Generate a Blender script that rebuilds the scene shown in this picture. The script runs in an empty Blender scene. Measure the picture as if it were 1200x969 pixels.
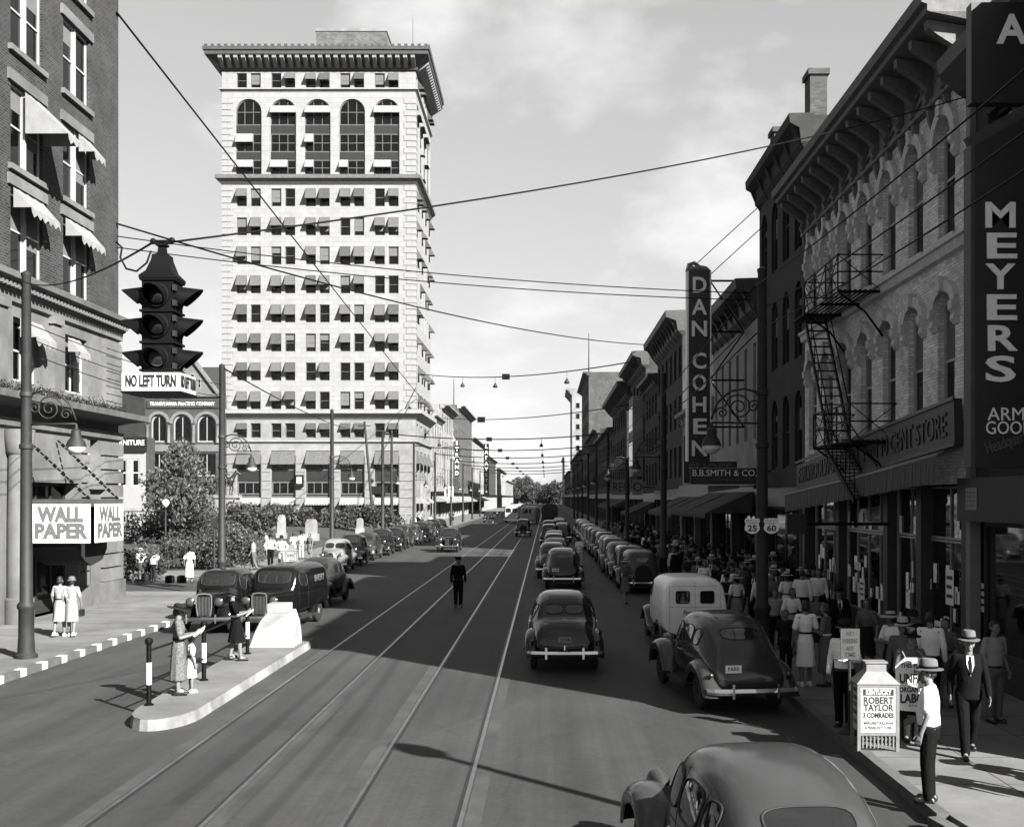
import bpy, bmesh, math, random
from mathutils import Vector, Matrix
from mathutils.bvhtree import BVHTree
R = math.radians
rnd = random.Random(7)
S = bpy.context.scene
C = S.collection

# ------------------------------------------------------------------ camera, sky, sun, exposure
F, U0, V0, HC = 1350.0, 640.0, 583.0, 4.0          # focal length and vanishing point in photo pixels, eye height
cd = bpy.data.cameras.new('camera'); cam = bpy.data.objects.new('camera', cd); C.objects.link(cam)
cam.location = (0, 0, HC); cam.rotation_euler = (R(90), 0, 0)
cd.sensor_width = 36; cd.lens = 36 * F / 1200
cd.shift_x = -(U0 - 600) / 1200; cd.shift_y = (V0 - 484.5) / 1200
cd.clip_end = 6000; cd.clip_start = .1
S.camera = cam
SUN_EL, SUN_AZ = 30.5, math.degrees(math.atan2(.68, -.73))   # azimuth clockwise from +Y
sun_dir = Vector((math.sin(R(SUN_AZ)) * math.cos(R(SUN_EL)), math.cos(R(SUN_AZ)) * math.cos(R(SUN_EL)), math.sin(R(SUN_EL))))
W = bpy.data.worlds.new('World'); S.world = W; W.use_nodes = True
wn, wl = W.node_tree.nodes, W.node_tree.links
wn.clear()
def wnode(t, **k):
    n = wn.new(t)
    for a, b in k.items(): setattr(n, a, b)
    return n
sky = wnode('ShaderNodeTexSky', sky_type='NISHITA', sun_disc=False, sun_elevation=R(SUN_EL), sun_rotation=R(SUN_AZ))
sky.air_density = 1.0; sky.dust_density = 1.0; sky.ozone_density = 1
bw = wnode('ShaderNodeRGBToBW'); wl.new(sky.outputs[0], bw.inputs[0])
tc = wnode('ShaderNodeTexCoord'); sep = wnode('ShaderNodeSeparateXYZ'); wl.new(tc.outputs['Generated'], sep.inputs[0])
mz = wnode('ShaderNodeMath', operation='MAXIMUM'); mz.inputs[1].default_value = 0; wl.new(sep.outputs[2], mz.inputs[0])
az = wnode('ShaderNodeMath', operation='ADD'); az.inputs[1].default_value = .34; wl.new(mz.outputs[0], az.inputs[0])
dv = wnode('ShaderNodeVectorMath', operation='DIVIDE'); wl.new(tc.outputs['Generated'], dv.inputs[0])
cb = wnode('ShaderNodeCombineXYZ')
for i in range(3): wl.new(az.outputs[0], cb.inputs[i])
wl.new(cb.outputs[0], dv.inputs[1])
mp = wnode('ShaderNodeMapping'); mp.inputs['Scale'].default_value = (1.5, 1.5, 1.2); mp.inputs['Location'].default_value = (16.7, 12.0, 10.6); wl.new(dv.outputs[0], mp.inputs[0])
nz = wnode('ShaderNodeTexNoise'); nz.inputs['Scale'].default_value = 2.1; nz.inputs['Detail'].default_value = 9; nz.inputs['Roughness'].default_value = .55; nz.inputs['Distortion'].default_value = .1
wl.new(mp.outputs[0], nz.inputs['Vector'])
cr = wnode('ShaderNodeValToRGB'); cr.color_ramp.elements[0].position = .49; cr.color_ramp.elements[1].position = .67
wl.new(nz.outputs[0], cr.inputs[0])
SKYP = wnode('ShaderNodeMath', operation='POWER'); SKYP.inputs[1].default_value = .5; wl.new(bw.outputs[0], SKYP.inputs[0])
SKYV = wnode('ShaderNodeMath', operation='MULTIPLY'); SKYV.inputs[1].default_value = 1.36; wl.new(SKYP.outputs[0], SKYV.inputs[0])
mx = wnode('ShaderNodeMix', data_type='FLOAT'); wl.new(cr.outputs[0], mx.inputs[0]); wl.new(SKYV.outputs[0], mx.inputs[2])
CLOUD = wnode('ShaderNodeMath', operation='MULTIPLY_ADD'); CLOUD.inputs[1].default_value = .12; CLOUD.inputs[2].default_value = 3.15; wl.new(bw.outputs[0], CLOUD.inputs[0]); wl.new(CLOUD.outputs[0], mx.inputs[3])
bg = wnode('ShaderNodeBackground'); bg.inputs[1].default_value = .05; wl.new(mx.outputs[0], bg.inputs[0])
wo = wnode('ShaderNodeOutputWorld'); wl.new(bg.outputs[0], wo.inputs[0])
sd = bpy.data.lights.new('sun', 'SUN'); sd.energy = 5; sd.angle = R(.53); sd.color = (1, .99, .98)
so = bpy.data.objects.new('sun', sd); C.objects.link(so)
so.rotation_euler = sun_dir.to_track_quat('Z', 'Y').to_euler(); so.location = sun_dir * 200
S.view_settings.view_transform = 'Standard'; S.view_settings.look = 'None'; S.view_settings.gamma = 1
S.view_settings.exposure = 2.45

# ------------------------------------------------------------------ helpers
def G(u, v, z=0.0):                       # photo pixel -> point on a level surface
    Y = (HC - z) * F / (v - V0); return Vector(((u - U0) / F * Y, Y, z))
def PX(u, Y): return (u - U0) / F * Y
def PZ(v, Y): return HC - (v - V0) / F * Y

MATS = {}
def mat(name, v, rough=.8, var=.25, scale=3.0, bump=0, bscale=40, metal=0, spec=.3, streak=0, coat=0, dirt=0):
    if name in MATS: return MATS[name]
    if not metal: v = v * (.385 + .3 * v)          # reflectances for this exposure
    m = bpy.data.materials.new(name); m.use_nodes = True; MATS[name] = m
    n, l = m.node_tree.nodes, m.node_tree.links
    b = n['Principled BSDF']; b.inputs['Roughness'].default_value = rough; b.inputs['Metallic'].default_value = metal
    b.inputs['Specular IOR Level'].default_value = spec
    if coat: b.inputs['Coat Weight'].default_value = coat; b.inputs['Coat Roughness'].default_value = .06
    b.inputs['Base Color'].default_value = (v, v, v, 1)
    t = n.new('ShaderNodeTexCoord')
    if var:
        x = n.new('ShaderNodeTexNoise'); x.inputs['Scale'].default_value = scale; x.inputs['Detail'].default_value = 7; x.inputs['Roughness'].default_value = .62
        src = t.outputs['Object']
        if streak:
            mpp = n.new('ShaderNodeMapping'); mpp.inputs['Scale'].default_value = (1, 1, streak); l.new(src, mpp.inputs[0]); src = mpp.outputs[0]
        l.new(src, x.inputs['Vector'])
        r = n.new('ShaderNodeMapRange'); r.inputs['From Min'].default_value = .28; r.inputs['From Max'].default_value = .72
        r.inputs['To Min'].default_value = v * (1 - var); r.inputs['To Max'].default_value = v * (1 + var)
        l.new(x.outputs[0], r.inputs[0]); out = r.outputs[0]
        if dirt:
            x2 = n.new('ShaderNodeTexNoise'); x2.inputs['Scale'].default_value = scale * .23; x2.inputs['Detail'].default_value = 5; l.new(t.outputs['Object'], x2.inputs['Vector'])
            r2 = n.new('ShaderNodeMapRange'); r2.inputs['From Min'].default_value = .35; r2.inputs['From Max'].default_value = .65; r2.inputs['To Min'].default_value = 1 - dirt; r2.inputs['To Max'].default_value = 1 + dirt * .3
            l.new(x2.outputs[0], r2.inputs[0])
            mu = n.new('ShaderNodeMath'); mu.operation = 'MULTIPLY'; l.new(out, mu.inputs[0]); l.new(r2.outputs[0], mu.inputs[1]); out = mu.outputs[0]
        l.new(out, b.inputs['Base Color'])
    if bump:
        y = n.new('ShaderNodeTexNoise'); y.inputs['Scale'].default_value = bscale; y.inputs['Detail'].default_value = 4; l.new(t.outputs['Object'], y.inputs['Vector'])
        bp = n.new('ShaderNodeBump'); bp.inputs['Strength'].default_value = bump; bp.inputs['Distance'].default_value = .02
        l.new(y.outputs[0], bp.inputs['Height']); l.new(bp.outputs[0], b.inputs['Normal'])
    return m
def brick(name, v, mortar, bw_=.22, bh=.075, rough=.9, axis='x', ms=.012, sp=(.75, 1.3), bump=.5, nv=(.7, 1.25)):
    """brick courses; the wall plane is found from the local face direction: x+y runs along either wall"""
    if name in MATS: return MATS[name]
    v *= .43; mortar *= .43
    m = bpy.data.materials.new(name); m.use_nodes = True; MATS[name] = m
    n, l = m.node_tree.nodes, m.node_tree.links; b = n['Principled BSDF']; b.inputs['Roughness'].default_value = rough; b.inputs['Specular IOR Level'].default_value = .2
    t = n.new('ShaderNodeTexCoord'); s = n.new('ShaderNodeSeparateXYZ'); l.new(t.outputs['Object'], s.inputs[0])
    ad = n.new('ShaderNodeMath'); ad.operation = 'ADD'; l.new(s.outputs[0], ad.inputs[0]); l.new(s.outputs[1], ad.inputs[1])
    c = n.new('ShaderNodeCombineXYZ'); l.new(ad.outputs[0], c.inputs[0]); l.new(s.outputs[2], c.inputs[1])
    k = n.new('ShaderNodeTexBrick'); k.inputs['Scale'].default_value = 1; k.inputs['Brick Width'].default_value = bw_; k.inputs['Row Height'].default_value = bh; k.inputs['Mortar Size'].default_value = ms
    k.inputs['Color1'].default_value = (v * sp[0],) * 3 + (1,); k.inputs['Color2'].default_value = (v * sp[1],) * 3 + (1,); k.inputs['Mortar'].default_value = (mortar,) * 3 + (1,)
    l.new(c.outputs[0], k.inputs['Vector'])
    x = n.new('ShaderNodeTexNoise'); x.inputs['Scale'].default_value = .9; x.inputs['Detail'].default_value = 8; l.new(t.outputs['Object'], x.inputs['Vector'])
    r = n.new('ShaderNodeMapRange'); r.inputs['From Min'].default_value = .3; r.inputs['From Max'].default_value = .7; r.inputs['To Min'].default_value = nv[0]; r.inputs['To Max'].default_value = nv[1]; l.new(x.outputs[0], r.inputs[0])
    mm = n.new('ShaderNodeMix'); mm.data_type = 'RGBA'; mm.blend_type = 'MULTIPLY'; mm.inputs[0].default_value = 1; l.new(k.outputs[0], mm.inputs[6]); l.new(r.outputs[0], mm.inputs[7]); l.new(mm.outputs[2], b.inputs['Base Color'])
    bp = n.new('ShaderNodeBump'); bp.inputs['Strength'].default_value = bump; bp.inputs['Distance'].default_value = .015; bp.invert = True; l.new(k.outputs[1], bp.inputs['Height']); l.new(bp.outputs[0], b.inputs['Normal'])
    return m

class MB:
    def __init__(s): s.v = []; s.f = []; s.m = []
    def add(s, vs, fs, mi=0):
        o = len(s.v); s.v += [tuple(p) for p in vs]; s.f += [tuple(i + o for i in f) for f in fs]; s.m += [mi] * len(fs); return s
    def box(s, x0, x1, y0, y1, z0, z1, mi=0):
        if x0 > x1: x0, x1 = x1, x0
        if y0 > y1: y0, y1 = y1, y0
        if z0 > z1: z0, z1 = z1, z0
        return s.add([(x0,y0,z0),(x1,y0,z0),(x1,y1,z0),(x0,y1,z0),(x0,y0,z1),(x1,y0,z1),(x1,y1,z1),(x0,y1,z1)],
                     [(0,3,2,1),(4,5,6,7),(0,1,5,4),(1,2,6,5),(2,3,7,6),(3,0,4,7)], mi)
    def cyl(s, a, b, r0, r1=None, n=10, cap=True, mi=0):
        r1 = r0 if r1 is None else r1; a = Vector(a); b = Vector(b); d = (b - a).normalized()
        x = d.orthogonal().normalized(); y = d.cross(x)
        vs = []
        for p, r in ((a, r0), (b, r1)):
            for i in range(n):
                t = 2 * math.pi * i / n; vs.append(p + x * (r * math.cos(t)) + y * (r * math.sin(t)))
        fs = [(i, (i + 1) % n, n + (i + 1) % n, n + i) for i in range(n)]
        if cap: fs += [tuple(range(n - 1, -1, -1)), tuple(range(n, 2 * n))]
        return s.add(vs, fs, mi)
    def bar(s, a, b, w, h=None, mi=0):
        """square-section bar"""
        h = h or w; a = Vector(a); b = Vector(b); d = (b - a).normalized()
        up = Vector((0, 0, 1)) if abs(d.z) < .95 else Vector((0, 1, 0))
        x = d.cross(up).normalized() * (w / 2); y = x.cross(d).normalized() * (h / 2)
        vs = [a - x - y, a + x - y, a + x + y, a - x + y, b - x - y, b + x - y, b + x + y, b - x + y]
        return s.add(vs, [(0,1,2,3),(7,6,5,4),(0,4,5,1),(1,5,6,2),(2,6,7,3),(3,7,4,0)], mi)
    def tube(s, pts, r, n=6, mi=0):
        pts = [Vector(p) for p in pts]; k = len(pts); vs = []; up = None
        for i, p in enumerate(pts):
            d = (pts[min(i + 1, k - 1)] - pts[max(i - 1, 0)]).normalized()
            if up is None: up = d.orthogonal().normalized()
            x = (up - d * up.dot(d)).normalized(); up = x; y = d.cross(x)
            rr = r[i] if isinstance(r, (list, tuple)) else r
            for j in range(n):
                t = 2 * math.pi * j / n; vs.append(p + x * (rr * math.cos(t)) + y * (rr * math.sin(t)))
        fs = [(i * n + j, i * n + (j + 1) % n, (i + 1) * n + (j + 1) % n, (i + 1) * n + j) for i in range(k - 1) for j in range(n)]
        fs += [tuple(range(n - 1, -1, -1)), tuple(range((k - 1) * n, k * n))]
        return s.add(vs, fs, mi)
    def lathe(s, prof, c=(0, 0, 0), axis='z', n=16, mi=0, sx=1, sy=1):
        c = Vector(c); vs = []
        for r, h in prof:
            for i in range(n):
                t = 2 * math.pi * i / n; a, b = r * math.cos(t) * sx, r * math.sin(t) * sy
                vs.append(c + (Vector((a, b, h)) if axis == 'z' else Vector((h, a, b)) if axis == 'x' else Vector((b, h, a))))
        k = len(prof); fs = [(i * n + j, i * n + (j + 1) % n, (i + 1) * n + (j + 1) % n, (i + 1) * n + j) for i in range(k - 1) for j in range(n)]
        fs += [tuple(range(n - 1, -1, -1)), tuple(range((k - 1) * n, k * n))]
        return s.add(vs, fs, mi)
    def prism(s, poly, a, b, plane='xz', mi=0):
        """polygon in a plane, extruded along the third axis from a to b"""
        def q(p, t): return (p[0], t, p[1]) if plane == 'xz' else (t, p[0], p[1]) if plane == 'yz' else (p[0], p[1], t)
        n = len(poly); vs = [q(p, a) for p in poly] + [q(p, b) for p in poly]
        return s.add(vs, [tuple(range(n)), tuple(range(2 * n - 1, n - 1, -1))] + [(i, n + i, n + (i + 1) % n, (i + 1) % n) for i in range(n)], mi)
    def sphere(s, c, r, n=10, k=6, mi=0):
        if not isinstance(r, (tuple, list)): r = (r, r, r)
        c = Vector(c); vs = [c + Vector((0, 0, -r[2]))]
        for i in range(1, k):
            p = math.pi * i / k - math.pi / 2
            for j in range(n):
                t = 2 * math.pi * j / n; vs.append(c + Vector((r[0] * math.cos(p) * math.cos(t), r[1] * math.cos(p) * math.sin(t), r[2] * math.sin(p))))
        vs.append(c + Vector((0, 0, r[2])))
        fs = [(0, 1 + (j + 1) % n, 1 + j) for j in range(n)]
        for i in range(k - 2):
            fs += [(1 + i * n + j, 1 + i * n + (j + 1) % n, 1 + (i + 1) * n + (j + 1) % n, 1 + (i + 1) * n + j) for j in range(n)]
        t = len(vs) - 1; o = 1 + (k - 2) * n; fs += [(o + j, o + (j + 1) % n, t) for j in range(n)]
        return s.add(vs, fs, mi)
    def capsule(s, a, b, ra, rb, n=10):
        a = Vector(a); b = Vector(b); s.sphere(a, ra, n, 6); s.sphere(b, rb, n, 6)
        if (b - a).length > 1e-4: s.cyl(a, b, ra, rb, n)
        return s
    def mesh(s, name, mats, smooth=False, fix=True):
        me = bpy.data.meshes.new(name); me.from_pydata(s.v, [], s.f)
        for m in (mats if isinstance(mats, (list, tuple)) else [mats]): me.materials.append(m)
        if any(s.m): me.polygons.foreach_set('material_index', s.m)
        if fix:
            bm = bmesh.new(); bm.from_mesh(me); bmesh.ops.recalc_face_normals(bm, faces=bm.faces); bm.to_mesh(me); bm.free()
        if smooth:
            me.polygons.foreach_set('use_smooth', [True] * len(me.polygons))
            if smooth is not True: me.set_sharp_from_angle(angle=R(smooth))
        me.update(); return me
    def build(s, name, mats, parent=None, smooth=False, fix=True, **k):
        return obj(name, s.mesh(name, mats, smooth, fix), parent, **k)
def obj(name, me, parent=None, loc=None, rz=None, **k):
    o = bpy.data.objects.new(name, me); C.objects.link(o); o.parent = parent
    if loc is not None: o.location = loc
    if rz is not None: o.rotation_euler = (0, 0, rz)
    if k: tag(o, **k)
    return o
def tag(o, label=None, cat=None, group=None, kind=None):
    if label: o['label'] = label
    if cat: o['category'] = cat
    if group: o['group'] = group
    if kind: o['kind'] = kind
    return o
def thing(name, label, cat, loc=(0, 0, 0), rz=0, group=None):
    o = bpy.data.objects.new(name, None); C.objects.link(o); o.location = loc; o.rotation_euler = (0, 0, rz); o.empty_display_size = .2
    return tag(o, label, cat, group)
def copy_tree(o, parent=None, skip=()):
    c = o.copy(); C.objects.link(c); c.parent = parent
    for ch in o.children:
        if ch.name.split('.')[0] not in skip: copy_tree(ch, c, skip)
    return c
BS = bpy.data.scenes.new('bake')
def bake(me, mods, mats=None, smooth=True):
    """run modifiers on a mesh and keep the result"""
    o = bpy.data.objects.new('b', me); BS.collection.objects.link(o)
    for t, kw in mods:
        md = o.modifiers.new(t, t)
        for a, b in kw.items(): setattr(md, a, b)
    vl = BS.view_layers[0]; vl.update()
    r = bpy.data.meshes.new_from_object(o.evaluated_get(vl.depsgraph), depsgraph=vl.depsgraph)
    bpy.data.objects.remove(o); bpy.data.meshes.remove(me)
    if mats is not None:
        r.materials.clear()
        for m in (mats if isinstance(mats, (list, tuple)) else [mats]): r.materials.append(m)
    r.polygons.foreach_set('use_smooth', [bool(smooth)] * len(r.polygons)); r.update(); return r
def text(name, s, size, m, parent, loc, rot=(R(90), 0, 0), width=None, bold=0.0, ext=.006, align='CENTER', spacing=1.0, shear=0):
    cu = bpy.data.curves.new(name, 'FONT'); cu.body = s; cu.size = size; cu.align_x = align; cu.align_y = 'CENTER'; cu.extrude = ext; cu.offset = bold; cu.space_character = spacing; cu.shear = shear; cu.resolution_u = 3
    o = bpy.data.objects.new('t', cu); BS.collection.objects.link(o); vl = BS.view_layers[0]; vl.update()
    me = bpy.data.meshes.new_from_object(o.evaluated_get(vl.depsgraph), depsgraph=vl.depsgraph)
    bpy.data.objects.remove(o); bpy.data.curves.remove(cu)
    if width and len(me.vertices):
        xs = [v.co.x for v in me.vertices]; w = max(xs) - min(xs); k = width / w
        for v in me.vertices: v.co.x *= k
    me.materials.clear(); me.materials.append(m)
    t = obj(name, me, parent); t.location = loc; t.rotation_euler = rot; return t

# ------------------------------------------------------------------ materials (a black and white world: greys only)
white = mat('white_paint', .9, .6, .08, 4)
offwhite = mat('cream_paint', .5, .6, .12, 4, dirt=.2)
black = mat('black_iron', .004, .6, .2, 6, spec=.1)
iron = mat('pole_iron', .028, .65, .3, 5, spec=.25)
darkwood = mat('dark_trim', .03, .7, .3, 4)
stone = mat('limestone', .19, .85, .18, 2.2, bump=.25, bscale=25, dirt=.35)
stone_grey = mat('grey_stone', .15, .9, .25, 2.0, bump=.3, bscale=20, dirt=.35)
terracotta = brick('white_terracotta', .35, .22, 1.5, .68, .6, ms=.02, sp=(.95, 1.05), bump=.3, nv=(.9, 1.07))
tower_dark = mat('tower_spandrel', .022, .5, .3, 3)
canvas = mat('awning_canvas', .27, .9, .16, 3, bump=.2, bscale=60)
canvas_dark = mat('dark_awning_canvas', .07, .9, .3, 3, bump=.2, bscale=60)
chrome = mat('chrome', .75, .16, 0, metal=1)
rubber = mat('tyre_rubber', .02, .85, .2, 10)
glass = mat('window_glass', .006, .05, 0, spec=.22)
carglass = mat('car_glass', .02, .04, 0, spec=.7)
blind = mat('window_blind', .16, .9, .15, 6)
sign_black = mat('sign_enamel', .012, .35, .2, 3, spec=.4)
letter_white = mat('letter_white', .85, .5, .1, 8)
letter_dark = mat('letter_dark', .02, .6, .2, 8)
letter_grey = mat('letter_grey', .14, .6, .15, 8)
skin_m = mat('skin', .21, .6, .08, 9)
hair_m = mat('dark_hair', .02, .6, .3, 30)
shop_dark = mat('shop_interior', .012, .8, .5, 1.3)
# ------------------------------------------------------------------ ground, roads, pavements
def road_material():
    m = bpy.data.materials.new('asphalt'); m.use_nodes = True; n, l = m.node_tree.nodes, m.node_tree.links; b = n['Principled BSDF']
    b.inputs['Roughness'].default_value = .78; b.inputs['Specular IOR Level'].default_value = .25
    t = n.new('ShaderNodeTexCoord')
    def noise(sc, vec, det=6, ro=.6):
        mp_ = n.new('ShaderNodeMapping'); mp_.inputs['Scale'].default_value = vec; l.new(t.outputs['Object'], mp_.inputs[0])
        x = n.new('ShaderNodeTexNoise'); x.inputs['Scale'].default_value = sc; x.inputs['Detail'].default_value = det; x.inputs['Roughness'].default_value = ro; l.new(mp_.outputs[0], x.inputs['Vector']); return x.outputs[0]
    def rng(s, a, b_, c, d):
        r = n.new('ShaderNodeMapRange'); r.inputs[1].default_value = a; r.inputs[2].default_value = b_; r.inputs[3].default_value = c; r.inputs[4].default_value = d; l.new(s, r.inputs[0]); return r.outputs[0]
    def mul(a, b_):
        q = n.new('ShaderNodeMath'); q.operation = 'MULTIPLY'; l.new(a, q.inputs[0]); l.new(b_, q.inputs[1]); return q.outputs[0]
    v = rng(noise(.5, (1, .12, 1)), .3, .7, .0205, .0305)          # wear drawn out along the traffic
    v = mul(v, rng(noise(1.7, (1.6, .05, 1), 4), .3, .7, .82, 1.15))
    v = mul(v, rng(noise(.35, (1, 1, 1)), .35, .7, .82, 1.12))
    v = mul(v, rng(noise(60, (1, 1, 1), 3), .3, .7, .75, 1.25))
    v = mul(v, rng(noise(7, (1, 1, 1), 6, .7), .3, .7, .86, 1.14))
    v = mul(v, rng(noise(2.2, (1, 1, 1), 3), .68, .74, 1.0, .8))                # oil spots
    v = mul(v, rng(noise(3.1, (1, 1, 1), 4), .70, .73, 1.0, 1.35))              # scuffs
    sx = n.new('ShaderNodeSeparateXYZ'); l.new(t.outputs['Object'], sx.inputs[0])
    for lane, wd, lo in ((.45, .55, .80), (-8.6, .6, .84), (2.0, .35, .9)):      # oil drips along the lanes
        a_ = n.new('ShaderNodeMath'); a_.operation = 'SUBTRACT'; a_.inputs[1].default_value = lane; l.new(sx.outputs[0], a_.inputs[0])
        jj = n.new('ShaderNodeMath'); jj.operation = 'ADD'; l.new(a_.outputs[0], jj.inputs[0]); l.new(rng(noise(.5, (.3, 1, 1), 4), .3, .7, -.4, .4), jj.inputs[1])
        c_ = n.new('ShaderNodeMath'); c_.operation = 'ABSOLUTE'; l.new(jj.outputs[0], c_.inputs[0]); v = mul(v, rng(c_.outputs[0], 0, wd, lo, 1))
    pt = n.new('ShaderNodeTexVoronoi'); pt.inputs['Scale'].default_value = .22; mq = n.new('ShaderNodeMapping'); mq.inputs['Scale'].default_value = (1.4, .6, 1); l.new(t.outputs['Object'], mq.inputs[0]); l.new(mq.outputs[0], pt.inputs['Vector'])
    sc = n.new('ShaderNodeSeparateColor'); l.new(pt.outputs['Color'], sc.inputs[0]); v = mul(v, rng(sc.outputs[0], .0, 1.0, .9, 1.08))   # patched areas
    kb = n.new('ShaderNodeTexBrick'); kb.inputs['Scale'].default_value = 1; kb.inputs['Brick Width'].default_value = .26; kb.inputs['Row Height'].default_value = .125; kb.inputs['Mortar Size'].default_value = .012
    kb.inputs['Color1'].default_value = (.96, .96, .96, 1); kb.inputs['Color2'].default_value = (1.05, 1.05, 1.05, 1); kb.inputs['Mortar'].default_value = (.86, .86, .86, 1); l.new(t.outputs['Object'], kb.inputs['Vector'])
    v = mul(v, kb.outputs[0])
    # cracks and tar seams
    k = n.new('ShaderNodeTexVoronoi'); k.feature = 'DISTANCE_TO_EDGE'; k.inputs['Scale'].default_value = .16
    mp_ = n.new('ShaderNodeMapping'); l.new(t.outputs['Object'], mp_.inputs[0])
    wv = n.new('ShaderNodeTexNoise'); wv.inputs['Scale'].default_value = .8; wv.inputs['Detail'].default_value = 4; l.new(t.outputs['Object'], wv.inputs['Vector'])
    av = n.new('ShaderNodeVectorMath'); av.operation = 'ADD'; l.new(mp_.outputs[0], av.inputs[0]); l.new(wv.outputs[1], av.inputs[1]); l.new(av.outputs[0], k.inputs['Vector'])
    v = mul(v, rng(k.outputs[0], .0, .006, .84, 1.0))
    l.new(v, b.inputs['Base Color'])
    bp = n.new('ShaderNodeBump'); bp.inputs['Strength'].default_value = .35; bp.inputs['Distance'].default_value = .01; l.new(noise(90, (1, 1, 1), 3), bp.inputs['Height']); l.new(bp.outputs[0], b.inputs['Normal'])
    return m
asphalt = road_material()
pave_m = mat('pavement_concrete', .2, .9, .2, 1.6, bump=.25, bscale=60, dirt=.3)
pave_dark = mat('kerb_granite', .12, .9, .25, 3, bump=.3, bscale=30)
setts = brick('paving_setts', .1, .06, .24, .11, .85, ms=.014)
grass_m = mat('lawn_turf', .055, .95, .45, 5, bump=.6, bscale=70)
steel = mat('rail_steel', .26, .36, .3, 3, metal=1)

def sheet(name, x0, x1, y0, y1, z, m, parent=None, kind='structure'):
    mb = MB(); mb.add([(x0, y0, z), (x1, y0, z), (x1, y1, z), (x0, y1, z)], [(0, 1, 2, 3)])
    o = mb.build(name, m, parent, fix=False)
    if not parent: o['kind'] = kind
    return o
sheet('ground', -2500, 2500, -400, 4500, -.06, mat('far_ground', .1, .95, .3, .05))
KR, KL, KP = 4.75, -11.7, -12.7             # kerb lines: right, left corner block, left along the park
road = sheet('road', KP, KR, -40, 900, 0, asphalt)
cross_road = sheet('cross_road', -150, KP - .002, 47.4, 55.9, -.002, asphalt)
side_road = sheet('side_road', KR + .002, 150, -6, 11.5, -.002, asphalt)
for tx in (-1.78, -4.92):                   # two tram tracks
    for s in (-1, 1):
        x = tx + s * .72
        MB().box(x - .028, x + .028, -30, 900, -.05, .006).build('rail', steel, road)
        MB().box(x - s * .029 - s * .05, x - s * .030, -30, 900, -.05, .003).build('rail_groove', letter_dark, road)
    for x0, x1 in ((tx - .98, tx - .77), (tx + .77, tx + .98)):
        sheet('track_margin', x0, x1, -30, 900, .004, mat('track_concrete', .07, .85, .25, 2, dirt=.3), road)

def slab(name, poly, z0, z1, m):
    mb = MB(); mb.prism(poly, z0, z1, 'xy'); o = mb.build(name, m); o['kind'] = 'structure'; return o
def arc(cx, cy, r, a0, a1, n=8): return [(cx + r * math.cos(R(a0 + (a1 - a0) * i / n)), cy + r * math.sin(R(a0 + (a1 - a0) * i / n))) for i in range(n + 1)]
KW = .16                                     # kerb width
pav_left = slab('pavement_left', [(-60, -40), (KL - KW, -40)] + arc(KL - KW - 3, 44.2, 3, 0, 90) + [(-60, 47.2)], -.2, .15, pave_m)
pav_right = slab('pavement_right', [(60, 700), (KR + KW, 700)] + arc(KR + KW + 2, 13.9, 2, 180, 270) + [(60, 11.9)], -.2, .15, pave_m)
pav_park = slab('pavement_park', [(-150, 56.06)] + arc(KP - KW - 2.5, 58.56, 2.5, 270, 360) + [(KP - KW, 900), (-150, 900)], -.2, .15, pave_m)
white_kerb = mat('white_kerb_paint', .62, .8, .15, 9)
def kerb_line(pav, pts, L, flip=1, white_at=None, zt=.165):
    """row of kerb stones along a polyline, each its own stone"""
    for (a, b) in zip(pts, pts[1:]):
        a = Vector((a[0], a[1], 0)); b = Vector((b[0], b[1], 0)); d = b - a; n = max(1, round(d.length / L)); u = d / n
        side = Vector((-d.y, d.x, 0)).normalized() * KW * flip
        for i in range(n):
            g = u.normalized() * .006
            p, q = a + u * i + g, a + u * (i + 1) - g
            w = white_at and white_at(i)
            zz = zt + (rnd.random() - .5) * .008
            mb = MB(); mb.prism([(p.x, p.y), (q.x, q.y), (q.x + side.x, q.y + side.y), (p.x + side.x, p.y + side.y)], -.15, zz, 'xy')
            if w:
                e = (q - p).normalized() * .30; q2 = p + e
                mb2 = MB(); o2 = side * -.02; s2 = side * 1.01
                mb2.prism([(p.x + o2.x, p.y + o2.y), (q2.x + o2.x, q2.y + o2.y), (q2.x + s2.x, q2.y + s2.y), (p.x + s2.x, p.y + s2.y)], -.0, zz + .004, 'xy')
                k = mb.build('kerb_stone', pave_dark, pav); pt = mb2.build('white_paint', white_kerb, k)
            else: mb.build('kerb_stone', pave_dark, pav)
kerb_line(pav_left, [(KL, 18), (KL, 44.2)], 1.1, 1, lambda i: True)
mb = MB(); mb.box(KL - KW, KL, -40, 17.99, -.15, .165); mb.build('kerb', pave_dark, pav_left)
a1, a2 = arc(KL - KW - 3, 44.2, 3.16, 0, 90, 6), arc(KL - KW - 3, 44.2, 3.0, 0, 90, 6)
kerb_line(pav_left, a1, 2, 1)
mb = MB(); mb.box(-60, KL - KW - 3, 47.2, 47.36, -.15, .165); mb.build('kerb', pave_dark, pav_left)
kerb_line(pav_right, [(KR, 14), (KR, 60)], 1.5, -1)
kerb_line(pav_right, arc(KR + KW + 2, 13.9, 2.16, 180, 270, 5), 2, -1)
mb = MB(); mb.box(KR, KR + KW, 60.01, 700, -.15, .165); mb.build('kerb', pave_dark, pav_right)
mb = MB(); mb.box(KR + KW + 2, 60, 11.74, 11.9, -.15, .165); mb.build('kerb', pave_dark, pav_right)
kerb_line(pav_park, arc(KP - KW - 2.5, 58.56, 2.66, 270, 360, 5), 2, 1)
kerb_line(pav_park, [(-40, 55.9), (KP - KW - 2.5, 55.9)], 1.6, 1)
mb = MB(); mb.box(KP - KW, KP, 58.57, 900, -.15, .165); mb.build('kerb', pave_dark, pav_park)
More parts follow.
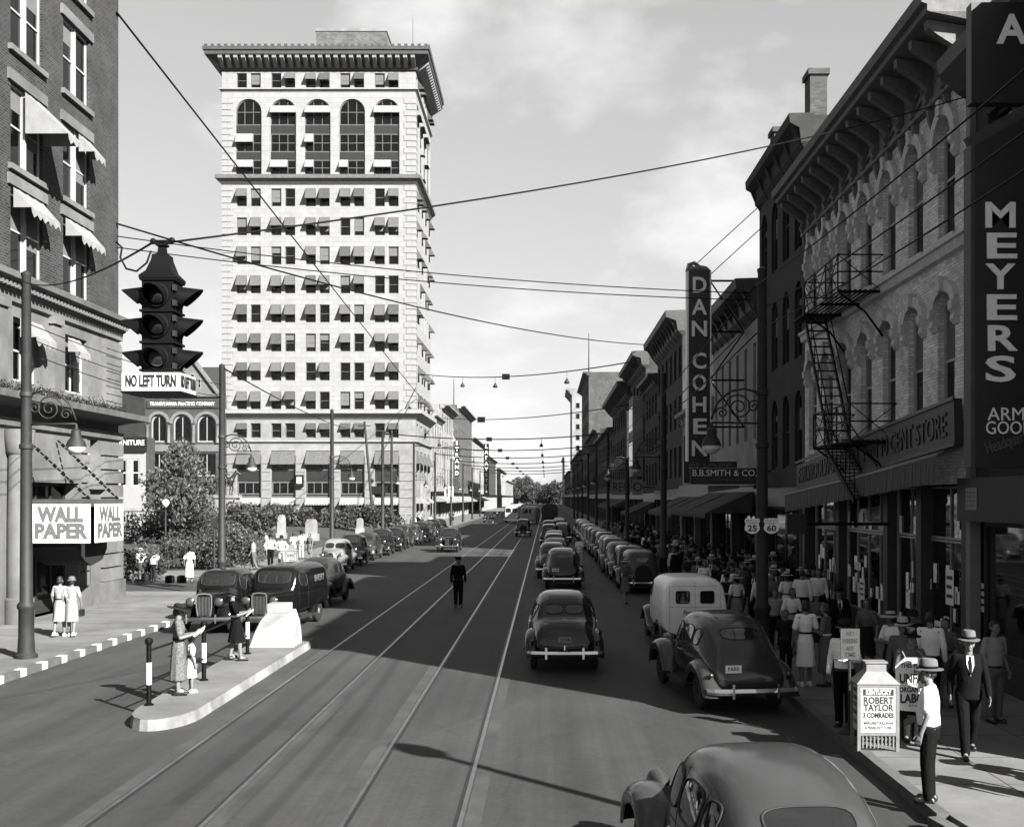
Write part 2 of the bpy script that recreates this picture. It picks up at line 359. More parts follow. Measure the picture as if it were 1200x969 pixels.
# expansion joints of the pavement, cut as thin recessed strips
jm = mat('joint_tar', .06, .95, .2, 5)
for i in range(26):
    y = 15.5 + i * 1.6
    MB().box(KR + KW + .01, 8.9, y - .008, y + .008, .15, .1525).build('pavement_joint', jm, pav_right)
for x in (6.2, 7.6): MB().box(x - .008, x + .008, 14.5, 60, .15, .153).build('pavement_joint', jm, pav_right)
for i in range(16):
    y = 21 + i * 1.6
    MB().box(-16.3, KL - KW - .01, y - .008, y + .008, .15, .1525).build('pavement_joint', jm, pav_left)

# park lawn: gently raised ground before the courthouse
def lawn():
    nx, ny = 30, 26; x0, x1, y0, y1 = -62, -17.5, 61, 140; vs = []; fs = []
    for j in range(ny + 1):
        for i in range(nx + 1):
            x = x0 + (x1 - x0) * i / nx; y = y0 + (y1 - y0) * j / ny
            e = min(1, min(i, nx - i) / 3) * min(1, min(j, ny - j) / 3)
            vs.append((x, y, .16 + e * (.55 + .5 * j / ny + .1 * math.sin(x * .5) * math.cos(y * .3))))
    for j in range(ny):
        for i in range(nx): a = j * (nx + 1) + i; fs.append((a, a + 1, a + nx + 2, a + nx + 1))
    mb = MB(); mb.add(vs, fs); o = mb.build('lawn', grass_m, smooth=True); o['kind'] = 'structure'
lawn()

# safety island between the tram track and the lane
isl_top = mat('island_concrete', .2, .9, .15, 3, bump=.2, bscale=60, dirt=.25)
def island():
    t = thing('safety_island', 'long concrete safety island with whitewashed edge and rounded nose beside the tram rails', 'traffic island', (0, 0, 0))
    def out(g): return [(-6.3 - g * -1 - 0.0, 31.2)] and ([(-6.28 + g, 31.2), (-6.28 + g, 20.9)] + [(-6.83 + (.55 + g) * math.cos(R(a)), 20.9 + (1.15 + g) * math.sin(R(a))) for a in (-15, -35, -55, -75, -90, -105, -125, -145, -165)] + [(-7.4 - g, 20.9), (-7.75 - g, 31.2)])
    mb = MB(); p, q = out(0), out(.03); n = len(p)
    mb.add([(x, y, 0) for x, y in q] + [(x, y, .19) for x, y in p], [(i, (i + 1) % n, n + (i + 1) % n, n + i) for i in range(n)])
    mb.build('kerb_edge', mat('whitewashed_kerb', .33, .85, .3, 3, bump=.2, bscale=30, dirt=.5), t)
    mb = MB(); mb.prism(out(-.002), .1, .2, 'xy'); mb.build('platform', isl_top, t)
    return t
island()
def bumper_block(loc, name, label, k=1.0, grp=None):
    t = thing(name, label, 'traffic bumper', loc, 0, grp)
    prof = [(-.56, 0), (-.50, .16), (-.40, .42), (-.28, .66), (-.15, .82), (-.1, .88), (.40, .88), (.5, .60), (.54, .3), (.56, 0)]
    mb = MB(); mb.prism([(x * k, z * k) for x, z in prof], -.35 * k, .7 * k, 'xz'); mb.build('block', mat('white_concrete', .42, .8, .15, 5, dirt=.3, bump=.3, bscale=20), t)
    MB().box(-.1 * k, .42 * k, -.36 * k, .2 * k, .882 * k, 1.1 * k).build('cap', MATS['white_concrete'], t)
    return t
bumper_block((-6.98, 29.6, .2), 'bumper_block', 'big white concrete bumper block with curved side at the end of the safety island')
bumper_block((-7.7, 183, .0), 'bumper_block', 'small white bumper block far down the street beside the bus', 1.5)
def island_rail():
    t = thing('guard_rail', 'black and white striped posts with twin rails along the safety island', 'railing', (0, 0, 0))
    ps = [G(174.5, 826, .2), G(239, 797, .2), G(290, 766, .2)]
    for p in ps:
        b = MB(); b.cyl(p, p + Vector((0, 0, 1.12)), .045, n=12); b.lathe([(.02, 1.1), (.06, 1.12), (.075, 1.17), (.06, 1.22), (.0, 1.24)], p, n=12); post = b.build('post', black, t, 40)
        MB().cyl(p + Vector((0, 0, .38)), p + Vector((0, 0, .78)), .049, n=12).build('white_band', white, post, 40)
        MB().lathe([(.09, 0), (.09, .02), (.05, .04)], p, n=12).build('base', black, post, 40)
    for z in (.45, 1.0):
        MB().tube([p + Vector((0, 0, z)) for p in ps[0:]], .022, 8).build('rail', black, t, True)
island_rail()

# ------------------------------------------------------------------ building helpers; local frame: x along the wall, -y outward, z up
def wall(mb, Wd, z0, z1, ops, y=0.0, dep=.25, x0=0.0, mi=0):
    """wall plane with rectangular or arched openings (x0,x1,zb,zt,rise) and their reveals"""
    xs = sorted({x0, Wd} | {o[0] for o in ops} | {o[1] for o in ops}); zs = sorted({z0, z1} | {o[2] for o in ops} | {o[3] for o in ops})
    xs = [x for x in xs if x0 <= x <= Wd]; zs = [z for z in zs if z0 <= z <= z1]
    for k in range(len(zs) - 1):
        zc = (zs[k] + zs[k + 1]) / 2; run = None
        row = [o for o in ops if o[2] < zc < o[3]]
        for i in range(len(xs) - 1):
            xc = (xs[i] + xs[i + 1]) / 2; hole = any(o[0] < xc < o[1] for o in row)
            if not hole and run is None: run = xs[i]
            if run is not None and (hole or i == len(xs) - 2):
                e = xs[i] if hole else xs[i + 1]
                mb.add([(run, y, zs[k]), (e, y, zs[k]), (e, y, zs[k + 1]), (run, y, zs[k + 1])], [(0, 1, 2, 3)], mi); run = None
    for o in ops:
        a, b, zb, zt = o[:4]; rise = o[4] if len(o) > 4 else 0; zs_ = zt - rise; d = y + dep
        mb.add([(a, y, zb), (b, y, zb), (b, d, zb), (a, d, zb)], [(0, 1, 2, 3)], mi)
        mb.add([(a, y, zb), (a, d, zb), (a, d, zs_), (a, y, zs_)], [(0, 1, 2, 3)], mi)
        mb.add([(b, y, zb), (b, y, zs_), (b, d, zs_), (b, d, zb)], [(0, 1, 2, 3)], mi)
        if not rise: mb.add([(a, y, zt), (a, d, zt), (b, d, zt), (b, y, zt)], [(0, 1, 2, 3)], mi)
        else:
            c, w = (a + b) / 2, (b - a) / 2; n = 12
            pt = [(c - w * math.cos(math.pi * i / n), zs_ + rise * math.sin(math.pi * i / n)) for i in range(n + 1)]
            for (p, q) in zip(pt, pt[1:]):
                mb.add([(p[0], y, p[1]), (q[0], y, q[1]), (q[0], y, zt), (p[0], y, zt)], [(0, 1, 2, 3)], mi)
                mb.add([(p[0], y, p[1]), (p[0], d, p[1]), (q[0], d, q[1]), (q[0], y, q[1])], [(0, 1, 2, 3)], mi)
def win_shape(a, b, zb, zt, rise, n=12):
    if not rise: return [(a, zb), (b, zb), (b, zt), (a, zt)]
    c, w, zs_ = (a + b) / 2, (b - a) / 2, zt - rise
    return [(a, zb), (b, zb)] + [(c + w * math.cos(math.pi * i / n), zs_ + rise * math.sin(math.pi * i / n)) for i in range(n + 1)]
WCACHE = {}
def window(root, o, frame_m, y=.14, fw=.07, cols=1, rows=2, blind_frac=None, sill_m=None, gm=None, simple=False, name='window'):
    """sash window part: frame and bars, pane, optional blind and sill. Alike windows share mesh data"""
    a, b, zb, zt = o[:4]; rise = o[4] if len(o) > 4 else 0; w, h = b - a, zt - zb
    key = (round(w, 3), round(h, 3), round(rise, 3), frame_m.name, round(y, 3), fw, cols, rows, simple)
    if key not in WCACHE:
        mb = MB()
        sh = win_shape(0, w, 0, h, rise); cx, cz = w / 2, h / 2
        ins = win_shape(fw, w - fw, fw, h - fw, max(0, rise - fw * .3) if rise else 0); n = len(sh)
        for yy in (y,):
            mb.add([(p[0], yy, p[1]) for p in sh] + [(p[0], yy, p[1]) for p in ins] + [(p[0], yy + .05, p[1]) for p in ins],
                   [(i, (i + 1) % n, n + (i + 1) % n, n + i) for i in range(n)] + [(n + i, n + (i + 1) % n, 2 * n + (i + 1) % n, 2 * n + i) for i in range(n)])
        bwid = fw * .65
        for i in range(1, cols): x = w * i / cols; mb.box(x - bwid / 2, x + bwid / 2, y + .008, y + .045, fw, h - max(fw, rise * .25))
        for i in range(1, rows): z = h * i / rows; mb.box(fw, w - fw, y + .01, y + .042, z - bwid / 2, z + bwid / 2)
        g = MB(); p2 = win_shape(fw * .5, w - fw * .5, fw * .5, h - fw * .5, max(0, rise - fw * .2) if rise else 0); g.add([(p[0], y + .048, p[1]) for p in p2], [tuple(range(len(p2)))])
        WCACHE[key] = (mb.mesh('window', frame_m, fix=False), g.mesh('pane', gm or glass, fix=False))
    f = obj(name, WCACHE[key][0], root, (a, 0, zb)); obj('pane', WCACHE[key][1], f)
    if blind_frac:
        k2 = ('bl',) + key[:3] + (round(blind_frac, 2), round(y, 3))
        if k2 not in WCACHE:
            q = MB(); q.box(fw, w - fw, y + .036, y + .044, h * (1 - blind_frac), h - max(fw, rise)); WCACHE[k2] = q.mesh('blind', blind)
        obj('blind', WCACHE[k2], f)
    if sill_m:
        k3 = ('si', round(w, 3), sill_m.name)
        if k3 not in WCACHE: q = MB(); q.box(-.1, w + .1, -.1, .1, -.14, -.002); WCACHE[k3] = q.mesh('sill', sill_m)
        obj('sill', WCACHE[k3], f)
    return f
def awning(parent, x0, x1, zt, drop, proj, m, name='awning', y=-.01, valance=.18, scallop=0, sag=0, loc=None):
    """sloping cloth with side cheeks and a hanging valance"""
    key = ('aw', round(x1 - x0, 2), round(drop, 2), round(proj, 2), m.name, valance, scallop)
    if key not in WCACHE:
        w = x1 - x0; mb = MB(); n = max(2, int(w / .18)); k = 4
        vs = [(w * i / n, -proj * (j / k) , -drop * (j / k) - .04 * drop * math.sin(math.pi * j / k) - .012 * math.sin(i * 2.1 + j)) for j in range(k + 1) for i in range(n + 1)]
        mb.add(vs, [(j * (n + 1) + i, j * (n + 1) + i + 1, (j + 1) * (n + 1) + i + 1, (j + 1) * (n + 1) + i) for j in range(k) for i in range(n)])
        for x in (0, w): mb.add([(x, 0, 0), (x, -proj, -drop), (x, 0, -drop)], [(0, 1, 2)])
        vv = []
        for i in range(n + 1): x = w * i / n; vv += [(x, -proj, -drop), (x, -proj - .02 + .015 * math.sin(i * 1.7), -drop - valance * (1 if not scallop or i % 2 else .55))]
        mb.add(vv, [(2 * i, 2 * i + 2, 2 * i + 3, 2 * i + 1) for i in range(n)])
        WCACHE[key] = mb.mesh(name, m, fix=False)
    return obj(name, WCACHE[key], parent, loc if loc is not None else (x0, y, zt))
def cornice(mb, x0, x1, prof, ret=0.5, mi=0):
    """profile [(outward, z)] run along x with returns at both ends"""
    for (p, q) in zip(prof, prof[1:]):
        mb.add([(x0 - min(p[0], ret), -p[0], p[1]), (x1 + min(p[0], ret), -p[0], p[1]), (x1 + min(q[0], ret), -q[0], q[1]), (x0 - min(q[0], ret), -q[0], q[1])], [(0, 1, 2, 3)], mi)
        for x, s in ((x0, -1), (x1, 1)):
            a, b = min(p[0], ret), min(q[0], ret)
            mb.add([(x + s * a, -p[0], p[1]), (x + s * a, .3, p[1]), (x + s * b, .3, q[1]), (x + s * b, -q[0], q[1])], [(0, 1, 2, 3)], mi)
def body_box(mb, Wd, D, H, y0=.3, mi=0, z0=0):
    """the rest of the building behind its front: back, ends and roof"""
    mb.add([(0, 0, z0), (0, D, z0), (0, D, H), (0, 0, H)], [(0, 1, 2, 3)], mi)
    mb.add([(Wd, 0, z0), (Wd, 0, H), (Wd, D, H), (Wd, D, z0)], [(0, 1, 2, 3)], mi)
    mb.add([(0, D, z0), (Wd, D, z0), (Wd, D, H), (0, D, H)], [(0, 1, 2, 3)], mi)
    mb.add([(0, 0, H - .1), (Wd, 0, H - .1), (Wd, D, H - .1), (0, D, H - .1)], [(0, 1, 2, 3)], mi)
# ------------------------------------------------------------------ the white office tower
def tower():
    Y0 = 163.0; k = F / Y0; X0 = PX(260, Y0); Wd = 227 / k
    t = thing('office_tower', 'tall white office tower with arched upper windows, striped awnings and heavy bracketed cornice', 'building', (X0, Y0, 0))
    ux = lambda u: (u - 260) / k
    vz = lambda v: PZ(v, Y0)
    base_m = mat('tower_base_stone', .27, .75, .15, 1.5, bump=.2, bscale=12, dirt=.3)
    cs = [291.5 + 40.4 * i for i in range(5)]; D = 21.0
    rows = [(221 + 34 * i, 242 + 34 * i) for i in range(8)]
    lo, up = [], []
    for c in cs:
        lo.append((ux(c - 14), ux(c + 14), .25, vz(528)))
        for s in (-1, 1):
            a, b = sorted((ux(c + s * 2.2), ux(c + s * 14)))
            lo.append((a, b, vz(513), vz(496)))
            for (r0, r1) in rows: up.append((a, b, vz(r1), vz(r0)))
            up.append((a, b, vz(103), vz(86)))
        up.append((ux(c - 15), ux(c + 15), vz(206), vz(116), 15 / k))
    zB = vz(486); zT = vz(58)
    mb = MB(); wall(mb, Wd, 0, zB, lo, dep=.5); mb.build('base_wall', base_m, t, fix=False)
    mb = MB(); wall(mb, Wd, zB, zT, up, dep=.35); mb.build('wall', terracotta, t, fix=False)
    # side wall towards the street
    sw = []; sl = []
    for i in range(4):
        for s in (-1, 1):
            a = 2.6 + i * 5.1 + s * .95; 
            for (r0, r1) in rows: sw.append((a - .65, a + .65, vz(r1), vz(r0)))
            sw.append((a - .65, a + .65, vz(103), vz(86)))
        sw.append((.8 + i * 5.1, 4.4 + i * 5.1, vz(206), vz(116), 1.8)); sl.append((.9 + i * 5.1, 4.3 + i * 5.1, .25, vz(528)))
        sl.append((1.4 + i * 5.1, 3.8 + i * 5.1, vz(513), vz(496)))
    mb = MB(); wall(mb, D, zB, zT, sw, dep=.35); mb.build('wall', terracotta, t, fix=False, loc=(Wd, 0, 0), rz=R(90))
    mb = MB(); wall(mb, D, 0, zB, sl, dep=.5); mb.build('base_wall', base_m, t, fix=False, loc=(Wd, 0, 0), rz=R(90))
    mb = MB(); mb.add([(0, 0, 0), (0, D, 0), (0, D, zT), (0, 0, zT)], [(0, 1, 2, 3)]); mb.add([(0, D, 0), (Wd, D, 0), (Wd, D, zT), (0, D, zT)], [(0, 1, 2, 3)])
    mb.build('rear_wall', terracotta, t, fix=False)
    MB().box(.4, Wd - .4, .6, D - .4, zT - .3, zT - .05).build('roof', tower_dark, t)
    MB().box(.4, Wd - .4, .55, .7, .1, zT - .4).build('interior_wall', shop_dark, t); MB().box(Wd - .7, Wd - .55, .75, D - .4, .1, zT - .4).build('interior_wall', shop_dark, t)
    wf = mat('tower_window_frame', .12, .7, .2, 4)
    r2 = random.Random(21)
    def put(o, side, **kw):
        f = window(t, o, wf, **kw)
        if side: f.location = (Wd, o[0], o[2]); f.rotation_euler = (0, 0, R(90))
        return f
    def aw(f, o, m, frac=.5, proj=.85):
        awning(f, 0, o[1] - o[0], o[3] - o[2], (o[3] - o[2]) * frac, proj, m, loc=(0, -.03, (o[3] - o[2]) * 1.02), valance=.1)
    for side, L in ((0, up), (1, sw)):
        for o in L:
            if len(o) > 4: continue
            b = r2.choice([None, None, .35, .5, .75]); f = put(o, side, fw=.1, blind_frac=b, y=.2)
            if r2.random() < .58: aw(f, o, MATS['tower_canvas'] if r2.random() < .7 else MATS['dirty_canvas'], r2.uniform(.45, .62), r2.uniform(.7, .95))
    for side, L in ((0, up), (1, sw)):
        for o in L:
            if len(o) <= 4: continue
            a, b, zb, zt, rise = o; h = zt - zb
            lev = [(zb, zb + h * .21), (zb + h * .31, zb + h * .55), (zb + h * .66, zt)]
            for i, (p, q) in enumerate(lev):
                f = put((a, b, p, q, rise if i == 2 else 0), side, fw=.14, cols=3, rows=2, y=.22)
                if r2.random() < .5: 
                    w3 = (b - a) / 3; j = r2.choice([0, 1]); 
                    if i == 2: awning(f, 0, b - a, 0, h * .1, .7, canvas, loc=(0, .1, (q - p) * .75), valance=.1)
                    else: awning(f, 0, w3 * (1 + j), 0, (q - p) * .5, .8, canvas, loc=(0, .12, (q - p)), valance=.1)
            for (p, q) in ((lev[0][1], lev[1][0]), (lev[1][1], lev[2][0])):
                m = MB(); m.box(0, b - a, .2, .36, .01, q - p - .01)
                s = m.build('spandrel', tower_dark, t); s.location = (Wd, a, p) if side else (a, 0, p); s.rotation_euler = (0, 0, R(90) if side else 0)
    for side, L in ((0, lo), (1, sl)):
        for o in L:
            a, b, zb, zt = o; h = zt - zb
            if h < 4:
                f = put(o, side, fw=.12, y=.3); 
                if r2.random() < .6: aw(f, o, MATS['dirty_canvas'], .4, .5)
                continue
            f = put((a, b, zb + h * .73, zt), side, fw=.16, cols=2, y=.35); awning(f, 0, b - a, 0, h * .17, .9, MATS['tower_canvas'], loc=(0, .1, h * .265), valance=.15)
            m = MB(); m.box(0, b - a, .33, .5, .01, h * .14); s = m.build('spandrel', tower_dark, t); s.location = (Wd, a, zb + h * .585) if side else (a, 0, zb + h * .585); s.rotation_euler = (0, 0, R(90) if side else 0)
            put((a, b, zb + h * .40, zb + h * .58), side, fw=.2, cols=3, rows=1, y=.35)
            f = put((a, b, zb, zb + h * .385), side, fw=.22, cols=3, rows=2, y=.35)
            if r2.random() < .7: awning(f, 0, b - a, 0, h * .08, 1.1, canvas, loc=(0, .1, h * .36), valance=.25, scallop=1)
    # belts and main cornice, with returns down the side
    def run(name, prof, m, L0, L1):
        q = MB(); cornice(q, L0, L1, prof, .0); return q
    for (v0, v1, pr, m) in ((480, 492, 1.0, base_m), (516, 520, .35, base_m), (206, 217, .8, tower_dark), (104, 108, .35, base_m)):
        z1, z0 = vz(v0), vz(v1); p = [(0, z0), (pr * .4, z0 + (z1 - z0) * .3), (pr, z0 + (z1 - z0) * .6), (pr, z1), (0, z1 + .05)]
        q = MB(); 
        for (a, b) in zip(p, p[1:]):
            q.add([(-a[0], -a[0], a[1]), (Wd + a[0], -a[0], a[1]), (Wd + b[0], -b[0], b[1]), (-b[0], -b[0], b[1])], [(0, 1, 2, 3)])
            q.add([(Wd + a[0], -a[0], a[1]), (Wd + a[0], D, a[1]), (Wd + b[0], D, b[1]), (Wd + b[0], -b[0], b[1])], [(0, 1, 2, 3)])
            q.add([(-a[0], -a[0], a[1]), (-a[0], D, a[1]), (-b[0], D, b[1]), (-b[0], -b[0], b[1])], [(0, 1, 2, 3)])
        q.build('belt_course', terracotta if v0 in (480, 516, 104) else mat('sooty_stone', .14, .8, .3, 3), t, fix=False)
    z0, z1 = vz(84), vz(61); pr = 2.15; q = MB(); p = [(0, z0), (.3, z0 + .15), (.35, z0 + .9), (pr * .9, z0 + 1.75), (pr * .92, z1 - .5), (pr, z1 - .45), (pr, z1), (0, z1 + .1)]
    for (a, b) in zip(p, p[1:]):
        q.add([(-a[0], -a[0], a[1]), (Wd + a[0], -a[0], a[1]), (Wd + b[0], -b[0], b[1]), (-b[0], -b[0], b[1])], [(0, 1, 2, 3)])
        q.add([(Wd + a[0], -a[0], a[1]), (Wd + a[0], D, a[1]), (Wd + b[0], D, b[1]), (Wd + b[0], -b[0], b[1])], [(0, 1, 2, 3)])
        q.add([(-a[0], -a[0], a[1]), (-a[0], D, a[1]), (-b[0], D, b[1]), (-b[0], -b[0], b[1])], [(0, 1, 2, 3)])
    q.build('cornice', mat('tower_cornice', .07, .7, .25, 2), t, fix=False)
    bm_ = MB(); bm_.prism([(-.36, z0 + .35), (-1.8, z0 + 1.3), (-1.8, z0 + 1.66), (-.36, z0 + .92)], -.28, .28, 'yz'); bme = bm_.mesh('bracket', base_m)
    nb = 25
    for i in range(nb + 1): obj('bracket', bme, t, (.2 + (Wd - .4) * i / nb, 0, 0))
    for i in range(1, 20): obj('bracket', bme, t, (Wd, D * i / 20, 0), R(90))
    q = MB(); n = 34
    for i in range(n): x = -pr + (Wd + 2 * pr) * (i + .25) / n; q.box(x, x + .45, -pr - .02, -pr + .2, z1 + .02, z1 + .3)
    for i in range(24): y = -pr + (D + pr) * (i + .25) / 24; q.box(Wd + pr - .2, Wd + pr + .02, y, y + .45, z1 + .02, z1 + .3)
    q.build('cresting', MATS['tower_cornice'], t)
    MB().box(.3, Wd - .3, .3, .7, zT, vz(54)).build('parapet', terracotta, t)
    MB().box(Wd - .7, Wd - .3, .72, D - .5, zT, vz(54)).build('parapet', terracotta, t)
    ph = MB(); ph.box(ux(362), ux(447), 5, 15, zT, PZ(37, Y0 + 5)); phh = ph.build('penthouse', brick('penthouse_brick', .13, .2, .4, .14), t)
    MB().box(ux(361), ux(448), 4.9, 15.1, PZ(37, Y0 + 5), PZ(36, Y0 + 5) + .25).build('coping', base_m, phh)
    # rusticated stones of the base and the corner quoins
    pz = [0.3 + i * 1.22 for i in range(8)]
    edges = [(260, cs[0] - 14.4)] + [(cs[i] + 14.4, cs[i + 1] - 14.4) for i in range(4)] + [(cs[4] + 14.4, 487)]
    for (a, b) in edges:
        me = None
        for z in pz:
            if me is None: q = MB(); q.box(.06, ux(b) - ux(a) - .06, -.1, .05, 0, 1.12); me = q.mesh('stone_block', base_m)
            obj('stone_block', me, t, (ux(a), 0, z))
    q = MB(); q.box(0, 1.62, -.07, .03, 0, .78); qm = q.mesh('quoin_stone', terracotta); q2 = MB(); q2.box(0, 1.3, -.07, .03, 0, .78); qn = q2.mesh('quoin_stone', terracotta)
    z = zB + .9; i = 0
    while z < vz(120):
        if not (vz(219) - .5 < z < vz(205)):
            m_ = qm if i % 2 else qn; w_ = 1.62 if i % 2 else 1.3
            obj('quoin_stone', m_, t, (.0, 0, z)); obj('quoin_stone', m_, t, (Wd - w_, 0, z))
            obj('quoin_stone', m_, t, (Wd, 0, z), R(90))
        z += .88; i += 1
    MB().cyl((ux(481), 3, zT), (ux(481), 3, zT + 6), .05, .02, 6).build('flagpole', iron, t)
    MB().box(Wd - 6.2, Wd - 3.9, -.35, -.12, 4.6, 5.6).build('name_plate', sign_black, t)
    q = MB(); c = ux(cs[2] - 20.3); q.box(c - .55, c + .55, -.8, -.12, 5.6, 7.2); cl = q.build('clock_case', sign_black, t)
    MB().box(c - .32, c + .32, -.85, -.8, 6.0, 6.9).build('clock_face', white, cl)
mat('dirty_canvas', .08, .9, .3, 3, bump=.2, bscale=60); mat('tower_canvas', .125, .9, .25, 3, bump=.2, bscale=60)
tower()

# ------------------------------------------------------------------ corner brick block on the left
def corner_block():
    Yn = 14.0; L = 30.3; H = 27.0
    t = thing('brick_corner_building', 'tall dark brick block with stone lower floors and cloth awnings on the street corner', 'building', (-16.45, Yn, 0), R(90))
    bm = brick('dark_red_brick', .034, .10, .23, .085, ms=.011, sp=(.5, 1.5))
    cols = [40.35 - Yn - 3.85 * i for i in range(7)]
    rowz = [(11.0, 13.6), (14.25, 16.8), (17.9, 20.4), (21.5, 24.0)]
    ops = [(c - 1.12, c + 1.12, a, b) for c in cols for a, b in rowz]
    mb = MB(); wall(mb, L, 10.7, H, ops, dep=.22); mb.build('brick_wall', bm, t, fix=False)
    o2 = [(c - .95, c + .95, 7.62, 9.6) for c in cols]
    mb = MB(); wall(mb, L, 6.95, 10.1, o2, dep=.4); mb.build('stone_wall', stone, t, fix=False)
    o3 = []
    yy = lambda Y: Y - Yn
    o3 = [(yy(36.0), yy(40.6), .15, 4.5), (yy(41.3), yy(42.3), 4.6, 6.1), (yy(41.25), yy(42.35), .5, 1.9), (yy(29.8), yy(34.3), .15, 4.6), (yy(23), yy(28.5), .15, 4.6), (yy(16), yy(21.5), .15, 4.6)]
    mb = MB(); wall(mb, L, 0, 6.95, o3, dep=.6); mb.build('stone_wall', stone, t, fix=False)
    mb = MB(); body_box(mb, L, 18, H, z0=0); mb.build('rear_walls', bm, t, fix=False)
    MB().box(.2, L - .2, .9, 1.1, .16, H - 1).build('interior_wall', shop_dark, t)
    fr = mat('cream_sash', .4, .6, .1, 5)
    r2 = random.Random(5)
    for c in cols:
        for i, (a, b) in enumerate(rowz):
            for s in (-1, 1):
                p, q = sorted((c + s * .06, c + s * 1.12)); f = window(t, (p, q, a, b), fr, fw=.09, y=.1, blind_frac=r2.choice([None, .3, .5, .65]))
            MB().box(c - .06, c + .06, .05, .2, a, b).build('mullion', fr, t)
            MB().box(c - 1.35, c + 1.35, -.09, .1, b + .003, b + .34).build('lintel', stone, t)
            MB().box(c - 1.3, c + 1.3, -.13, .15, a - .18, a - .003).build('sill', stone, t)
    def saggy(c0, c1, zt, drop, proj, m=canvas):
        a = awning(t, c0, c1, zt, drop, proj, m, valance=.28, scallop=1, y=-.06)
    saggy(cols[1] - .25, cols[1] + 1.1, 16.75, 1.3, 1.35)
    for (i, r_, hw) in ((0, 1, .55), (0, 0, 1.05), (1, 0, 1.05)): saggy(cols[i] + .05 if hw < 1 else cols[i] - hw, cols[i] + 1.05, rowz[r_][1] - .05, .62, .55)
    for c in cols:
        window(t, (c - .95, c + .95, 7.62, 9.6), fr, fw=.1, y=.2, cols=2, blind_frac=r2.choice([None, .4]))
    saggy(cols[0] - .85, cols[0] + .1, 9.5, .5, .4); saggy(cols[1] - .6, cols[1] + .9, 9.6, .6, .5)
    # pilasters, entablature, dentils, balcony ledge
    for c in cols:
        for d in (-1.92,):
            q = MB(); q.box(c + d - .3, c + d + .3, -.16, .05, 7.3, 9.75); pl = q.build('pilaster', stone, t)
            q = MB(); q.box(c + d - .38, c + d + .38, -.24, -.0, 9.751, 10.0); q.box(c + d - .36, c + d + .36, -.22, 0, 7.0, 7.299); q.build('capital', stone, pl)
    q = MB(); q.box(L - 1.55, L, -.1, .0, 7.3, 9.9); q.build('corner_pier', stone, t)
    for i in range(9): MB().box(L - 1.5, L + .02, -.14, -.101, 7.32 + i * .28, 7.32 + i * .28 + .25).build('stone_block', stone, t)
    q = MB(); cornice(q, 0, L, [(0, 9.95), (.12, 10.02), (.14, 10.3), (.2, 10.34), (.25, 10.5), (.55, 10.62), (.6, 10.78), (.0, 10.86)], .6); q.build('cornice', stone, t, fix=False)
    dm = MB(); dm.box(-.07, .07, -.4, -.15, 10.38, 10.54); dme = dm.mesh('dentil', stone)
    for i in range(80): obj('dentil', dme, t, (L - .1 - i * .26, 0, 0))
    q = MB(); cornice(q, 0, L, [(0, 6.75), (.3, 6.85), (.85, 6.95), (.9, 7.15), (0, 7.18)], .9); q.build('balcony_ledge', mat('weathered_ledge', .15, .8, .35, 3), t, fix=False)
    q = MB(); cornice(q, 0, L, [(0, 6.1), (.12, 6.2), (.16, 6.45), (0, 6.5)], .16); q.build('string_course', stone, t, fix=False)
    # plants / clutter along the ledge
    pm = mat('ledge_plants', .014, .9, .4, 12)
    for i in range(14):
        x = L - 1.2 - i * .85; q = MB(); vs = []; fs = []
        for j in range(150):
            p = Vector((x + r2.gauss(0, .22), -.55 + r2.gauss(0, .1), 7.2 + abs(r2.gauss(0, .13)))); u = Vector((r2.gauss(0, 1), r2.gauss(0, 1), r2.gauss(0, 1))).normalized(); w = u.orthogonal().normalized(); e = r2.uniform(.03, .06); o = len(vs)
            vs += [p - w * e, p + u * e * .5, p + w * e, p - u * e * .5]; fs.append((o, o + 1, o + 2, o + 3))
        q.add(vs, fs); q.build('ledge_plant', pm, t, fix=False)
    # piers of the ground floor as rusticated stones and round columns
    for (a, b) in ((40.75, 41.15), (42.5, 44.3)):
        for i in range(10):
            MB().box(yy(a), yy(b) + (.1 if b > 44 else 0), -.16, -.003, .9 + i * .52, .9 + i * .52 + .46).build('stone_block', stone, t)
        MB().box(yy(a) - .08, yy(b) + .14, -.24, -.002, .15, .88).build('plinth', stone_grey, t)
    for Y in (35.3, 40.9, 29.1, 22.3):
        if Y == 40.9: continue
        q = MB(); q.lathe([(.44, .15), (.44, .9), (.36, .95), (.35, 3.2), (.31, 5.3), (.4, 5.4), (.46, 5.9), (.46, 6.08)], (yy(Y), -.3, 0), n=20); q.build('column', stone, t, 40)
    # shop front under the canopy
    for (a, b) in ((36.0, 40.6), (29.8, 34.3), (23, 28.5), (16, 21.5)):
        window(t, (yy(a), yy(b), .6, 4.5), darkwood, fw=.12, y=.5, cols=4, rows=2, name='shop_window')
        MB().box(yy(a), yy(b), .4, .58, .15, .59).build('stall_riser', darkwood, t)
    window(t, (yy(41.3), yy(42.3), 4.6, 6.1), fr, fw=.09, y=.3, blind_frac=.8)
    window(t, (yy(41.25), yy(42.35), .5, 1.9), darkwood, fw=.09, y=.3, cols=3, rows=1)
    MB().box(yy(41.0), yy(42.5), -.22, -.003, 4.3, 4.55).build('sill', stone, t)
    # canopy with the rounded dark underside
    c = thing('entrance_canopy', 'dark chain-hung canopy over the corner shop door carrying the wall paper signs', 'canopy', (0, 0, 0))
    q = MB(); q.box(-16.3, -14.25, 36.1, 38.75, 3.72, 3.95); q.build('roof', canvas_dark, c)
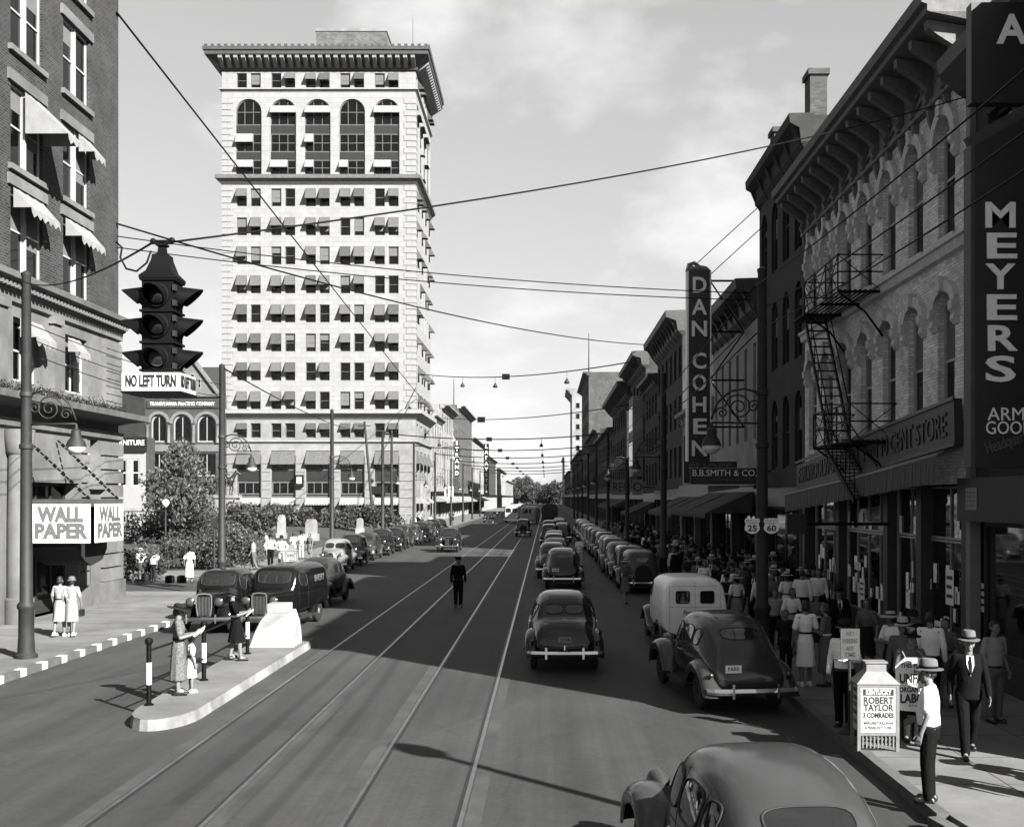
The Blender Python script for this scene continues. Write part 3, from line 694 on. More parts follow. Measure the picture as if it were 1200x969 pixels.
    q = MB(); q.prism([(36.2, 3.71), (38.7, 3.71), (38.7, 2.3), (38.3, 1.95), (37.4, 1.8), (36.9, 1.95), (36.2, 2.4)], -16.2, -14.75, 'yz'); q.build('rolled_blind', mat('dark_roller_blind', .018, .8, .4, 3), c)
    for (X, Y) in ((-14.35, 36.2), (-14.35, 38.6)):
        a = Vector((X, Y, 3.95)); b = Vector((-16.4, Y - .1 if Y < 37 else Y, 5.95)); n = 16; q = MB()
        for i in range(n):
            p0, p1 = a.lerp(b, i / n), a.lerp(b, (i + .72) / n); q.bar(p0, p1, .10 if i % 2 else .035, .035 if i % 2 else .10)
        q.build('chain', black, c)
    pn = mat('poster_white', .72, .7, .06, 5, dirt=.1)
    def wp(name, loc, rz, w, label):
        s = thing(name, label, 'sign', loc, rz)
        MB().box(-w / 2, w / 2, -.02, .02, 0, 1.22).build('board', pn, s)
        text('lettering', 'WALL', .62, letter_grey, s, (0, -.024, .87), width=w * .78, bold=.034); text('lettering', 'PAPER', .62, letter_grey, s, (0, -.024, .35), width=w * .9, bold=.034)
    wp('hanging_sign', (-15.17, 36.0, 2.58), 0, 1.85, 'white WALL PAPER sign on the canopy side next to the tall lamp pole')
    wp('hanging_sign', (-14.2, 37.45, 2.58), R(90), 2.35, 'white WALL PAPER sign on the canopy front facing the street, beyond the gap')
corner_block()

# ------------------------------------------------------------------ printing house and furniture shop behind the park
def printing():
    Y0 = 159.5; k = F / Y0; X0 = PX(170, Y0); W_ = 88 / k; ux = lambda u: (u - 172) / k; vz = lambda v: PZ(v, Y0)
    t = thing('printing_house', 'gabled stone printing house with paired arched windows behind the park tree', 'building', (X0, Y0, 0))
    sm = mat('rough_brown_stone', .07, .9, .35, 1.2, bump=.5, bscale=6, dirt=.3)
    arched = [(ux(179), ux(197)), (ux(205), ux(226)), (ux(233), ux(255))]
    ops = [(a, b, vz(518), vz(486), (b - a) / 2) for a, b in arched] + [(a, b, vz(558), vz(531)) for a, b in arched] + [(a, b, vz(612), vz(570)) for a, b in arched]
    mb = MB(); wall(mb, W_, 0, vz(462), ops, dep=.5); mb.build('wall', sm, t, fix=False)
    mb = MB(); body_box(mb, W_, 3.2, vz(462)); mb.build('rear_walls', sm, t, fix=False)
    for o in ops: window(t, o, mat('printing_frame', .3, .7, .1, 3), fw=.2, cols=2, rows=1, y=.25)
    q = MB(); q.prism([(ux(196), vz(462)), (ux(259), vz(462)), (ux(228), vz(421))], -.15, .6, 'xz'); g = q.build('gable', mat('gable_stone', .17, .85, .2, 1.5, bump=.3, bscale=8), t)
    for a, b in ((196, 228), (228, 259)):
        q = MB(); q.bar((ux(a), .0, vz(462 if a == 196 else 420)), (ux(b), 0, vz(420 if a == 196 else 462)), 1.1, .35); q.build('coping', stone, g)
    window(g, (ux(224), ux(231), vz(455), vz(438), .35), MATS['printing_frame'], y=-.2, fw=.1); window(g, (ux(234), ux(238), vz(455), vz(444)), MATS['printing_frame'], y=-.2, fw=.1)
    q = MB(); q.prism([(0.3, vz(462)), (3.1, vz(462)), (2.9, vz(428)), (2.3, vz(428))], 0, W_ - .05, 'yz'); q.build('roof', mat('slate_roof', .035, .7, .3, 3), t)
    q = MB(); cornice(q, 0, W_, [(0, vz(466)), (.3, vz(465)), (.4, vz(462)), (0, vz(461))], .3); q.build('cornice', stone, t, fix=False)
    MB().box(.3, W_ - .2, -.2, -.01, vz(478), vz(469)).build('sign_band', mat('sign_band', .05, .6, .2, 3), t)
    text('lettering', 'TRANSYLVANIA PRINTING COMPANY', .7, letter_white, t, (W_ / 2, -.22, vz(473.5)), width=W_ * .86)
    MB().box(.3, W_ - .2, -.16, -.01, vz(529), vz(521)).build('frieze', MATS['gable_stone'], t)
    for a, b in arched:
        q = MB(); c, r = (a + b) / 2, (b - a) / 2; zs_ = vz(486) - r; n = 12; r1, r2 = r + .08, r + .5
        for i in range(n):
            a0, a1 = math.pi * i / n, math.pi * (i + 1) / n
            vs = [(c + rr * math.cos(aa), yy, zs_ + rr * math.sin(aa)) for yy in (-.18, -.002) for rr, aa in ((r1, a0), (r2, a0), (r2, a1), (r1, a1))]
            q.add(vs, [(0, 1, 2, 3), (1, 5, 6, 2), (0, 3, 7, 4)])
        q.build('arch_ring', MATS['gable_stone'], t, fix=False)
    for a in (172.5, 200, 229, 257): 
        q = MB(); q.lathe([(.3, vz(519)), (.22, vz(518)), (.22, vz(500)), (.34, vz(498))], (ux(a) + (.3 if a < 180 else 0), -.2, 0), n=8); q.build('colonnette', stone, t, 40)
    # furniture shop
    X1 = PX(118, Y0); w2 = 54 / k; f = thing('furniture_shop', 'low furniture shop with dark signboard above a white front', 'building', (X1, Y0 - 4, 0))
    k2 = F / (Y0 - 4); vz = lambda v: PZ(v, Y0 - 4); w2 = PX(171, Y0 - 4) - PX(118, Y0 - 4); f.location.x = PX(118, Y0 - 4)
    wx = lambda u: (u - 118) / k2
    ops = [(wx(u), wx(u + 9), vz(570), vz(538)) for u in (125, 139.5, 154)]
    mb = MB(); wall(mb, w2, 0, vz(530), ops, dep=.3); mb.build('wall', mat('painted_front', .3, .7, .1, 2), f, fix=False)
    for o in ops: window(f, o, white, fw=.15)
    mb = MB(); body_box(mb, w2, 3.6, vz(512)); mb.build('rear_walls', MATS['rough_brown_stone'], f, fix=False)
    MB().box(0, w2, -.3, .3, vz(530), vz(512)).build('signboard', sign_black, f)
    text('lettering', 'FURNITURE', 1.0, letter_white, f, (wx(151), -.32, vz(519)), width=38 / k2)
    # dark house behind
    d = thing('dark_brick_house', 'dark windowless brick house behind the furniture shop roof', 'building', (PX(100, 180), 178, 0))
    w3 = PX(172, 180) - PX(100, 180); q = MB(); q.box(0, w3, 0, 10, 0, PZ(462, 180)); q.build('wall', brick('old_dark_brick', .03, .04, .3, .1), d)
    q = MB(); q.prism([(0, PZ(462, 180) + .003), (10, PZ(462, 180) + .003), (5, PZ(448, 180))], -.2, w3 + .2, 'yz'); q.build('roof', MATS['slate_roof'], d)
printing()

# ------------------------------------------------------------------ generic shop building in the row
shop_glass = mat('shop_glass', .012, .03, 0, spec=.9)
def row_building(label, side, X, y0, y1, H, D, storeys, bays, wm, tm, name='shop_building', arch=0, gz=4.3, win=(.5, .62), proj=.6, aw=None, fm=None, cornh=.9, simple=True, fascia=None, corn_m=None, top=True):
    L = y1 - y0
    t = thing(name, label, 'building', (X, y1 if side > 0 else y0, 0), R(-90 if side > 0 else 90))
    fh = (H - gz - cornh) / max(1, storeys - 1); ops = []; bwid = L / bays; r2 = random.Random(int(y0 * 10))
    for s in range(storeys - 1):
        for b in range(bays):
            c = (b + .5) * bwid; w = bwid * win[0] / 2; zb = gz + s * fh + fh * (1 - win[1]) * .6; zt = zb + fh * win[1]
            ops.append((c - w, c + w, zb, zt, w * arch) if arch else (c - w, c + w, zb, zt))
    mb = MB(); wall(mb, L, gz - .02, H, ops, dep=.25); mb.build('wall', wm, t, fix=False)
    mb = MB(); body_box(mb, L, D, H); mb.build('rear_walls', wm, t, fix=False)
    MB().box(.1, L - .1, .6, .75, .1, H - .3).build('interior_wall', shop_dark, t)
    fm = fm or darkwood
    for o in ops: window(t, o, fm, fw=min(.1, (o[1] - o[0]) * .12), y=.12, blind_frac=r2.choice([None, None, .3, .5]), sill_m=tm if simple is False else None)
    q = MB(); cornice(q, 0, L, [(0, H - cornh), (proj * .3, H - cornh * .8), (proj * .4, H - cornh * .4), (proj, H - cornh * .25), (proj * 1.05, H + .02), (0, H + .08)], .0 if not top else .15); q.build('cornice', corn_m or tm, t, fix=False)
    bk = MB(); bk.prism([(-.02, H - cornh * 1.05), (-proj * .38, H - cornh * .75), (-proj * .8, H - cornh * .3), (-.02, H - cornh * .3)], -.09, .09, 'yz'); bkm = bk.mesh('bracket', tm); nb = max(3, int(L / 1.6))
    for i in range(nb + 1): obj('bracket', bkm, t, (.15 + (L - .3) * i / nb, 0, 0))
    nshop = max(1, round(L / 7)); ws = L / nshop
    MB().box(0, L, -.25, .25, gz - .75, gz - .03).build('fascia', fascia or sign_black, t)
    for i in range(nshop + 1):
        x = min(max(i * ws, .2), L - .2); MB().box(x - .2, x + .2, -.12, .5, .15, gz - .76).build('pier', tm, t)
    for i in range(nshop):
        a, b = i * ws + .42, (i + 1) * ws - .42
        window(t, (a, b, .7, gz - .8), darkwood, fw=.08, y=.2, cols=4, rows=1, name='shop_window', gm=shop_glass)
        MB().box(a, b, .1, .4, .15, .69).build('stall_riser', tm, t)
        if aw: awning(t, a - .3, b + .3, gz - .75, .9, 2.0, aw, y=-.27, valance=.3, scallop=1)
    return t
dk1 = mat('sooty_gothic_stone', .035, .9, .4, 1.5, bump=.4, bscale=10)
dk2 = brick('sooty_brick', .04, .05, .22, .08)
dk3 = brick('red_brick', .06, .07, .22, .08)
lt1 = mat('painted_stucco', .36, .85, .2, 1.5, dirt=.3)
lt2 = mat('pale_facade', .3, .85, .2, 1.5, dirt=.3)
pressed = mat('pressed_tin', .07, .6, .3, 4)

# ------------------------------------------------------------------ five-and-ten store: pale brick, three storeys
def dime_store():
    Yf, L, H = 40.05, 15.75, 14.6
    t = thing('dime_store', 'three-storey pale brick five-and-ten store with hooded arched windows and deep bracketed eaves', 'building', (9, Yf, 0), R(-90))
    bm = brick('pale_painted_brick', 1.0, .7, .21, .075, ms=.01)
    xs = [Yf - (25.9 + 2.165 * i) for i in range(7)]; w = .56
    up = [(x - w, x + w, 9.85, 12.55, w) for x in xs]; lo = [(x - w, x + w, 5.6, 8.6, w * .55) for x in xs]
    mb = MB(); wall(mb, L, 4.3, 13.2, up + lo, dep=.3); mb.build('brick_wall', bm, t, fix=False)
    mb = MB(); body_box(mb, L, 30, H - .4); mb.build('rear_walls', bm, t, fix=False)
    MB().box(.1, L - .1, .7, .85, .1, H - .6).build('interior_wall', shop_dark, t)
    fr = mat('grey_sash', .4, .6, .15, 6); hood = mat('hood_mould', .6, .8, .25, 6)
    r2 = random.Random(3)
    for L_ in (up, lo):
        for o in L_:
            window(t, o, fr, fw=.1, y=.14, blind_frac=r2.choice([None, .4, .5]), sill_m=hood)
            a, b, zb, zt, rise = o; c = (a + b) / 2; zs_ = zt - rise; q = MB(); n = 14; r1, r2_ = w + .02, w + .27
            for i in range(n):
                a0, a1 = math.pi * i / n, math.pi * (i + 1) / n; ks = rise / w
                vs = [(c + rr * math.cos(aa), yy, zs_ + rr * math.sin(aa) * ks + (rr - w) * (1 - ks) * math.sin(aa)) for yy in (-.13, -.002) for rr, aa in ((r1, a0), (r2_, a0), (r2_, a1), (r1, a1))]
                q.add(vs, [(0, 1, 2, 3), (1, 5, 6, 2), (0, 3, 7, 4)])
            hd = q.build('hood_mould', hood, t, fix=False)
            for s in (-1, 1):
                x = c + s * (w + .145); q = MB()
                q.prism([(-.002, zs_ + .02), (-.19, zs_ + .02), (-.18, zs_ - .16), (-.11, zs_ - .25), (-.14, zs_ - .38), (-.05, zs_ - .5), (-.002, zs_ - .5)], x - .12, x + .12, 'yz'); q.build('drop_bracket', hood, hd)
            q = MB(); q.prism([(-.002, zt - .02), (-.2, zt + .03), (-.22, zt + .36), (-.002, zt + .34)], c - .1, c + .1, 'yz'); q.build('keystone', hood, hd)
    # string course between the floors
    q = MB(); cornice(q, 0, L, [(0, 9.35), (.12, 9.4), (.16, 9.6), (.22, 9.62), (.22, 9.7), (0, 9.72)], .1); q.build('string_course', hood, t, fix=False)
    # deep frieze and eaves
    em = mat('eaves_paint', .17, .75, .3, 5, bump=.3, bscale=30)
    q = MB(); cornice(q, 0, L, [(0, 13.0), (.14, 13.05), (.14, 13.18), (.06, 13.2), (.06, 14.05), (.95, 14.2), (1.0, 14.22), (1.0, 14.36), (1.12, 14.4), (1.16, 14.62), (0, 14.7)], .12); q.build('cornice', em, t, fix=False)
    bk = MB(); bk.prism([(-.07, 13.12), (-.2, 13.15), (-.26, 13.3), (-.18, 13.45), (-.34, 13.62), (-.62, 13.8), (-.88, 13.98), (-.9, 14.16), (-.07, 14.02)], -.11, .11, 'yz'); bke = bk.mesh('bracket', em)
    pb = MB(); pb.prism([(-.002, 12.98), (-.16, 12.98), (-.13, 12.75), (-.06, 12.55), (-.002, 12.5)], -.07, .07, 'yz'); pbe = pb.mesh('pendant', em)
    for i in range(15):
        x = .3 + (L - .6) * i / 14
        obj('bracket', bke, t, (x, 0, 0)); obj('pendant', pbe, t, (x, 0, 0))
    for i in range(7):
        c = .3 + (L - .6) * (2 * i + 1) / 14; q = MB()
        n = 16; 
        for k_ in range(n):
            a0, a1 = 2 * math.pi * k_ / n, 2 * math.pi * (k_ + 1) / n
            q.add([(c + rx * math.cos(aa), -.11, 13.62 + rz_ * math.sin(aa)) for rx, rz_, aa in ((.5, .24, a0), (.62, .33, a0), (.62, .33, a1), (.5, .24, a1))], [(0, 1, 2, 3)])
        q.box(c - .3, c + .3, -.13, -.062, 13.56, 13.68); q.build('frieze_panel', em, t, fix=False)
    # store front: glazing, bar, stall riser, pilasters
    pi_ = mat('store_pilaster', .05, .6, .3, 4)
    for (a, b, cc) in ((.9, 4.6, 3), (5.0, 9.6, 4), (10.0, 12.3, 2), (12.6, 15.3, 2)):
        window(t, (a, b, 3.05, 4.25), mat('brass_bar', .22, .4, .2, 8, metal=.5), fw=.05, y=.15, cols=cc, rows=1, name='transom_window', gm=shop_glass)
        window(t, (a, b, .75, 3.03), MATS['brass_bar'], fw=.05, y=.15, cols=cc, rows=1, name='shop_window', gm=shop_glass)
        MB().box(a, b, .08, .35, .15, .74).build('stall_riser', pi_, t)
    for x in (.0, 4.62, 9.62, 12.32, 15.35): MB().box(x, x + .37, -.1, .4, .15, 4.28).build('pilaster', pi_, t)
    card = mat('price_card', .8, .8, .15, 20, bump=0)
    for (u, v, w_, h_) in ((995, 663, .62, .22), (1073, 683, .75, .24), (1100, 688, .5, .8), (1000, 690, .5, .6), (1022, 618, .5, .14), (1087, 745, .5, .7), (1137, 700, .45, .6)):
        Y = 8.88 * F / (u - U0); z = PZ(v, Y); x = Yf - Y
        s = MB(); s.box(x - w_ / 2, x + w_ / 2, .125, .135, z - h_ / 2, z + h_ / 2); cc = s.build('price_card', card, t)
        q = MB()
        for i in range(3): q.box(x - w_ * .38, x + w_ * (.38 - .1 * (i % 2)), .12, .126, z - h_ * .3 + i * h_ * .26, z - h_ * .3 + i * h_ * .26 + h_ * .1)
        q.build('print', letter_dark, cc)
    # goods stacked behind and in front of the glass: pale bolts and boxes seen through it
    gm_ = mat('display_goods', .95, .9, .6, 14)
    for i in range(90):
        x = r2.uniform(.95, 15.2); z = r2.choice([.78, 1.2, 1.62, 2.0, 3.1]); w_ = r2.uniform(.06, .16); h_ = r2.uniform(.15, .5)
        MB().box(x - w_, x + w_, .17, .185, z, z + h_).build('display_card', gm_ if i % 3 else card, t)
    # sign board over the awning, tilting up towards the corner
    sg = thing('store_sign', 'long tilted signboard above the striped awning of the five-and-ten store', 'sign', (8.96, 39.8, 4.22), 0)
    sg.rotation_euler = (R(-3.4), 0, R(0))
    q = MB(); q.prism([(0, 0), (-15.4, 0), (-15.4, .98), (0, .88)], -.3, -.12, 'yz'); q.build('board', mat('sign_board', .07, .55, .25, 4), sg)
    q = MB(); q.box(-.34, -.301, -15.45, .03, .94, 1.02); q.box(-.34, -.301, -15.45, .03, -.04, .03); q.build('moulding', mat('sign_moulding', .1, .5, .2, 4), sg)
    text('lettering', 'F.W.WOOLWORTH CO. 5 and 10 CENT STORE', .74, mat('gilt_letter', .02, .5, .2, 6), sg, (-.31, -7.7, .46), (R(90), 0, R(-90)), width=14.5, bold=.008, ext=.02)
    sm = bpy.data.materials.new('striped_canvas'); sm.use_nodes = True; n, l = sm.node_tree.nodes, sm.node_tree.links
    tcx = n.new('ShaderNodeTexCoord'); sx = n.new('ShaderNodeSeparateXYZ'); l.new(tcx.outputs['Object'], sx.inputs[0])
    m1 = n.new('ShaderNodeMath'); m1.operation = 'PINGPONG'; m1.inputs[1].default_value = .09; l.new(sx.outputs[0], m1.inputs[0])
    m2 = n.new('ShaderNodeMapRange'); m2.inputs[1].default_value = .04; m2.inputs[2].default_value = .05; m2.inputs[3].default_value = .02; m2.inputs[4].default_value = .05; l.new(m1.outputs[0], m2.inputs[0]); l.new(m2.outputs[0], n['Principled BSDF'].inputs['Base Color']); n['Principled BSDF'].inputs['Roughness'].default_value = .9
    a = thing('store_awning', 'half-rolled striped awning with deep fringe under the five-and-ten signboard', 'awning', (8.85, 39.7, 4.15), R(-90)); a.rotation_euler = (0, R(-3.0), R(-90))
    q = MB(); N = 150; pts = []
    for i in range(N + 1):
        x = 15.4 * i / N; pts += [(x, -.42, .05), (x, -.62 - .012 * math.sin(i * .9), -.1), (x, -.64 + .02 * math.sin(i * 1.3), -.62 - .02 * (i % 3))]
    q.add(pts, [(3 * i + j, 3 * i + 3 + j, 3 * i + 4 + j, 3 * i + 1 + j) for i in range(N) for j in (0, 1)]); q.build('cloth', sm, a, fix=False)
    MB().tube([(0, -.6, -.06), (6, -.6, -.08), (9, -.6, -.1), (15.4, -.6, -.06)], .045, 8).build('roller', mat('awning_roller', .3, .6, .2, 5), a, True)
dime_store()

# fire escape on the pale brick front
def fire_escape():
    t = thing('fire_escape', 'black iron fire escape with two landings and a steep stair on the pale brick store', 'fire escape', (0, 0, 0))
    def landing(y0, y1, z, x0=7.75):
        q = MB(); n = 9
        for i in range(n): x = x0 + (8.95 - x0) * (i + .5) / n; q.box(x - .03, x + .03, y0, y1, z, z + .03)
        for y in (y0, (y0 + y1) / 2, y1): q.box(x0, 8.98, y - .03, y + .03, z - .07, z - .001)
        q.build('platform', black, t)
        q = MB()
        for h in (.5, .95):
            q.bar((x0, y0, z + h), (x0, y1, z + h), .035); q.bar((x0, y0, z + h), (8.95, y0, z + h), .035); q.bar((x0, y1, z + h), (8.95, y1, z + h), .035)
        m = 3
        for i in range(m + 1): y = y0 + (y1 - y0) * i / m; q.bar((x0, y, z), (x0, y, z + .98), .035)
        for i in range(m):
            a, b = y0 + (y1 - y0) * i / m, y0 + (y1 - y0) * (i + 1) / m
            q.bar((x0, a, z), (x0, b, z + .95), .02); q.bar((x0, b, z), (x0, a, z + .95), .02)
        for y in (y0, y1): q.bar((x0, y, z), (8.95, y, z + .95), .02); q.bar((8.9, y, z), (x0, y, z + .95), .02)
        q.build('railing', black, t)
        for y in (y0 + .1, y1 - .1): MB().tube([(x0 + .1, y, z - .07), (8.5, y, z - .55), (8.97, y, z - 1.2)], .03, 6).build('bracket', black, t)
    landing(30.6, 34.6, 9.5); landing(29.4, 33.4, 5.45)
    def stair(a, b):
        a, b = Vector(a), Vector(b); q = MB()
        for x in (0, .62): q.bar(a + Vector((x, 0, 0)), b + Vector((x, 0, 0)), .05, .14); q.bar(a + Vector((x, 0, .85)), b + Vector((x, 0, .85)), .03)
        for i in range(0, 8): p = a.lerp(b, i / 7); q.bar(p, p + Vector((0, 0, .85)), .022)
        q.build('stringer', black, t); n = 15
        tm = MB(); tm.box(0, .62, -.11, .11, -.012, .012); tme = tm.mesh('tread', black)
        for i in range(n): obj('tread', tme, t, a.lerp(b, (i + .5) / n))
    stair((8.0, 35.6, 9.5), (8.0, 32.6, 5.5)); stair((8.0, 33.1, 5.45), (8.0, 29.9, 3.9))
    q = MB(); q.box(7.75, 8.95, 34.6, 36.4, 9.5, 9.53); q.build('platform', black, t)
fire_escape()

# ------------------------------------------------------------------ the rest of the right-hand row
def army_store():
    Yf, L, H = 24.25, 9.4, 13.2
    t = thing('army_goods_store', 'dark corner store with plate glass front beside the pale five-and-ten', 'building', (9, Yf, 0), R(-90))
    ops = [(x - .6, x + .6, z, z + 2.6) for x in (1.4, 3.6, 5.8, 8) for z in (5.6, 9.2)]
    mb = MB(); wall(mb, L, 4.2, H, ops, dep=.3); mb.build('wall', dk2, t, fix=False)
    mb = MB(); body_box(mb, L, 30, H); mb.build('rear_walls', dk2, t, fix=False)
    for o in ops: window(t, o, darkwood, y=.15, sill_m=stone_grey)
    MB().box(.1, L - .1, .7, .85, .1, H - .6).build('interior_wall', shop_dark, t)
    MB().box(-.12, .12, -.12, .1, .15, H).build('corner_pier', lt2, t)
    for (a, b) in ((.3, 4.4), (4.8, 9.1)):
        window(t, (a, b, .8, 3.5), darkwood, fw=.09, y=.1, cols=2, rows=1, name='shop_window', gm=shop_glass); MB().box(a, b, .05, .4, .15, .79).build('stall_riser', darkwood, t)
    MB().box(0, L, -.35, .2, 3.52, 4.4).build('fascia', mat('shop_fascia', .02, .6, .3, 3), t)
    q = MB(); cornice(q, 0, L, [(0, 12.3), (.3, 12.5), (.7, 12.9), (.75, 13.2), (0, 13.3)], .1); q.build('cornice', pressed, t, fix=False)
    c = MB(); c.box(.55, 1.15, -.37, -.352, 3.75, 4.2); n_ = c.build('notice', mat('pale_notice', .3, .8, .15, 9), t)
    q = MB()
    for i in range(4): q.box(.62, 1.08, -.376, -.371, 3.82 + i * .09, 3.86 + i * .09)
    q.build('print', letter_grey, n_)
    s = thing('vertical_sign', 'tall dark projecting sign with pale letters MEYERS stacked down it', 'sign', (0, 0, 0)); Y = 20.0
    zx = lambda v: PZ(v, Y)
    q = MB(); q.prism([(7.42, zx(548)), (8.75, zx(548)), (8.75, zx(120)), (7.42, zx(172))], Y, Y + .3, 'xz'); q.build('panel', mat('dark_sign_panel', .02, .5, .25, 3), s)
    q = MB(); q.bar((7.4, Y + .15, zx(548)), (7.4, Y + .15, zx(170)), .07, .34); q.bar((7.4, Y + .15, zx(171)), (8.75, Y + .15, zx(119)), .1, .36); q.build('edging', pressed, s)
    for i, ch in enumerate('MEYERS'): text('letter', ch, .61, letter_white, s, (7.88, Y - .01, zx(254 + i * 36)), width=.52, bold=.014, ext=.02)
    text('letter', 'ARMY', .32, letter_white, s, (7.66, Y - .01, zx(486)), width=.85, align='LEFT'); text('letter', 'GOODS', .32, letter_white, s, (7.62, Y - .01, zx(502)), width=.95, align='LEFT')
    text('letter', 'Headquarters', .3, letter_grey, s, (7.62, Y - .01, zx(526)), (R(90), R(-18), 0), width=.95, align='LEFT')
    for z in (zx(190), zx(330), zx(500)): MB().bar((8.74, Y + .15, z), (9.0, Y + .15, z), .06).build('bracket', black, s)
    s2 = thing('upper_sign', 'dark sign panel high above the stacked pale letters, its top out of view', 'sign', (0, 0, 0))
    MB().box(7.42, 8.8, Y + .1, Y + .35, zx(118), zx(0)).build('panel', MATS['dark_sign_panel'], s2); text('letter', 'A', .7, letter_white, s2, (8.12, Y + .085, zx(34)), width=.54, bold=.02)
    MB().box(8.79, 9.0, Y + .2, Y + .26, zx(60), zx(56)).build('bracket', black, s2)
army_store()
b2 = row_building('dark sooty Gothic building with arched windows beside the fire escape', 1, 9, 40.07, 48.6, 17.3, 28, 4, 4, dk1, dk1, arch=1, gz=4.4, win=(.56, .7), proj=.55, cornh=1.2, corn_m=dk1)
for y in (1.2, 7.6):
    q = MB(); q.box(y - .42, y + .42, .3, .9, 17.2, 18.9); q.box(y - .5, y + .5, .22, .98, 18.901, 19.1); q.build('chimney', brick('chimney_brick', .10, .10, .22, .08), b2)
MB().box(-.0, .5, 1.2, 9, 17.2, 18.6).build('party_wall', MATS['chimney_brick'], b2)
b3 = row_building('plain grey stucco building with tall narrow windows behind the big vertical shoe sign', 1, 9, 48.62, 62, 13.2, 28, 2, 6, lt1, pressed, gz=5.0, win=(.32, .62), proj=1.0, cornh=1.5, aw=canvas_dark, fm=darkwood)
b4 = row_building('low pale two-storey shop beyond the shoe sign', 1, 9, 62.02, 76, 9.4, 28, 2, 7, lt2, lt1, gz=4.8, win=(.45, .6), proj=.5, cornh=.8, aw=canvas_dark)
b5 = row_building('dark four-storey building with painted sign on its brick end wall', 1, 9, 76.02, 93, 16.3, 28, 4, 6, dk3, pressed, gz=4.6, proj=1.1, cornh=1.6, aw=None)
q = MB(); q.box(17.02, 17.06, .4, 4.6, 10.2, 15.6); pn = q.build('painted_sign', sign_black, b5)
q = MB()
for z in (10.5, 15.2): q.box(17.061, 17.07, .7, 4.3, z, z + .1)
for y in (.65, 4.2): q.box(17.061, 17.071, y, y + .1, 10.5, 15.3)
q.build('border', letter_white, pn); text('lettering', 'L', 2.0, letter_white, pn, (17.07, 3.4, 14.0), (R(90), 0, R(90)), width=1.0); text('lettering', 'A', 1.2, letter_grey, pn, (17.07, 2.2, 11.8), (R(90), 0, R(90)), shear=.4)
pn.location.x = -.02
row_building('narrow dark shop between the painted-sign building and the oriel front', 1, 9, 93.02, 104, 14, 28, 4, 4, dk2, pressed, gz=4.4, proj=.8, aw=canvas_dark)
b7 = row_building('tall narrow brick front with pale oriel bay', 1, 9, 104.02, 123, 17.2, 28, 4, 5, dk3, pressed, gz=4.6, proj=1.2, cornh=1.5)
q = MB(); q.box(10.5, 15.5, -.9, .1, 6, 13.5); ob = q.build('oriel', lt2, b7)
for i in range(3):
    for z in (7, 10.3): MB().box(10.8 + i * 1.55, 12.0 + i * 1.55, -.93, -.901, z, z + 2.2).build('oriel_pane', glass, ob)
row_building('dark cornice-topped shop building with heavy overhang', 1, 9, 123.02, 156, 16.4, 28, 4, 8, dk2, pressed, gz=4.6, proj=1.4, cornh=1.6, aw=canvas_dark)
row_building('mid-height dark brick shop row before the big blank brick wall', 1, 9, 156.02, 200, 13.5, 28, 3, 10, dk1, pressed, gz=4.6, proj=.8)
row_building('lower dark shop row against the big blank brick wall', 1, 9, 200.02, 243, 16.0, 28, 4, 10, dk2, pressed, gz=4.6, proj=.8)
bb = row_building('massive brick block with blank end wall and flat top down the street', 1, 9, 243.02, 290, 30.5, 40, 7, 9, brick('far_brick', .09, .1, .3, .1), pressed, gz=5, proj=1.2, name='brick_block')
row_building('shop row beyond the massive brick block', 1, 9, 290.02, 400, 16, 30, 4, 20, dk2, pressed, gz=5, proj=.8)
b9 = row_building('slender pale office tower rising far down the street', 1, 9, 400.02, 430, 42, 26, 11, 6, lt2, lt2, gz=5, proj=2, cornh=2.5, name='far_office_tower')
def end_windows(b, L, cols, rows, y0, z0, dx, dz, w, h):
    q = MB(); q.box(.0, .06, 0, w, 0, h); fme = q.mesh('end_window', lt2); q = MB(); q.box(.061, .07, .12 * w, .88 * w, .08 * h, .92 * h); pme = q.mesh('pane', glass)
    for i in range(cols):
        for j in range(rows): f_ = obj('end_window', fme, b, (L + .005, y0 + i * dx, z0 + j * dz)); obj('pane', pme, f_)
end_windows(bb, 46.98, 3, 2, 6.0, 21.5, 2.6, 4.0, 1.1, 1.8); end_windows(b9, 29.98, 5, 8, 1.2, 9.0, 3.6, 3.7, 1.6, 2.1)
row_building('low far shop row near the trees', 1, 9, 430.02, 560, 14, 30, 3, 24, dk2, pressed, gz=5, proj=.8)
row_building('pale far block closing the shaded side of the street', 1, 9, 560.02, 640, 24, 20, 6, 10, lt1, lt1, gz=5, proj=.8)
# sunlit far side
LX = -18.4
row_building('ornate pale narrow building just beyond the white tower', -1, LX, 186, 203, 17.5, 26, 4, 4, lt2, lt2, gz=5, proj=.8, aw=canvas)
row_building('pale ornate theatre front beyond the white tower', -1, LX, 203.02, 228, 20.5, 26, 4, 5, lt2, lt2, gz=5, proj=1.2, aw=canvas)
b = row_building('tall brick hotel with white letters painted on its end wall', -1, LX, 242, 285, 23.5, 30, 6, 8, brick('hotel_brick', .11, .13, .3, .1), lt1, gz=5, proj=1.2, aw=canvas, name='hotel_building')
text('wall_lettering', 'VER', 4.6, letter_white, b, (-.03, 3.6, 17.4), (R(90), 0, R(-90)), width=6, bold=.08)
MB().box(-.05, -.01, 1.0, 6.8, 11.4, 13.8).build('wall_poster', lt1, b)
row_building('low shop wedged before the painted hotel wall', -1, LX, 228.02, 241.98, 12, 26, 3, 3, dk3, lt1, gz=5, proj=.6, aw=canvas)
row_building('pale middle row building with round corner top', -1, LX, 285.02, 340, 19, 26, 4, 10, lt1, lt2, gz=5, proj=.9, aw=canvas)
row_building('dark brick far row building on the sunny side', -1, LX, 340.02, 420, 17, 26, 4, 12, dk3, lt1, gz=5, proj=.9)
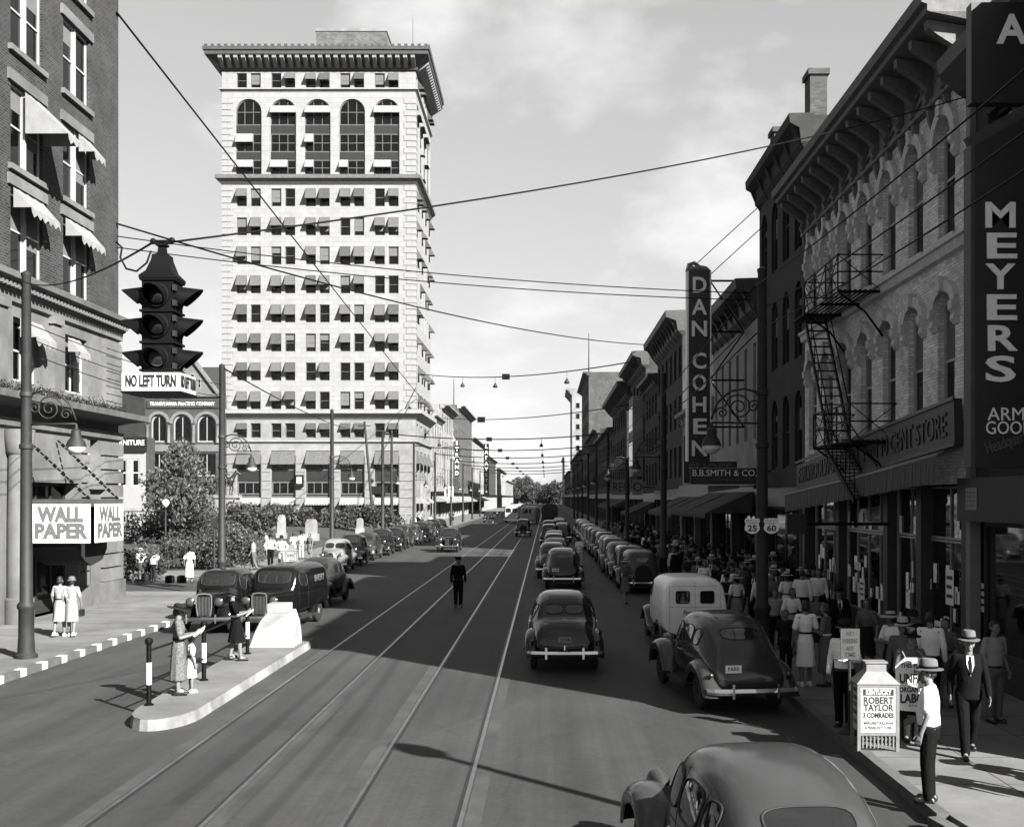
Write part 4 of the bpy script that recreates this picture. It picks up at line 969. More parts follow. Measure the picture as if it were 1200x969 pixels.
row_building('pale far row building on the sunny side', -1, LX, 420.02, 520, 15, 26, 3, 14, lt1, lt1, gz=5, proj=.9)
row_building('last low sunny row building before the far trees', -1, LX, 520.02, 640, 12, 26, 3, 14, lt2, lt1, gz=5, proj=.9)
ORD = 'first second third fourth fifth sixth seventh eighth ninth tenth eleventh twelfth thirteenth fourteenth fifteenth'.split()
# ------------------------------------------------------------------ lamp poles
def lamp_pole_proto():
    t = thing('street_lamp', 'x', 'lamp post')
    q = MB(); q.lathe([(.26, 0), (.26, .08), (.2, .14), (.18, .5), (.175, 1.15), (.21, 1.2), (.21, 1.28), (.15, 1.36), (.135, 4), (.105, 9.15), (.12, 9.18), (.12, 9.24), (.03, 9.3)], n=16); q.build('pole', iron, t, 40)
    q = MB(); q.lathe([(.125, 5.0), (.16, 5.03), (.16, 5.12), (.125, 5.16)], n=16); q.lathe([(.12, 6.25), (.15, 6.28), (.15, 6.36), (.12, 6.4)], n=16); q.build('collar', iron, t, 40)
    q = MB(); q.tube([(0, 0, 5.6), (.9, 0, 5.62), (1.2, 0, 5.62)], .025, 6)
    q.tube([(0, 0, 6.3), (.4, 0, 6.42), (.75, 0, 6.36), (1.05, 0, 6.1), (1.2, 0, 5.7)], .028, 6)
    for (cx, cz, r0, tn, s) in ((.55, 5.98, .33, 2.1, 1), (.2, 6.0, .16, 1.6, -1), (.95, 5.85, .14, 1.5, 1)):
        q.tube([(cx + s * r0 * (1 - i / 30) * math.cos(2 * math.pi * tn * i / 26), 0, cz + r0 * (1 - i / 30) * math.sin(2 * math.pi * tn * i / 26)) for i in range(27)], .02, 6)
    q.build('scroll_bracket', iron, t, True)
    q = MB(); q.lathe([(.03, 5.62), (.05, 5.5), (.11, 5.46), (.12, 5.3), (.2, 5.2), (.24, 5.08)], (1.2, 0, 0), n=16); lh = q.build('lamp_hood', iron, t, 40)
    q = MB(); q.lathe([(.22, 5.08), (.2, 4.98), (.12, 4.9), (.02, 4.88)], (1.2, 0, 0), n=16); q.build('lamp_globe', mat('lamp_glass', .55, .3, .1, 5), lh, True)
    return t
LP = lamp_pole_proto()
def lamp_pole(x, y, rz, label, group=None, first=[True]):
    t = LP if first[0] else copy_tree(LP); first[0] = False
    t.location = (x, y, .15); t.rotation_euler = (0, 0, rz); t['label'] = label
    if group: t['group'] = group
    elif 'group' in t: del t['group']
    return t
lamp_pole(-12.5, 27.7, 0, 'iron street lamp with scroll bracket beside the white WALL PAPER signs')
lamp_pole(-13.2, 49.9 - 3, 0, 'iron street lamp with scroll bracket standing behind the black panel truck')
for i, Y in enumerate((71, 93, 115, 137, 160, 183, 206, 230)):
    lamp_pole(-13.2, Y, 0, ORD[i + 1] + ' iron street lamp along the sunny kerb beyond the black panel truck', 'street lamps on the sunny side')
lamp_pole(5.1, 27.2, R(180), 'iron street lamp carrying the two route shields')
for i, Y in enumerate((50, 72.5, 95, 117, 140, 163, 186, 210)):
    lamp_pole(5.1, Y, R(180), ORD[i] + ' iron street lamp along the shaded kerb beyond the route shield pole', 'street lamps on the shaded side')
t = thing('corner_lamp', 'plain corner lamp post with a round lantern whose shadow falls over the road', 'lamp post', (6.6, 9.0, .15)); q = MB(); q.lathe([(.2, 0), (.2, .3), (.12, .4), (.08, 6.9)], n=12); q.build('post', iron, t, 40); q = MB(); q.lathe([(.08, 6.9), (.25, 7.1), (.28, 7.35), (.18, 7.6), (.05, 7.7)], n=14); q.build('lantern', mat('globe_glass', .8, .3, .05, 5), t, True)

# leaning utility pole and plain poles by the tower
def plain_pole(x, y, h, lean, label):
    t = thing('utility_pole', label, 'utility pole', (x, y, .1)); q = MB(); q.cyl((0, 0, 0), (lean, 0, h), .2, .14, 10); q.build('shaft', iron, t, 40); q = MB(); q.box(lean - .8, lean + .8, -.06, .06, h - .6, h - .48); q.build('crossarm', iron, t)
plain_pole(PX(438, 150), 150, PZ(495, 150), -1.2, 'leaning wooden utility pole before the white tower'); plain_pole(PX(459, 140), 140, PZ(505, 140), 0, 'plain upright utility pole before the white tower beside the leaning one')
def globe_lamp(u, v, vt, label):
    p = G(u, v, .15); h = PZ(vt, p.y) - .15
    t = thing('globe_lamp', label, 'lamp post', p); q = MB(); q.lathe([(.14, 0), (.12, .2), (.06, .3), (.05, h - .5), (.1, h - .45), (.1, h - .4)], n=12); q.build('post', iron, t, 40)
    q = MB(); q.lathe([(.08, h - .4), (.2, h - .2), (.2, h - .08), (.14, h), (.02, h + .06)], n=14); q.build('globe', mat('globe_glass', .8, .3, .05, 5), t, True)
globe_lamp(194, 664, 586, 'small park lamp with white glass globe standing among the bushes')
t = thing('parking_post', 'thin short post with square head at the park kerb', 'post', G(251, 690, .15)); q = MB(); q.cyl((0, 0, 0), (0, 0, 2.6), .05, n=8); q.build('shaft', iron, t); q = MB(); q.box(-.13, .13, -.08, .08, 2.6, 3.0); q.build('head', iron, t)

# ------------------------------------------------------------------ traffic signal
def signal():
    Y = 12.2; X = PX(184.5, Y); z = lambda v: PZ(v, Y)
    t = thing('traffic_signal', 'black four-way hanging traffic signal with hooded lenses above the NO LEFT TURN box', 'traffic signal', (X, Y + .16, 0))
    h = .165; z0, z1 = z(436), z(326)
    zc = [z(346), z(382), z(420)]
    q = MB(); q.box(-h, h, -h, h, z0, z1)
    for c in (z(364), z(401), z(436) + .02, z(327)):
        q.box(-h - .02, h + .02, -h - .02, h + .02, c - .012, c + .012)
    q.build('housing', black, t)
    q = MB(); q.lathe([(.27, z1), (.27, z1 + .03), (.19, z1 + .09), (.13, z(302)), (.12, z(296)), (.06, z(294)), (.05, z(286)), (.08, z(285)), (.08, z(283)), (.03, z(281))], n=4)
    o = q.build('cap', black, t, 30); o.rotation_euler = (0, 0, R(45))
    hk = MB(); hk.bar((-.1, 0, z(280)), (.1, 0, z(280)), .05, .04); hk.bar((0, 0, z(280)), (0, 0, z(289)), .05); hk.sphere((-.1, 0, z(279)), .035); hk.sphere((.1, 0, z(278)), .035); hk.build('hanger', black, t)
    lens_m = [mat('lens_red', .03, .1, 0, spec=.7), mat('lens_amber', .05, .1, 0, spec=.7), mat('lens_green', .1, .08, .3, 30, spec=.9)]
    vis = MB(); n = 14; r = .118; L0, L1 = .27, .06
    prof = []
    for i in range(n + 1):
        a = R(-35 + 250 * i / n); ln = L1 + (L0 - L1) * max(0, math.sin(a) * .6 + .4)
        prof.append((r * math.cos(a), r * math.sin(a), ln))
    vs = [(x, -h - .02, zz) for x, zz, l in prof] + [(x * .92, -h - l, zz * .92 - .02) for x, zz, l in prof] + [(x * .93, -h - .02, zz * .93) for x, zz, l in prof] + [(x * .86, -h - l, zz * .86 - .02) for x, zz, l in prof]; m = n + 1
    vis.add(vs, [(i, i + 1, m + i + 1, m + i) for i in range(n)] + [(2 * m + i + 1, 2 * m + i, 3 * m + i, 3 * m + i + 1) for i in range(n)] + [(m + i, m + i + 1, 3 * m + i + 1, 3 * m + i) for i in range(n)])
    vme = vis.mesh('visor', black, 40, fix=False)
    rg = MB(); rg.lathe([(.128, 0), (.128, -.03), (.108, -.035), (.108, 0)], (0, -h, 0), 'y', 18); rme = rg.mesh('bezel', black)
    lme = []
    for mm in lens_m: q = MB(); q.lathe([(.105, -.005), (.085, -.025), (.05, -.038), (.005, -.042)], (0, -h, 0), 'y', 16); lme.append(q.mesh('lens', mm, True))
    for f in range(4):
        for i, c in enumerate(zc):
            b = obj('bezel', rme, t, (0, 0, c), R(90 * f)); obj('visor', vme, b); obj('lens', lme[i], b)
    hg = MB()
    for c in zc:
        for dz in (-.08, .08): hg.box(h, h + .03, -h - .02, -h + .05, c + dz - .03, c + dz + .03)
    hg.build('hinges', MATS['pole_iron'], t)
    s = thing('turn_sign', 'white boxed sign lettered NO LEFT TURN fixed below the traffic signal', 'sign', (X, Y + .16, 0))
    w = .275; za, zb = z(459), z(437.5)
    q = MB(); q.box(-w - .06, w, -w, w, za, zb - .003); q.build('box', mat('sign_white', .7, .6, .08, 6, dirt=.15), s)
    text('lettering', 'NO LEFT TURN', .17, letter_dark, s, (-.03, -w - .004, (za + zb) / 2), width=.53, bold=.006, ext=.003); text('lettering', 'NO LEFT TURN', .17, letter_dark, s, (w + .004, 0, (za + zb) / 2), (R(90), 0, R(90)), width=.5, bold=.006, ext=.003)
    MB().box(-w - .07, w + .01, -w - .01, w + .01, za - .02, za - .001).build('frame', black, s)
    return Vector((X, Y + .16, z(280)))
SG = signal()

# ------------------------------------------------------------------ wires
def wire(label, a, b, sag=.3, r=.012, n=20, name='overhead_wire', pend=(), grp=None):
    a, b = Vector(a), Vector(b); t = None
    pts = [a.lerp(b, i / n) - Vector((0, 0, sag * 4 * (i / n) * (1 - i / n))) for i in range(n + 1)]
    q = MB(); q.tube(pts, r, 5)
    if not pend: return q.build(name, black, None, True, label=label, cat='wire', group=grp)
    t = thing(name, label, 'wire', (0, 0, 0), 0, grp); q.build('cable', black, t, True)
    for f, k in pend:
        p = a.lerp(b, f) - Vector((0, 0, sag * 4 * f * (1 - f))); q = MB(); s = k
        if s < 0: q.box(p.x + s, p.x - s, p.y - .2, p.y + .2, p.z + s * .7, p.z - s * .7); q.build('junction_box', black, t)
        else: q.lathe([(.02, 0), (.02, -.6 * s), (.1 * s, -.7 * s), (.28 * s, -1.05 * s), (.2 * s, -1.15 * s)], p, n=8); q.build('pendant_lamp', iron, t)
LBX = -16.4
wire('cable from the corner brick building to the traffic signal', (-12.6, 27.7, 9.2), SG - Vector((.1, 0, 0)), .25, .013)
wire('wire from the traffic signal up to the eaves of the pale store', SG + Vector((.1, 0, 0)), (8.95, 23.6, PZ(108, 23.6)), .25, .012)
wire('wire dropping from high on the dark brick corner across the white tower', (LBX, 44, PZ(15, 44)), (-18.3, 190, PZ(487, 190)), .2, .045)
wire('long wire from the brick corner past the tower to a distant right roof', (LBX, 44, PZ(262, 44)), (9, 104, PZ(404, 104)), .9, .04)
wire('upper of two twisted wires crossing the tower towards the shoe sign', (LBX, 44, PZ(277, 44)), (9, 48.6, PZ(344, 48.6)), .35, .022)
wire('lower of two twisted wires crossing the tower towards the shoe sign', (LBX, 44, PZ(290, 44)), (9, 48.6, PZ(352, 48.6)), .35, .022)
wire('wire with pendant lamps from the white tower to the oriel front', (-18.4, 165, PZ(438, 165)), (9, 104, PZ(421, 104)), 1.0, .06, pend=((.1, 1.1), (.28, 1.1), (.45, 1.1), (.5, -.45), (.75, 1.1)))
wire('wire with one junction box from the ornate building to the heavy cornice', (-18.4, 205, PZ(490, 205)), (9, 124, PZ(474, 124)), .8, .06, pend=((.3, -.6),))
for i, Y in enumerate((93, 115, 137, 160, 183, 206, 230)):
    wire(ORD[i] + ' span wire with small lamps across the street beyond the tower corner pole', (-13.2, Y, 9.2), (5.1, Y, 9.2), .5, .035 + Y * .00012, pend=((.25, .6), (.47, -.22), (.7, .6)), grp='span wires between lamp poles')
for i, (dx, z) in enumerate(((-.15, 8.9), (.1, 8.4), (.0, 7.9))):
    wire(['topmost service wire strung along the shaded side lamp poles', 'middle service wire strung along the shaded side lamp poles', 'lowest service wire strung along the shaded side lamp poles'][i], (5.1 + dx + .5, 4, z), (5.1 + dx, 27.2, z + .1), .25, .014)
    wire(['topmost distant service wire beyond the route shield pole', 'middle distant service wire beyond the route shield pole', 'lowest distant service wire beyond the route shield pole'][i], (5.1 + dx, 27.2, z + .1), (5.1 + dx, 117, z), .8, .018)
for i in range(3):
    wire(['nearest thin wire running past the shop ledge plants', 'middle thin wire running past the shop ledge plants', 'farthest thin wire running past the shop ledge plants'][i], (-12.5, 27.7, 8.2 - i * .35), (-13.2, 46.9, 8.6 - i * .5), .2, .012)
wire('wire looping from the lamp pole to the leaning pole by the tower', (-13.2, 46.9, 9.3), (PX(438, 150) - 1.2, 150, 12.6), .6, .03)

q = MB(); q.tube([(PX(u_, 12.36), 12.36, PZ(v_, 12.36)) for u_, v_ in ((136, 284), (143, 290), (141, 302), (148, 315), (160, 318), (172, 308), (177, 294))], .012, 6); q.build('signal_cable', black, None, True, label='slack cable looping down beside the traffic signal cap', cat='cable')
# ------------------------------------------------------------------ signs of the shaded side
def shoe_sign():
    Y = 52.0; k = F / Y; t = thing('vertical_shoe_sign', 'tall black projecting sign with white stacked letters DAN COHEN', 'sign', (0, 0, 0)); z = lambda v: PZ(v, Y); x = lambda u: PX(u, Y)
    MB().box(x(807), x(832), Y, Y + .5, z(545), z(316)).build('panel', sign_black, t)
    q = MB(); q.box(x(805), x(807) - .003, Y - .03, Y + .53, z(545), z(318)); q.box(x(832) + .003, x(833.5), Y - .03, Y + .53, z(545), z(318)); q.build('edging', letter_white, t)
    q = MB(); q.tube([(x(806), Y + .25, z(318)), (x(808), Y + .25, z(309)), (x(814), Y + .25, z(307)), (x(821), Y + .25, z(312)), (x(828), Y + .25, z(313)), (x(833), Y + .25, z(318))], .09, 8)
    for c in (812, 818, 824): q.sphere((x(c), Y + .25, z(314)), .16)
    q.build('crest', lt2, t)
    v = 335
    for ch in 'DAN COHEN':
        if ch == ' ': v += 12; continue
        text('letter', ch, .98, letter_white, t, (x(819.5), Y - .02, z(v)), width=.62 if ch not in 'AN' else .68, bold=.02, ext=.02); v += 25.6
    q = MB()
    for (za, zb) in ((328, 328), (388, 388), (445, 445), (500, 500)): q.bar((x(833), Y + .25, z(za)), (8.98, Y + .25, z(zb)), .08)
    q.bar((x(833), Y + .25, z(328)), (8.98, Y + .25, z(388)), .06); q.bar((x(833), Y + .25, z(445)), (8.98, Y + .25, z(388)), .06); q.bar((x(833), Y + .25, z(445)), (8.98, Y + .25, z(500)), .06)
    q.build('support_frame', black, t)
    s = thing('shoe_name_board', 'black board lettered SHOES under the tall vertical sign', 'sign', (0, 0, 0)); MB().box(x(800), x(862), Y - .4, Y - .1, z(566), z(541)).build('board', sign_black, s); text('lettering', 'SHOES', .75, letter_grey, s, (x(831), Y - .42, z(551)), width=x(856) - x(806), bold=.02)
    q = MB(); q.bar((x(862), Y - .25, z(550)), (8.98, Y - .25, z(550)), .06); q.build('bracket', black, s)
    Y = 46.0; z = lambda v: PZ(v, Y); x = lambda u: PX(u, Y)
    s = thing('clothier_sign', 'dark projecting sign with white serif letters B.B. SMITH and CO', 'sign', (0, 0, 0)); MB().box(x(809), x(889), Y, Y + .12, z(567), z(549)).build('board', mat('clothier_board', .03, .5, .2, 4), s)
    q = MB(); q.box(x(808), x(890), Y - .02, Y + .14, z(549) + .002, z(548)); q.box(x(808), x(890), Y - .02, Y + .14, z(568), z(567) - .002); q.build('frame', lt1, s)
    text('lettering', 'B.B.SMITH & CO.', .36, letter_white, s, (x(849), Y - .01, z(554.5)), width=x(887) - x(812)); text('lettering', 'CORRECT APPAREL FOR WOMEN & MISSES', .2, letter_grey, s, (x(849), Y - .01, z(562.5)), width=x(880) - x(816))
    q = MB(); q.bar((x(888), Y + .06, z(552)), (8.98, Y + .06, z(552)), .06); q.build('bracket', black, s)
    b = thing('cloth_banner', 'pale cloth banner hung under the B.B. SMITH and CO sign', 'banner', (0, 0, 0)); q = MB(); q.prism([(x(831), z(577)), (x(868), z(572)), (x(868), z(568.5)), (x(831), z(569))], Y + .3, Y + .34, 'xz'); q.build('cloth', lt2, b)
    MB().bar((x(868), Y + .32, z(570)), (8.98, Y + .32, z(569)), .04).build('rod', black, b)
shoe_sign()
wire('upper guy wire holding the top of the tall shoe sign', (PX(816, 52), 52.2, PZ(309, 52)), (9.0, 47.5, 16.2), 0, .02)
wire('lower guy wire holding the side of the tall shoe sign', (PX(832, 52), 52.2, PZ(322, 52)), (9.0, 47.0, 15.2), 0, .02)
def flat_sign(Y, u0, u1, v0, v1, txt, label, bm, lm, size=.8, name='hanging_sign', to=8.98):
    t = thing(name, label, 'sign', (0, 0, 0)); MB().box(PX(u0, Y), PX(u1, Y), Y, Y + .15, PZ(v1, Y), PZ(v0, Y)).build('board', bm, t)
    if txt: text('lettering', txt, size, lm, t, (PX((u0 + u1) / 2, Y), Y - .02, PZ((v0 + v1) / 2, Y)), width=(PX(u1, Y) - PX(u0, Y)) * .85)
    MB().bar((PX(u1 if to > 0 else u0, Y), Y + .07, PZ((v0 + v1) / 2, Y)), (to, Y + .07, PZ((v0 + v1) / 2, Y)), .08).build('bracket', black, t)
flat_sign(95, 717, 738.5, 562, 580, 'REC', 'pale hanging sign with three letters above the shaded crowd', lt2, letter_dark, 1.0)
flat_sign(95, 741, 753, 562, 580, 'O', 'smaller pale hanging sign next to the three-letter one', lt2, letter_dark, 1.0)
flat_sign(30, 922, 945, 602, 626, '', 'small dark hanging board beside the route shield pole', mat('small_board', .03, .6, .3, 4), letter_grey)
for (Y, u0, u1, v0, v1, txt, lab) in ((205, 533, 538, 516, 558, 'STRAND', 'tall dark vertical theatre sign beyond the white tower'), (290, 567, 573, 520, 580, 'LAFAYETTE', 'tall dark vertical hotel sign far down the sunny side')):
    t = thing('vertical_sign', lab, 'sign', (0, 0, 0)); MB().box(PX(u0, Y), PX(u1, Y), Y, Y + .4, PZ(v1, Y), PZ(v0, Y)).build('panel', sign_black, t)
    n = len(txt)
    for i, ch in enumerate(txt): text('letter', ch, (v1 - v0) / n * Y / F * .9, letter_white, t, (PX((u0 + u1) / 2, Y), Y - .03, PZ(v0 + (i + .5) * (v1 - v0) / n, Y)), bold=.02)
    MB().bar((PX(u0, Y), Y + .2, PZ(v0 + 8, Y)), (LX, Y + .2, PZ(v0 + 8, Y)), .12).build('bracket', black, t)
flat_sign(186, 521, 531, 570, 582, 'EAT', 'white shop sign at the foot of the ornate pale building', white, letter_dark, 1, to=LX)
for (Y, x, z0, z1, lab) in ((246, 9.6, 30.5, PZ(388, 243), 'radio mast on the massive brick block'), (262, -21, 23.5, PZ(443, 262), 'radio mast on the brick hotel')):
    t = thing('radio_mast', lab, 'mast', (x if x < 0 else PX(690, 246), Y, z0)); q = MB(); q.cyl((0, 0, 0), (0, 0, z1 - z0), .15, .06, 6); q.build('pole', iron, t); MB().box(-.4, .4, -.4, .4, -.05, .3).build('foot', iron, t)

def route_shields():
    Y = 26.9
    for u, num, lab in ((881.5, '25', 'white route shield numbered twenty-five on the lamp pole'), (904, '60', 'white route shield numbered sixty, next to the other shield on its shop side')):
        t = thing('route_shield', lab, 'road sign', (PX(u, Y), Y, PZ(616, Y))); s = .01 * F / Y * .0 + .0196
        pts = [(0, -9.5), (3, -9), (6, -7.5), (8.6, -5), (9, -2), (7.8, 1.2), (8.2, 3.5), (9.2, 5.5), (8.4, 7.8), (6.8, 9), (5, 8.3), (2.5, 9.3), (0, 8.6)]
        P = [(x * s, z * s) for x, z in pts]; P = P + [(-x, z) for x, z in reversed(P[1:-1])]
        q = MB(); q.prism(P, -.01, .01, 'xz'); q.build('plate', white, t)
        q = MB(); q.box(-.165, .165, -.013, -.0102, .062, .07); q.build('rule', letter_dark, t)
        text('number', num, .19, letter_dark, t, (0, -.012, -.065), width=.22, bold=.006, ext=.002); text('lettering', 'KENTUCKY', .06, letter_dark, t, (0, -.012, .118), width=.29, ext=.002); text('lettering', 'U S', .06, letter_dark, t, (0, -.012, .038), width=.12, ext=.002)
        MB().box(-.06 if u > 890 else 0, .0 if u > 890 else .06, .011, .2, -.03, .03).build('clamp', iron, t)
route_shields()

# ------------------------------------------------------------------ theatre board, no-parking sign
def theatre_board(loc, rz, label, s=1.0, full=True):
    t = thing('theatre_board', label, 'sandwich board', loc, rz); t.scale = (s, s, s)
    fm = mat('board_frame', .2, .6, .2, 8); bd = mat('board_print', .45, .7, .08, 8); w = .29
    q = MB()
    for x in (-w, w):
        for y in (0, .42): q.box(x - .025, x + .025, y - .025, y + .025, 0, 1.02)
    for y in (0, .42): q.box(-w + .0251, w - .0251, y - .024, y + .024, .97, 1.019); q.box(-w + .0251, w - .0251, y - .024, y + .024, .24, .29)
    q.build('frame', fm, t)
    MB().box(-w + .026, w - .026, -.018, .0, .291, .969).build('poster', bd, t); 
    sd_ = MB(); sd_.box(-w - .0, -w + .018, .026, .394, .291, .969); so_ = sd_.build('side_poster', bd, t)
    MB().box(w - .018, w, .026, .394, .291, .969).build('side_poster', bd, t)
    sl = MB(); sl.box(-.011, .011, -.012, .006, .05, .24); sle = sl.mesh('slat', fm)
    for i in range(9): obj('slat', sle, t, (-w + .06 + i * .0575, 0, 0))
    for z in (.1, .17): MB().box(-w + .03, w - .03, .007, .017, z, z + .02).build('slat_rail', fm, t)
    hd = mat('board_hood', .24, .6, .15, 6)
    q = MB(); a, b = (-w - .04, -.04, w + .04, .46), (-.15, .1, .15, .32)
    q.add([(a[0], a[1], 1.021), (a[2], a[1], 1.021), (a[2], a[3], 1.021), (a[0], a[3], 1.021), (b[0], b[1], 1.2), (b[2], b[1], 1.2), (b[2], b[3], 1.2), (b[0], b[3], 1.2)], [(3, 2, 1, 0), (0, 1, 5, 4), (1, 2, 6, 5), (2, 3, 7, 6), (3, 0, 4, 7)]); q.build('hood', hd, t)
    q = MB(); q.box(-.15, .15, .1, .32, 1.201, 1.32); q.box(-.17, .17, .08, .34, 1.321, 1.345); q.build('lamp_box', hd, t)
    MB().box(-w + .06, w - .06, -.021, -.0185, .85, .945).build('title_block', letter_dark, t)
    text('lettering', 'KENTUCKY', .1, letter_white, t, (0, -.0225, .895), width=.38, bold=.002, ext=.001)
    for s_, z, wd, sz in (('ROBERT', .77, .45, .14), ('TAYLOR', .66, .45, .14), ('3 COMRADES', .545, .46, .1), ('MARGARET SULLAVAN', .43, .44, .06), ('& FRANCHOT TONE', .36, .40, .06)): text('lettering', s_, sz, letter_dark, t, (0, -.0195, z), width=wd, bold=.004 if sz > .08 else .001, ext=.001)
    for s_, z in (('KENTUCKY', .9), ('ROBERT', .78), ('TAYLOR', .68), ('3 COMRADES', .56), ('TODAY', .42)): text('lettering', s_, .09, letter_dark, t, (-w - .002, .21, z), (R(90), 0, R(-90)), width=.3, bold=.003, ext=.001)
    return t
theatre_board(G(1029, 880, .15), R(-2), 'white theatre sandwich board with pitched hood at the kerb beside the picket', 1.0)
theatre_board(G(341, 668, .15), R(4), 'small white theatre board on the far kerb beside the pale parked car', 1.0)
t = thing('parking_sign', 'dark NO PARKING board on an iron post near the theatre board', 'road sign', G(998, 862, .15) + Vector((0, .1, 0)))
q = MB(); q.cyl((0, .04, 0), (0, .04, 1.72), .025, n=8); q.lathe([(.18, 0), (.16, .05), (.05, .09)], (0, .04, 0), n=14); q.build('post', iron, t)
MB().box(-.155, .155, -.012, .012, 1.22, 1.72).build('plate', mat('dull_sign_plate', .06, .6, .2, 6), t)
for s_, z, wd in (('NO', 1.64, .12), ('PARKING', 1.52, .24), ('ANY', 1.4, .14), ('TIME', 1.3, .18)): text('lettering', s_, .1, letter_dark, t, (0, -.0145, z), width=wd, bold=.003, ext=.001)
t = thing('parking_sign', 'small dark board on a post behind the woman in the white hat', 'road sign', G(862, 742, .15)); q = MB(); q.cyl((0, .03, 0), (0, .03, 1.2), .03, n=8); q.build('post', iron, t); MB().box(-.2, .2, -.015, .015, .75, 1.25).build('plate', MATS['dull_sign_plate'], t)

# ------------------------------------------------------------------ statue, park things
rm = lambda v: [('REMESH', dict(mode='VOXEL', voxel_size=v, use_smooth_shade=True)), ('SMOOTH', dict(factor=.5, iterations=3))]
def statue():
    Y = 118.0; X = PX(264, Y); zt = PZ(580, Y)
    t = thing('equestrian_statue', 'dark bronze horseman on a tall pale stone pedestal in the park', 'statue', (X, Y, 0))
    q = MB(); q.box(-1.6, 1.6, -.9, .9, .6, 1.6); q.box(-1.3, 1.3, -.7, .7, 1.601, zt - .3); q.box(-1.5, 1.5, -.85, .85, zt - .299, zt); q.build('pedestal', lt2, t)
    bz = mat('bronze', .025, .5, .3, 6); m = MB(); z = zt
    m.capsule((-.75, 0, z + 1.45), (.6, 0, z + 1.5), .34, .36); m.capsule((.65, 0, z + 1.6), (1.15, 0, z + 2.35), .27, .17); m.capsule((1.12, 0, z + 2.4), (1.55, 0, z + 2.1), .16, .1)
    m.capsule((1.08, .06, z + 2.5), (1.06, .07, z + 2.66), .05, .02); m.capsule((1.08, -.06, z + 2.5), (1.06, -.07, z + 2.66), .05, .02)
    for (x0, y, x1, x2) in ((.6, .18, .72, .62), (.6, -.18, .55, .5), (-.8, .2, -.95, -.85), (-.8, -.2, -.75, -.8)):
        m.capsule((x0, y, z + 1.4), (x1, y, z + .75), .18, .09); m.capsule((x1, y, z + .75), (x2, y, z + .12), .08, .06); m.capsule((x2, y, z + .1), (x2 + .06, y, z + .04), .09, .09)
    m.capsule((-1.05, 0, z + 1.6), (-1.35, 0, z + .8), .1, .05)
    h = bake(m.mesh('h', bz), rm(.06), bz); obj('horse', h, t)
    m = MB(); m.capsule((-.05, 0, z + 1.9), (-.02, 0, z + 2.55), .2, .24); m.sphere((0, 0, z + 2.95), .15); m.capsule((0, 0, z + 2.6), (0, 0, z + 2.9), .09, .08)
    for s in (-1, 1): m.capsule((0, s * .2, z + 1.85), (.25, s * .4, z + 1.4), .15, .11); m.capsule((.25, s * .4, z + 1.4), (.15, s * .42, z + .9), .1, .08); m.capsule((0, s * .27, z + 2.5), (.1, s * .35, z + 2.15), .09, .08); m.capsule((.1, s * .35, z + 2.15), (.45, s * .15, z + 2.05), .08, .06)
    m.lathe([(.3, z + 3.02), (.3, z + 3.05), (.15, z + 3.06), (.13, z + 3.2)], n=12)
    obj('rider', bake(m.mesh('h', bz), rm(.05), bz), t)
statue()
def leaf_mesh(name, blobs, n, size, m, seed, flat=.7, mi=0):
    r2 = random.Random(seed); q = MB(); tot = sum(b[1] ** 2 for b in blobs); vs = []; fs = []
    for (c, rad) in blobs:
        k = int(n * rad ** 2 / tot)
        for i in range(k):
            d = Vector((r2.gauss(0, 1), r2.gauss(0, 1), r2.gauss(0, 1))).normalized(); p = Vector(c) + d * rad * (r2.random() ** .33) * Vector((1, 1, .8)).length / 1.62
            u = Vector((r2.gauss(0, 1), r2.gauss(0, 1), r2.gauss(0, 1) * flat)).normalized(); w = u.orthogonal().normalized(); w = (w * math.cos(a_ := r2.random() * 6.28) + u.cross(w) * math.sin(a_)); s = size * r2.uniform(.6, 1.3); o = len(vs)
            vs += [p - w * s, p + u.cross(w) * s * .45, p + w * s, p - u.cross(w) * s * .45]; fs.append((o, o + 1, o + 2, o + 3))
    q.add(vs, fs); return q.mesh(name, m, fix=False)
def leafmat(name, v):
    m = mat(name, v, .6, .45, 1.1, spec=.3); n, l = m.node_tree.nodes, m.node_tree.links
    b = n['Principled BSDF']; tr = n.new('ShaderNodeBsdfTranslucent'); tr.inputs[0].default_value = (v * 1.3,) * 3 + (1,); ms = n.new('ShaderNodeMixShader'); ms.inputs[0].default_value = .25
    l.new(b.outputs[0], ms.inputs[1]); l.new(tr.outputs[0], ms.inputs[2]); l.new(ms.outputs[0], n['Material Output'].inputs[0]); return m
leaf_a = leafmat('leaves_park', .11); leaf_b = leafmat('leaves_bush', .085); leaf_c = leafmat('leaves_far', .06)
def tree(name, label, loc, h, cr, seed, leaf, n, size, group=None, trunk_h=.3):
    r2 = random.Random(seed); t = thing(name, label, 'tree', loc, 0, group); q = MB()
    q.tube([(0, 0, -.2), (.05, 0, h * trunk_h), (-.05, .05, h * .55), (0, 0, h * .85)], [cr * .07, cr * .05, cr * .035, .02], 8); blobs = []
    nb = 30
    for i in range(nb):
        a = i * 2.4 + r2.random(); z = h * (trunk_h + .03 + (1 - trunk_h - .1) * i / nb); fr = (i / nb); rr = cr * (math.sin(math.pi * min(1, .18 + fr * .82)) ** .7) * r2.uniform(.55, .85)
        p = Vector((rr * math.cos(a), rr * math.sin(a), z)); q.tube([(0, 0, max(h * trunk_h * .9, z - rr * .6)), tuple(p * .6 + Vector((0, 0, z * .38))), tuple(p)], [cr * .03, cr * .02, .015], 5); blobs.append((p, cr * r2.uniform(.15, .3)))
        if i % 2: blobs.append((Vector((p.x * .4, p.y * .4, z + .2)), cr * .3))
    q.build('trunk', mat('bark', .05, .9, .4, 6), t, True); obj('crown', leaf_mesh('crown', blobs, n, size, leaf, seed), t); return t
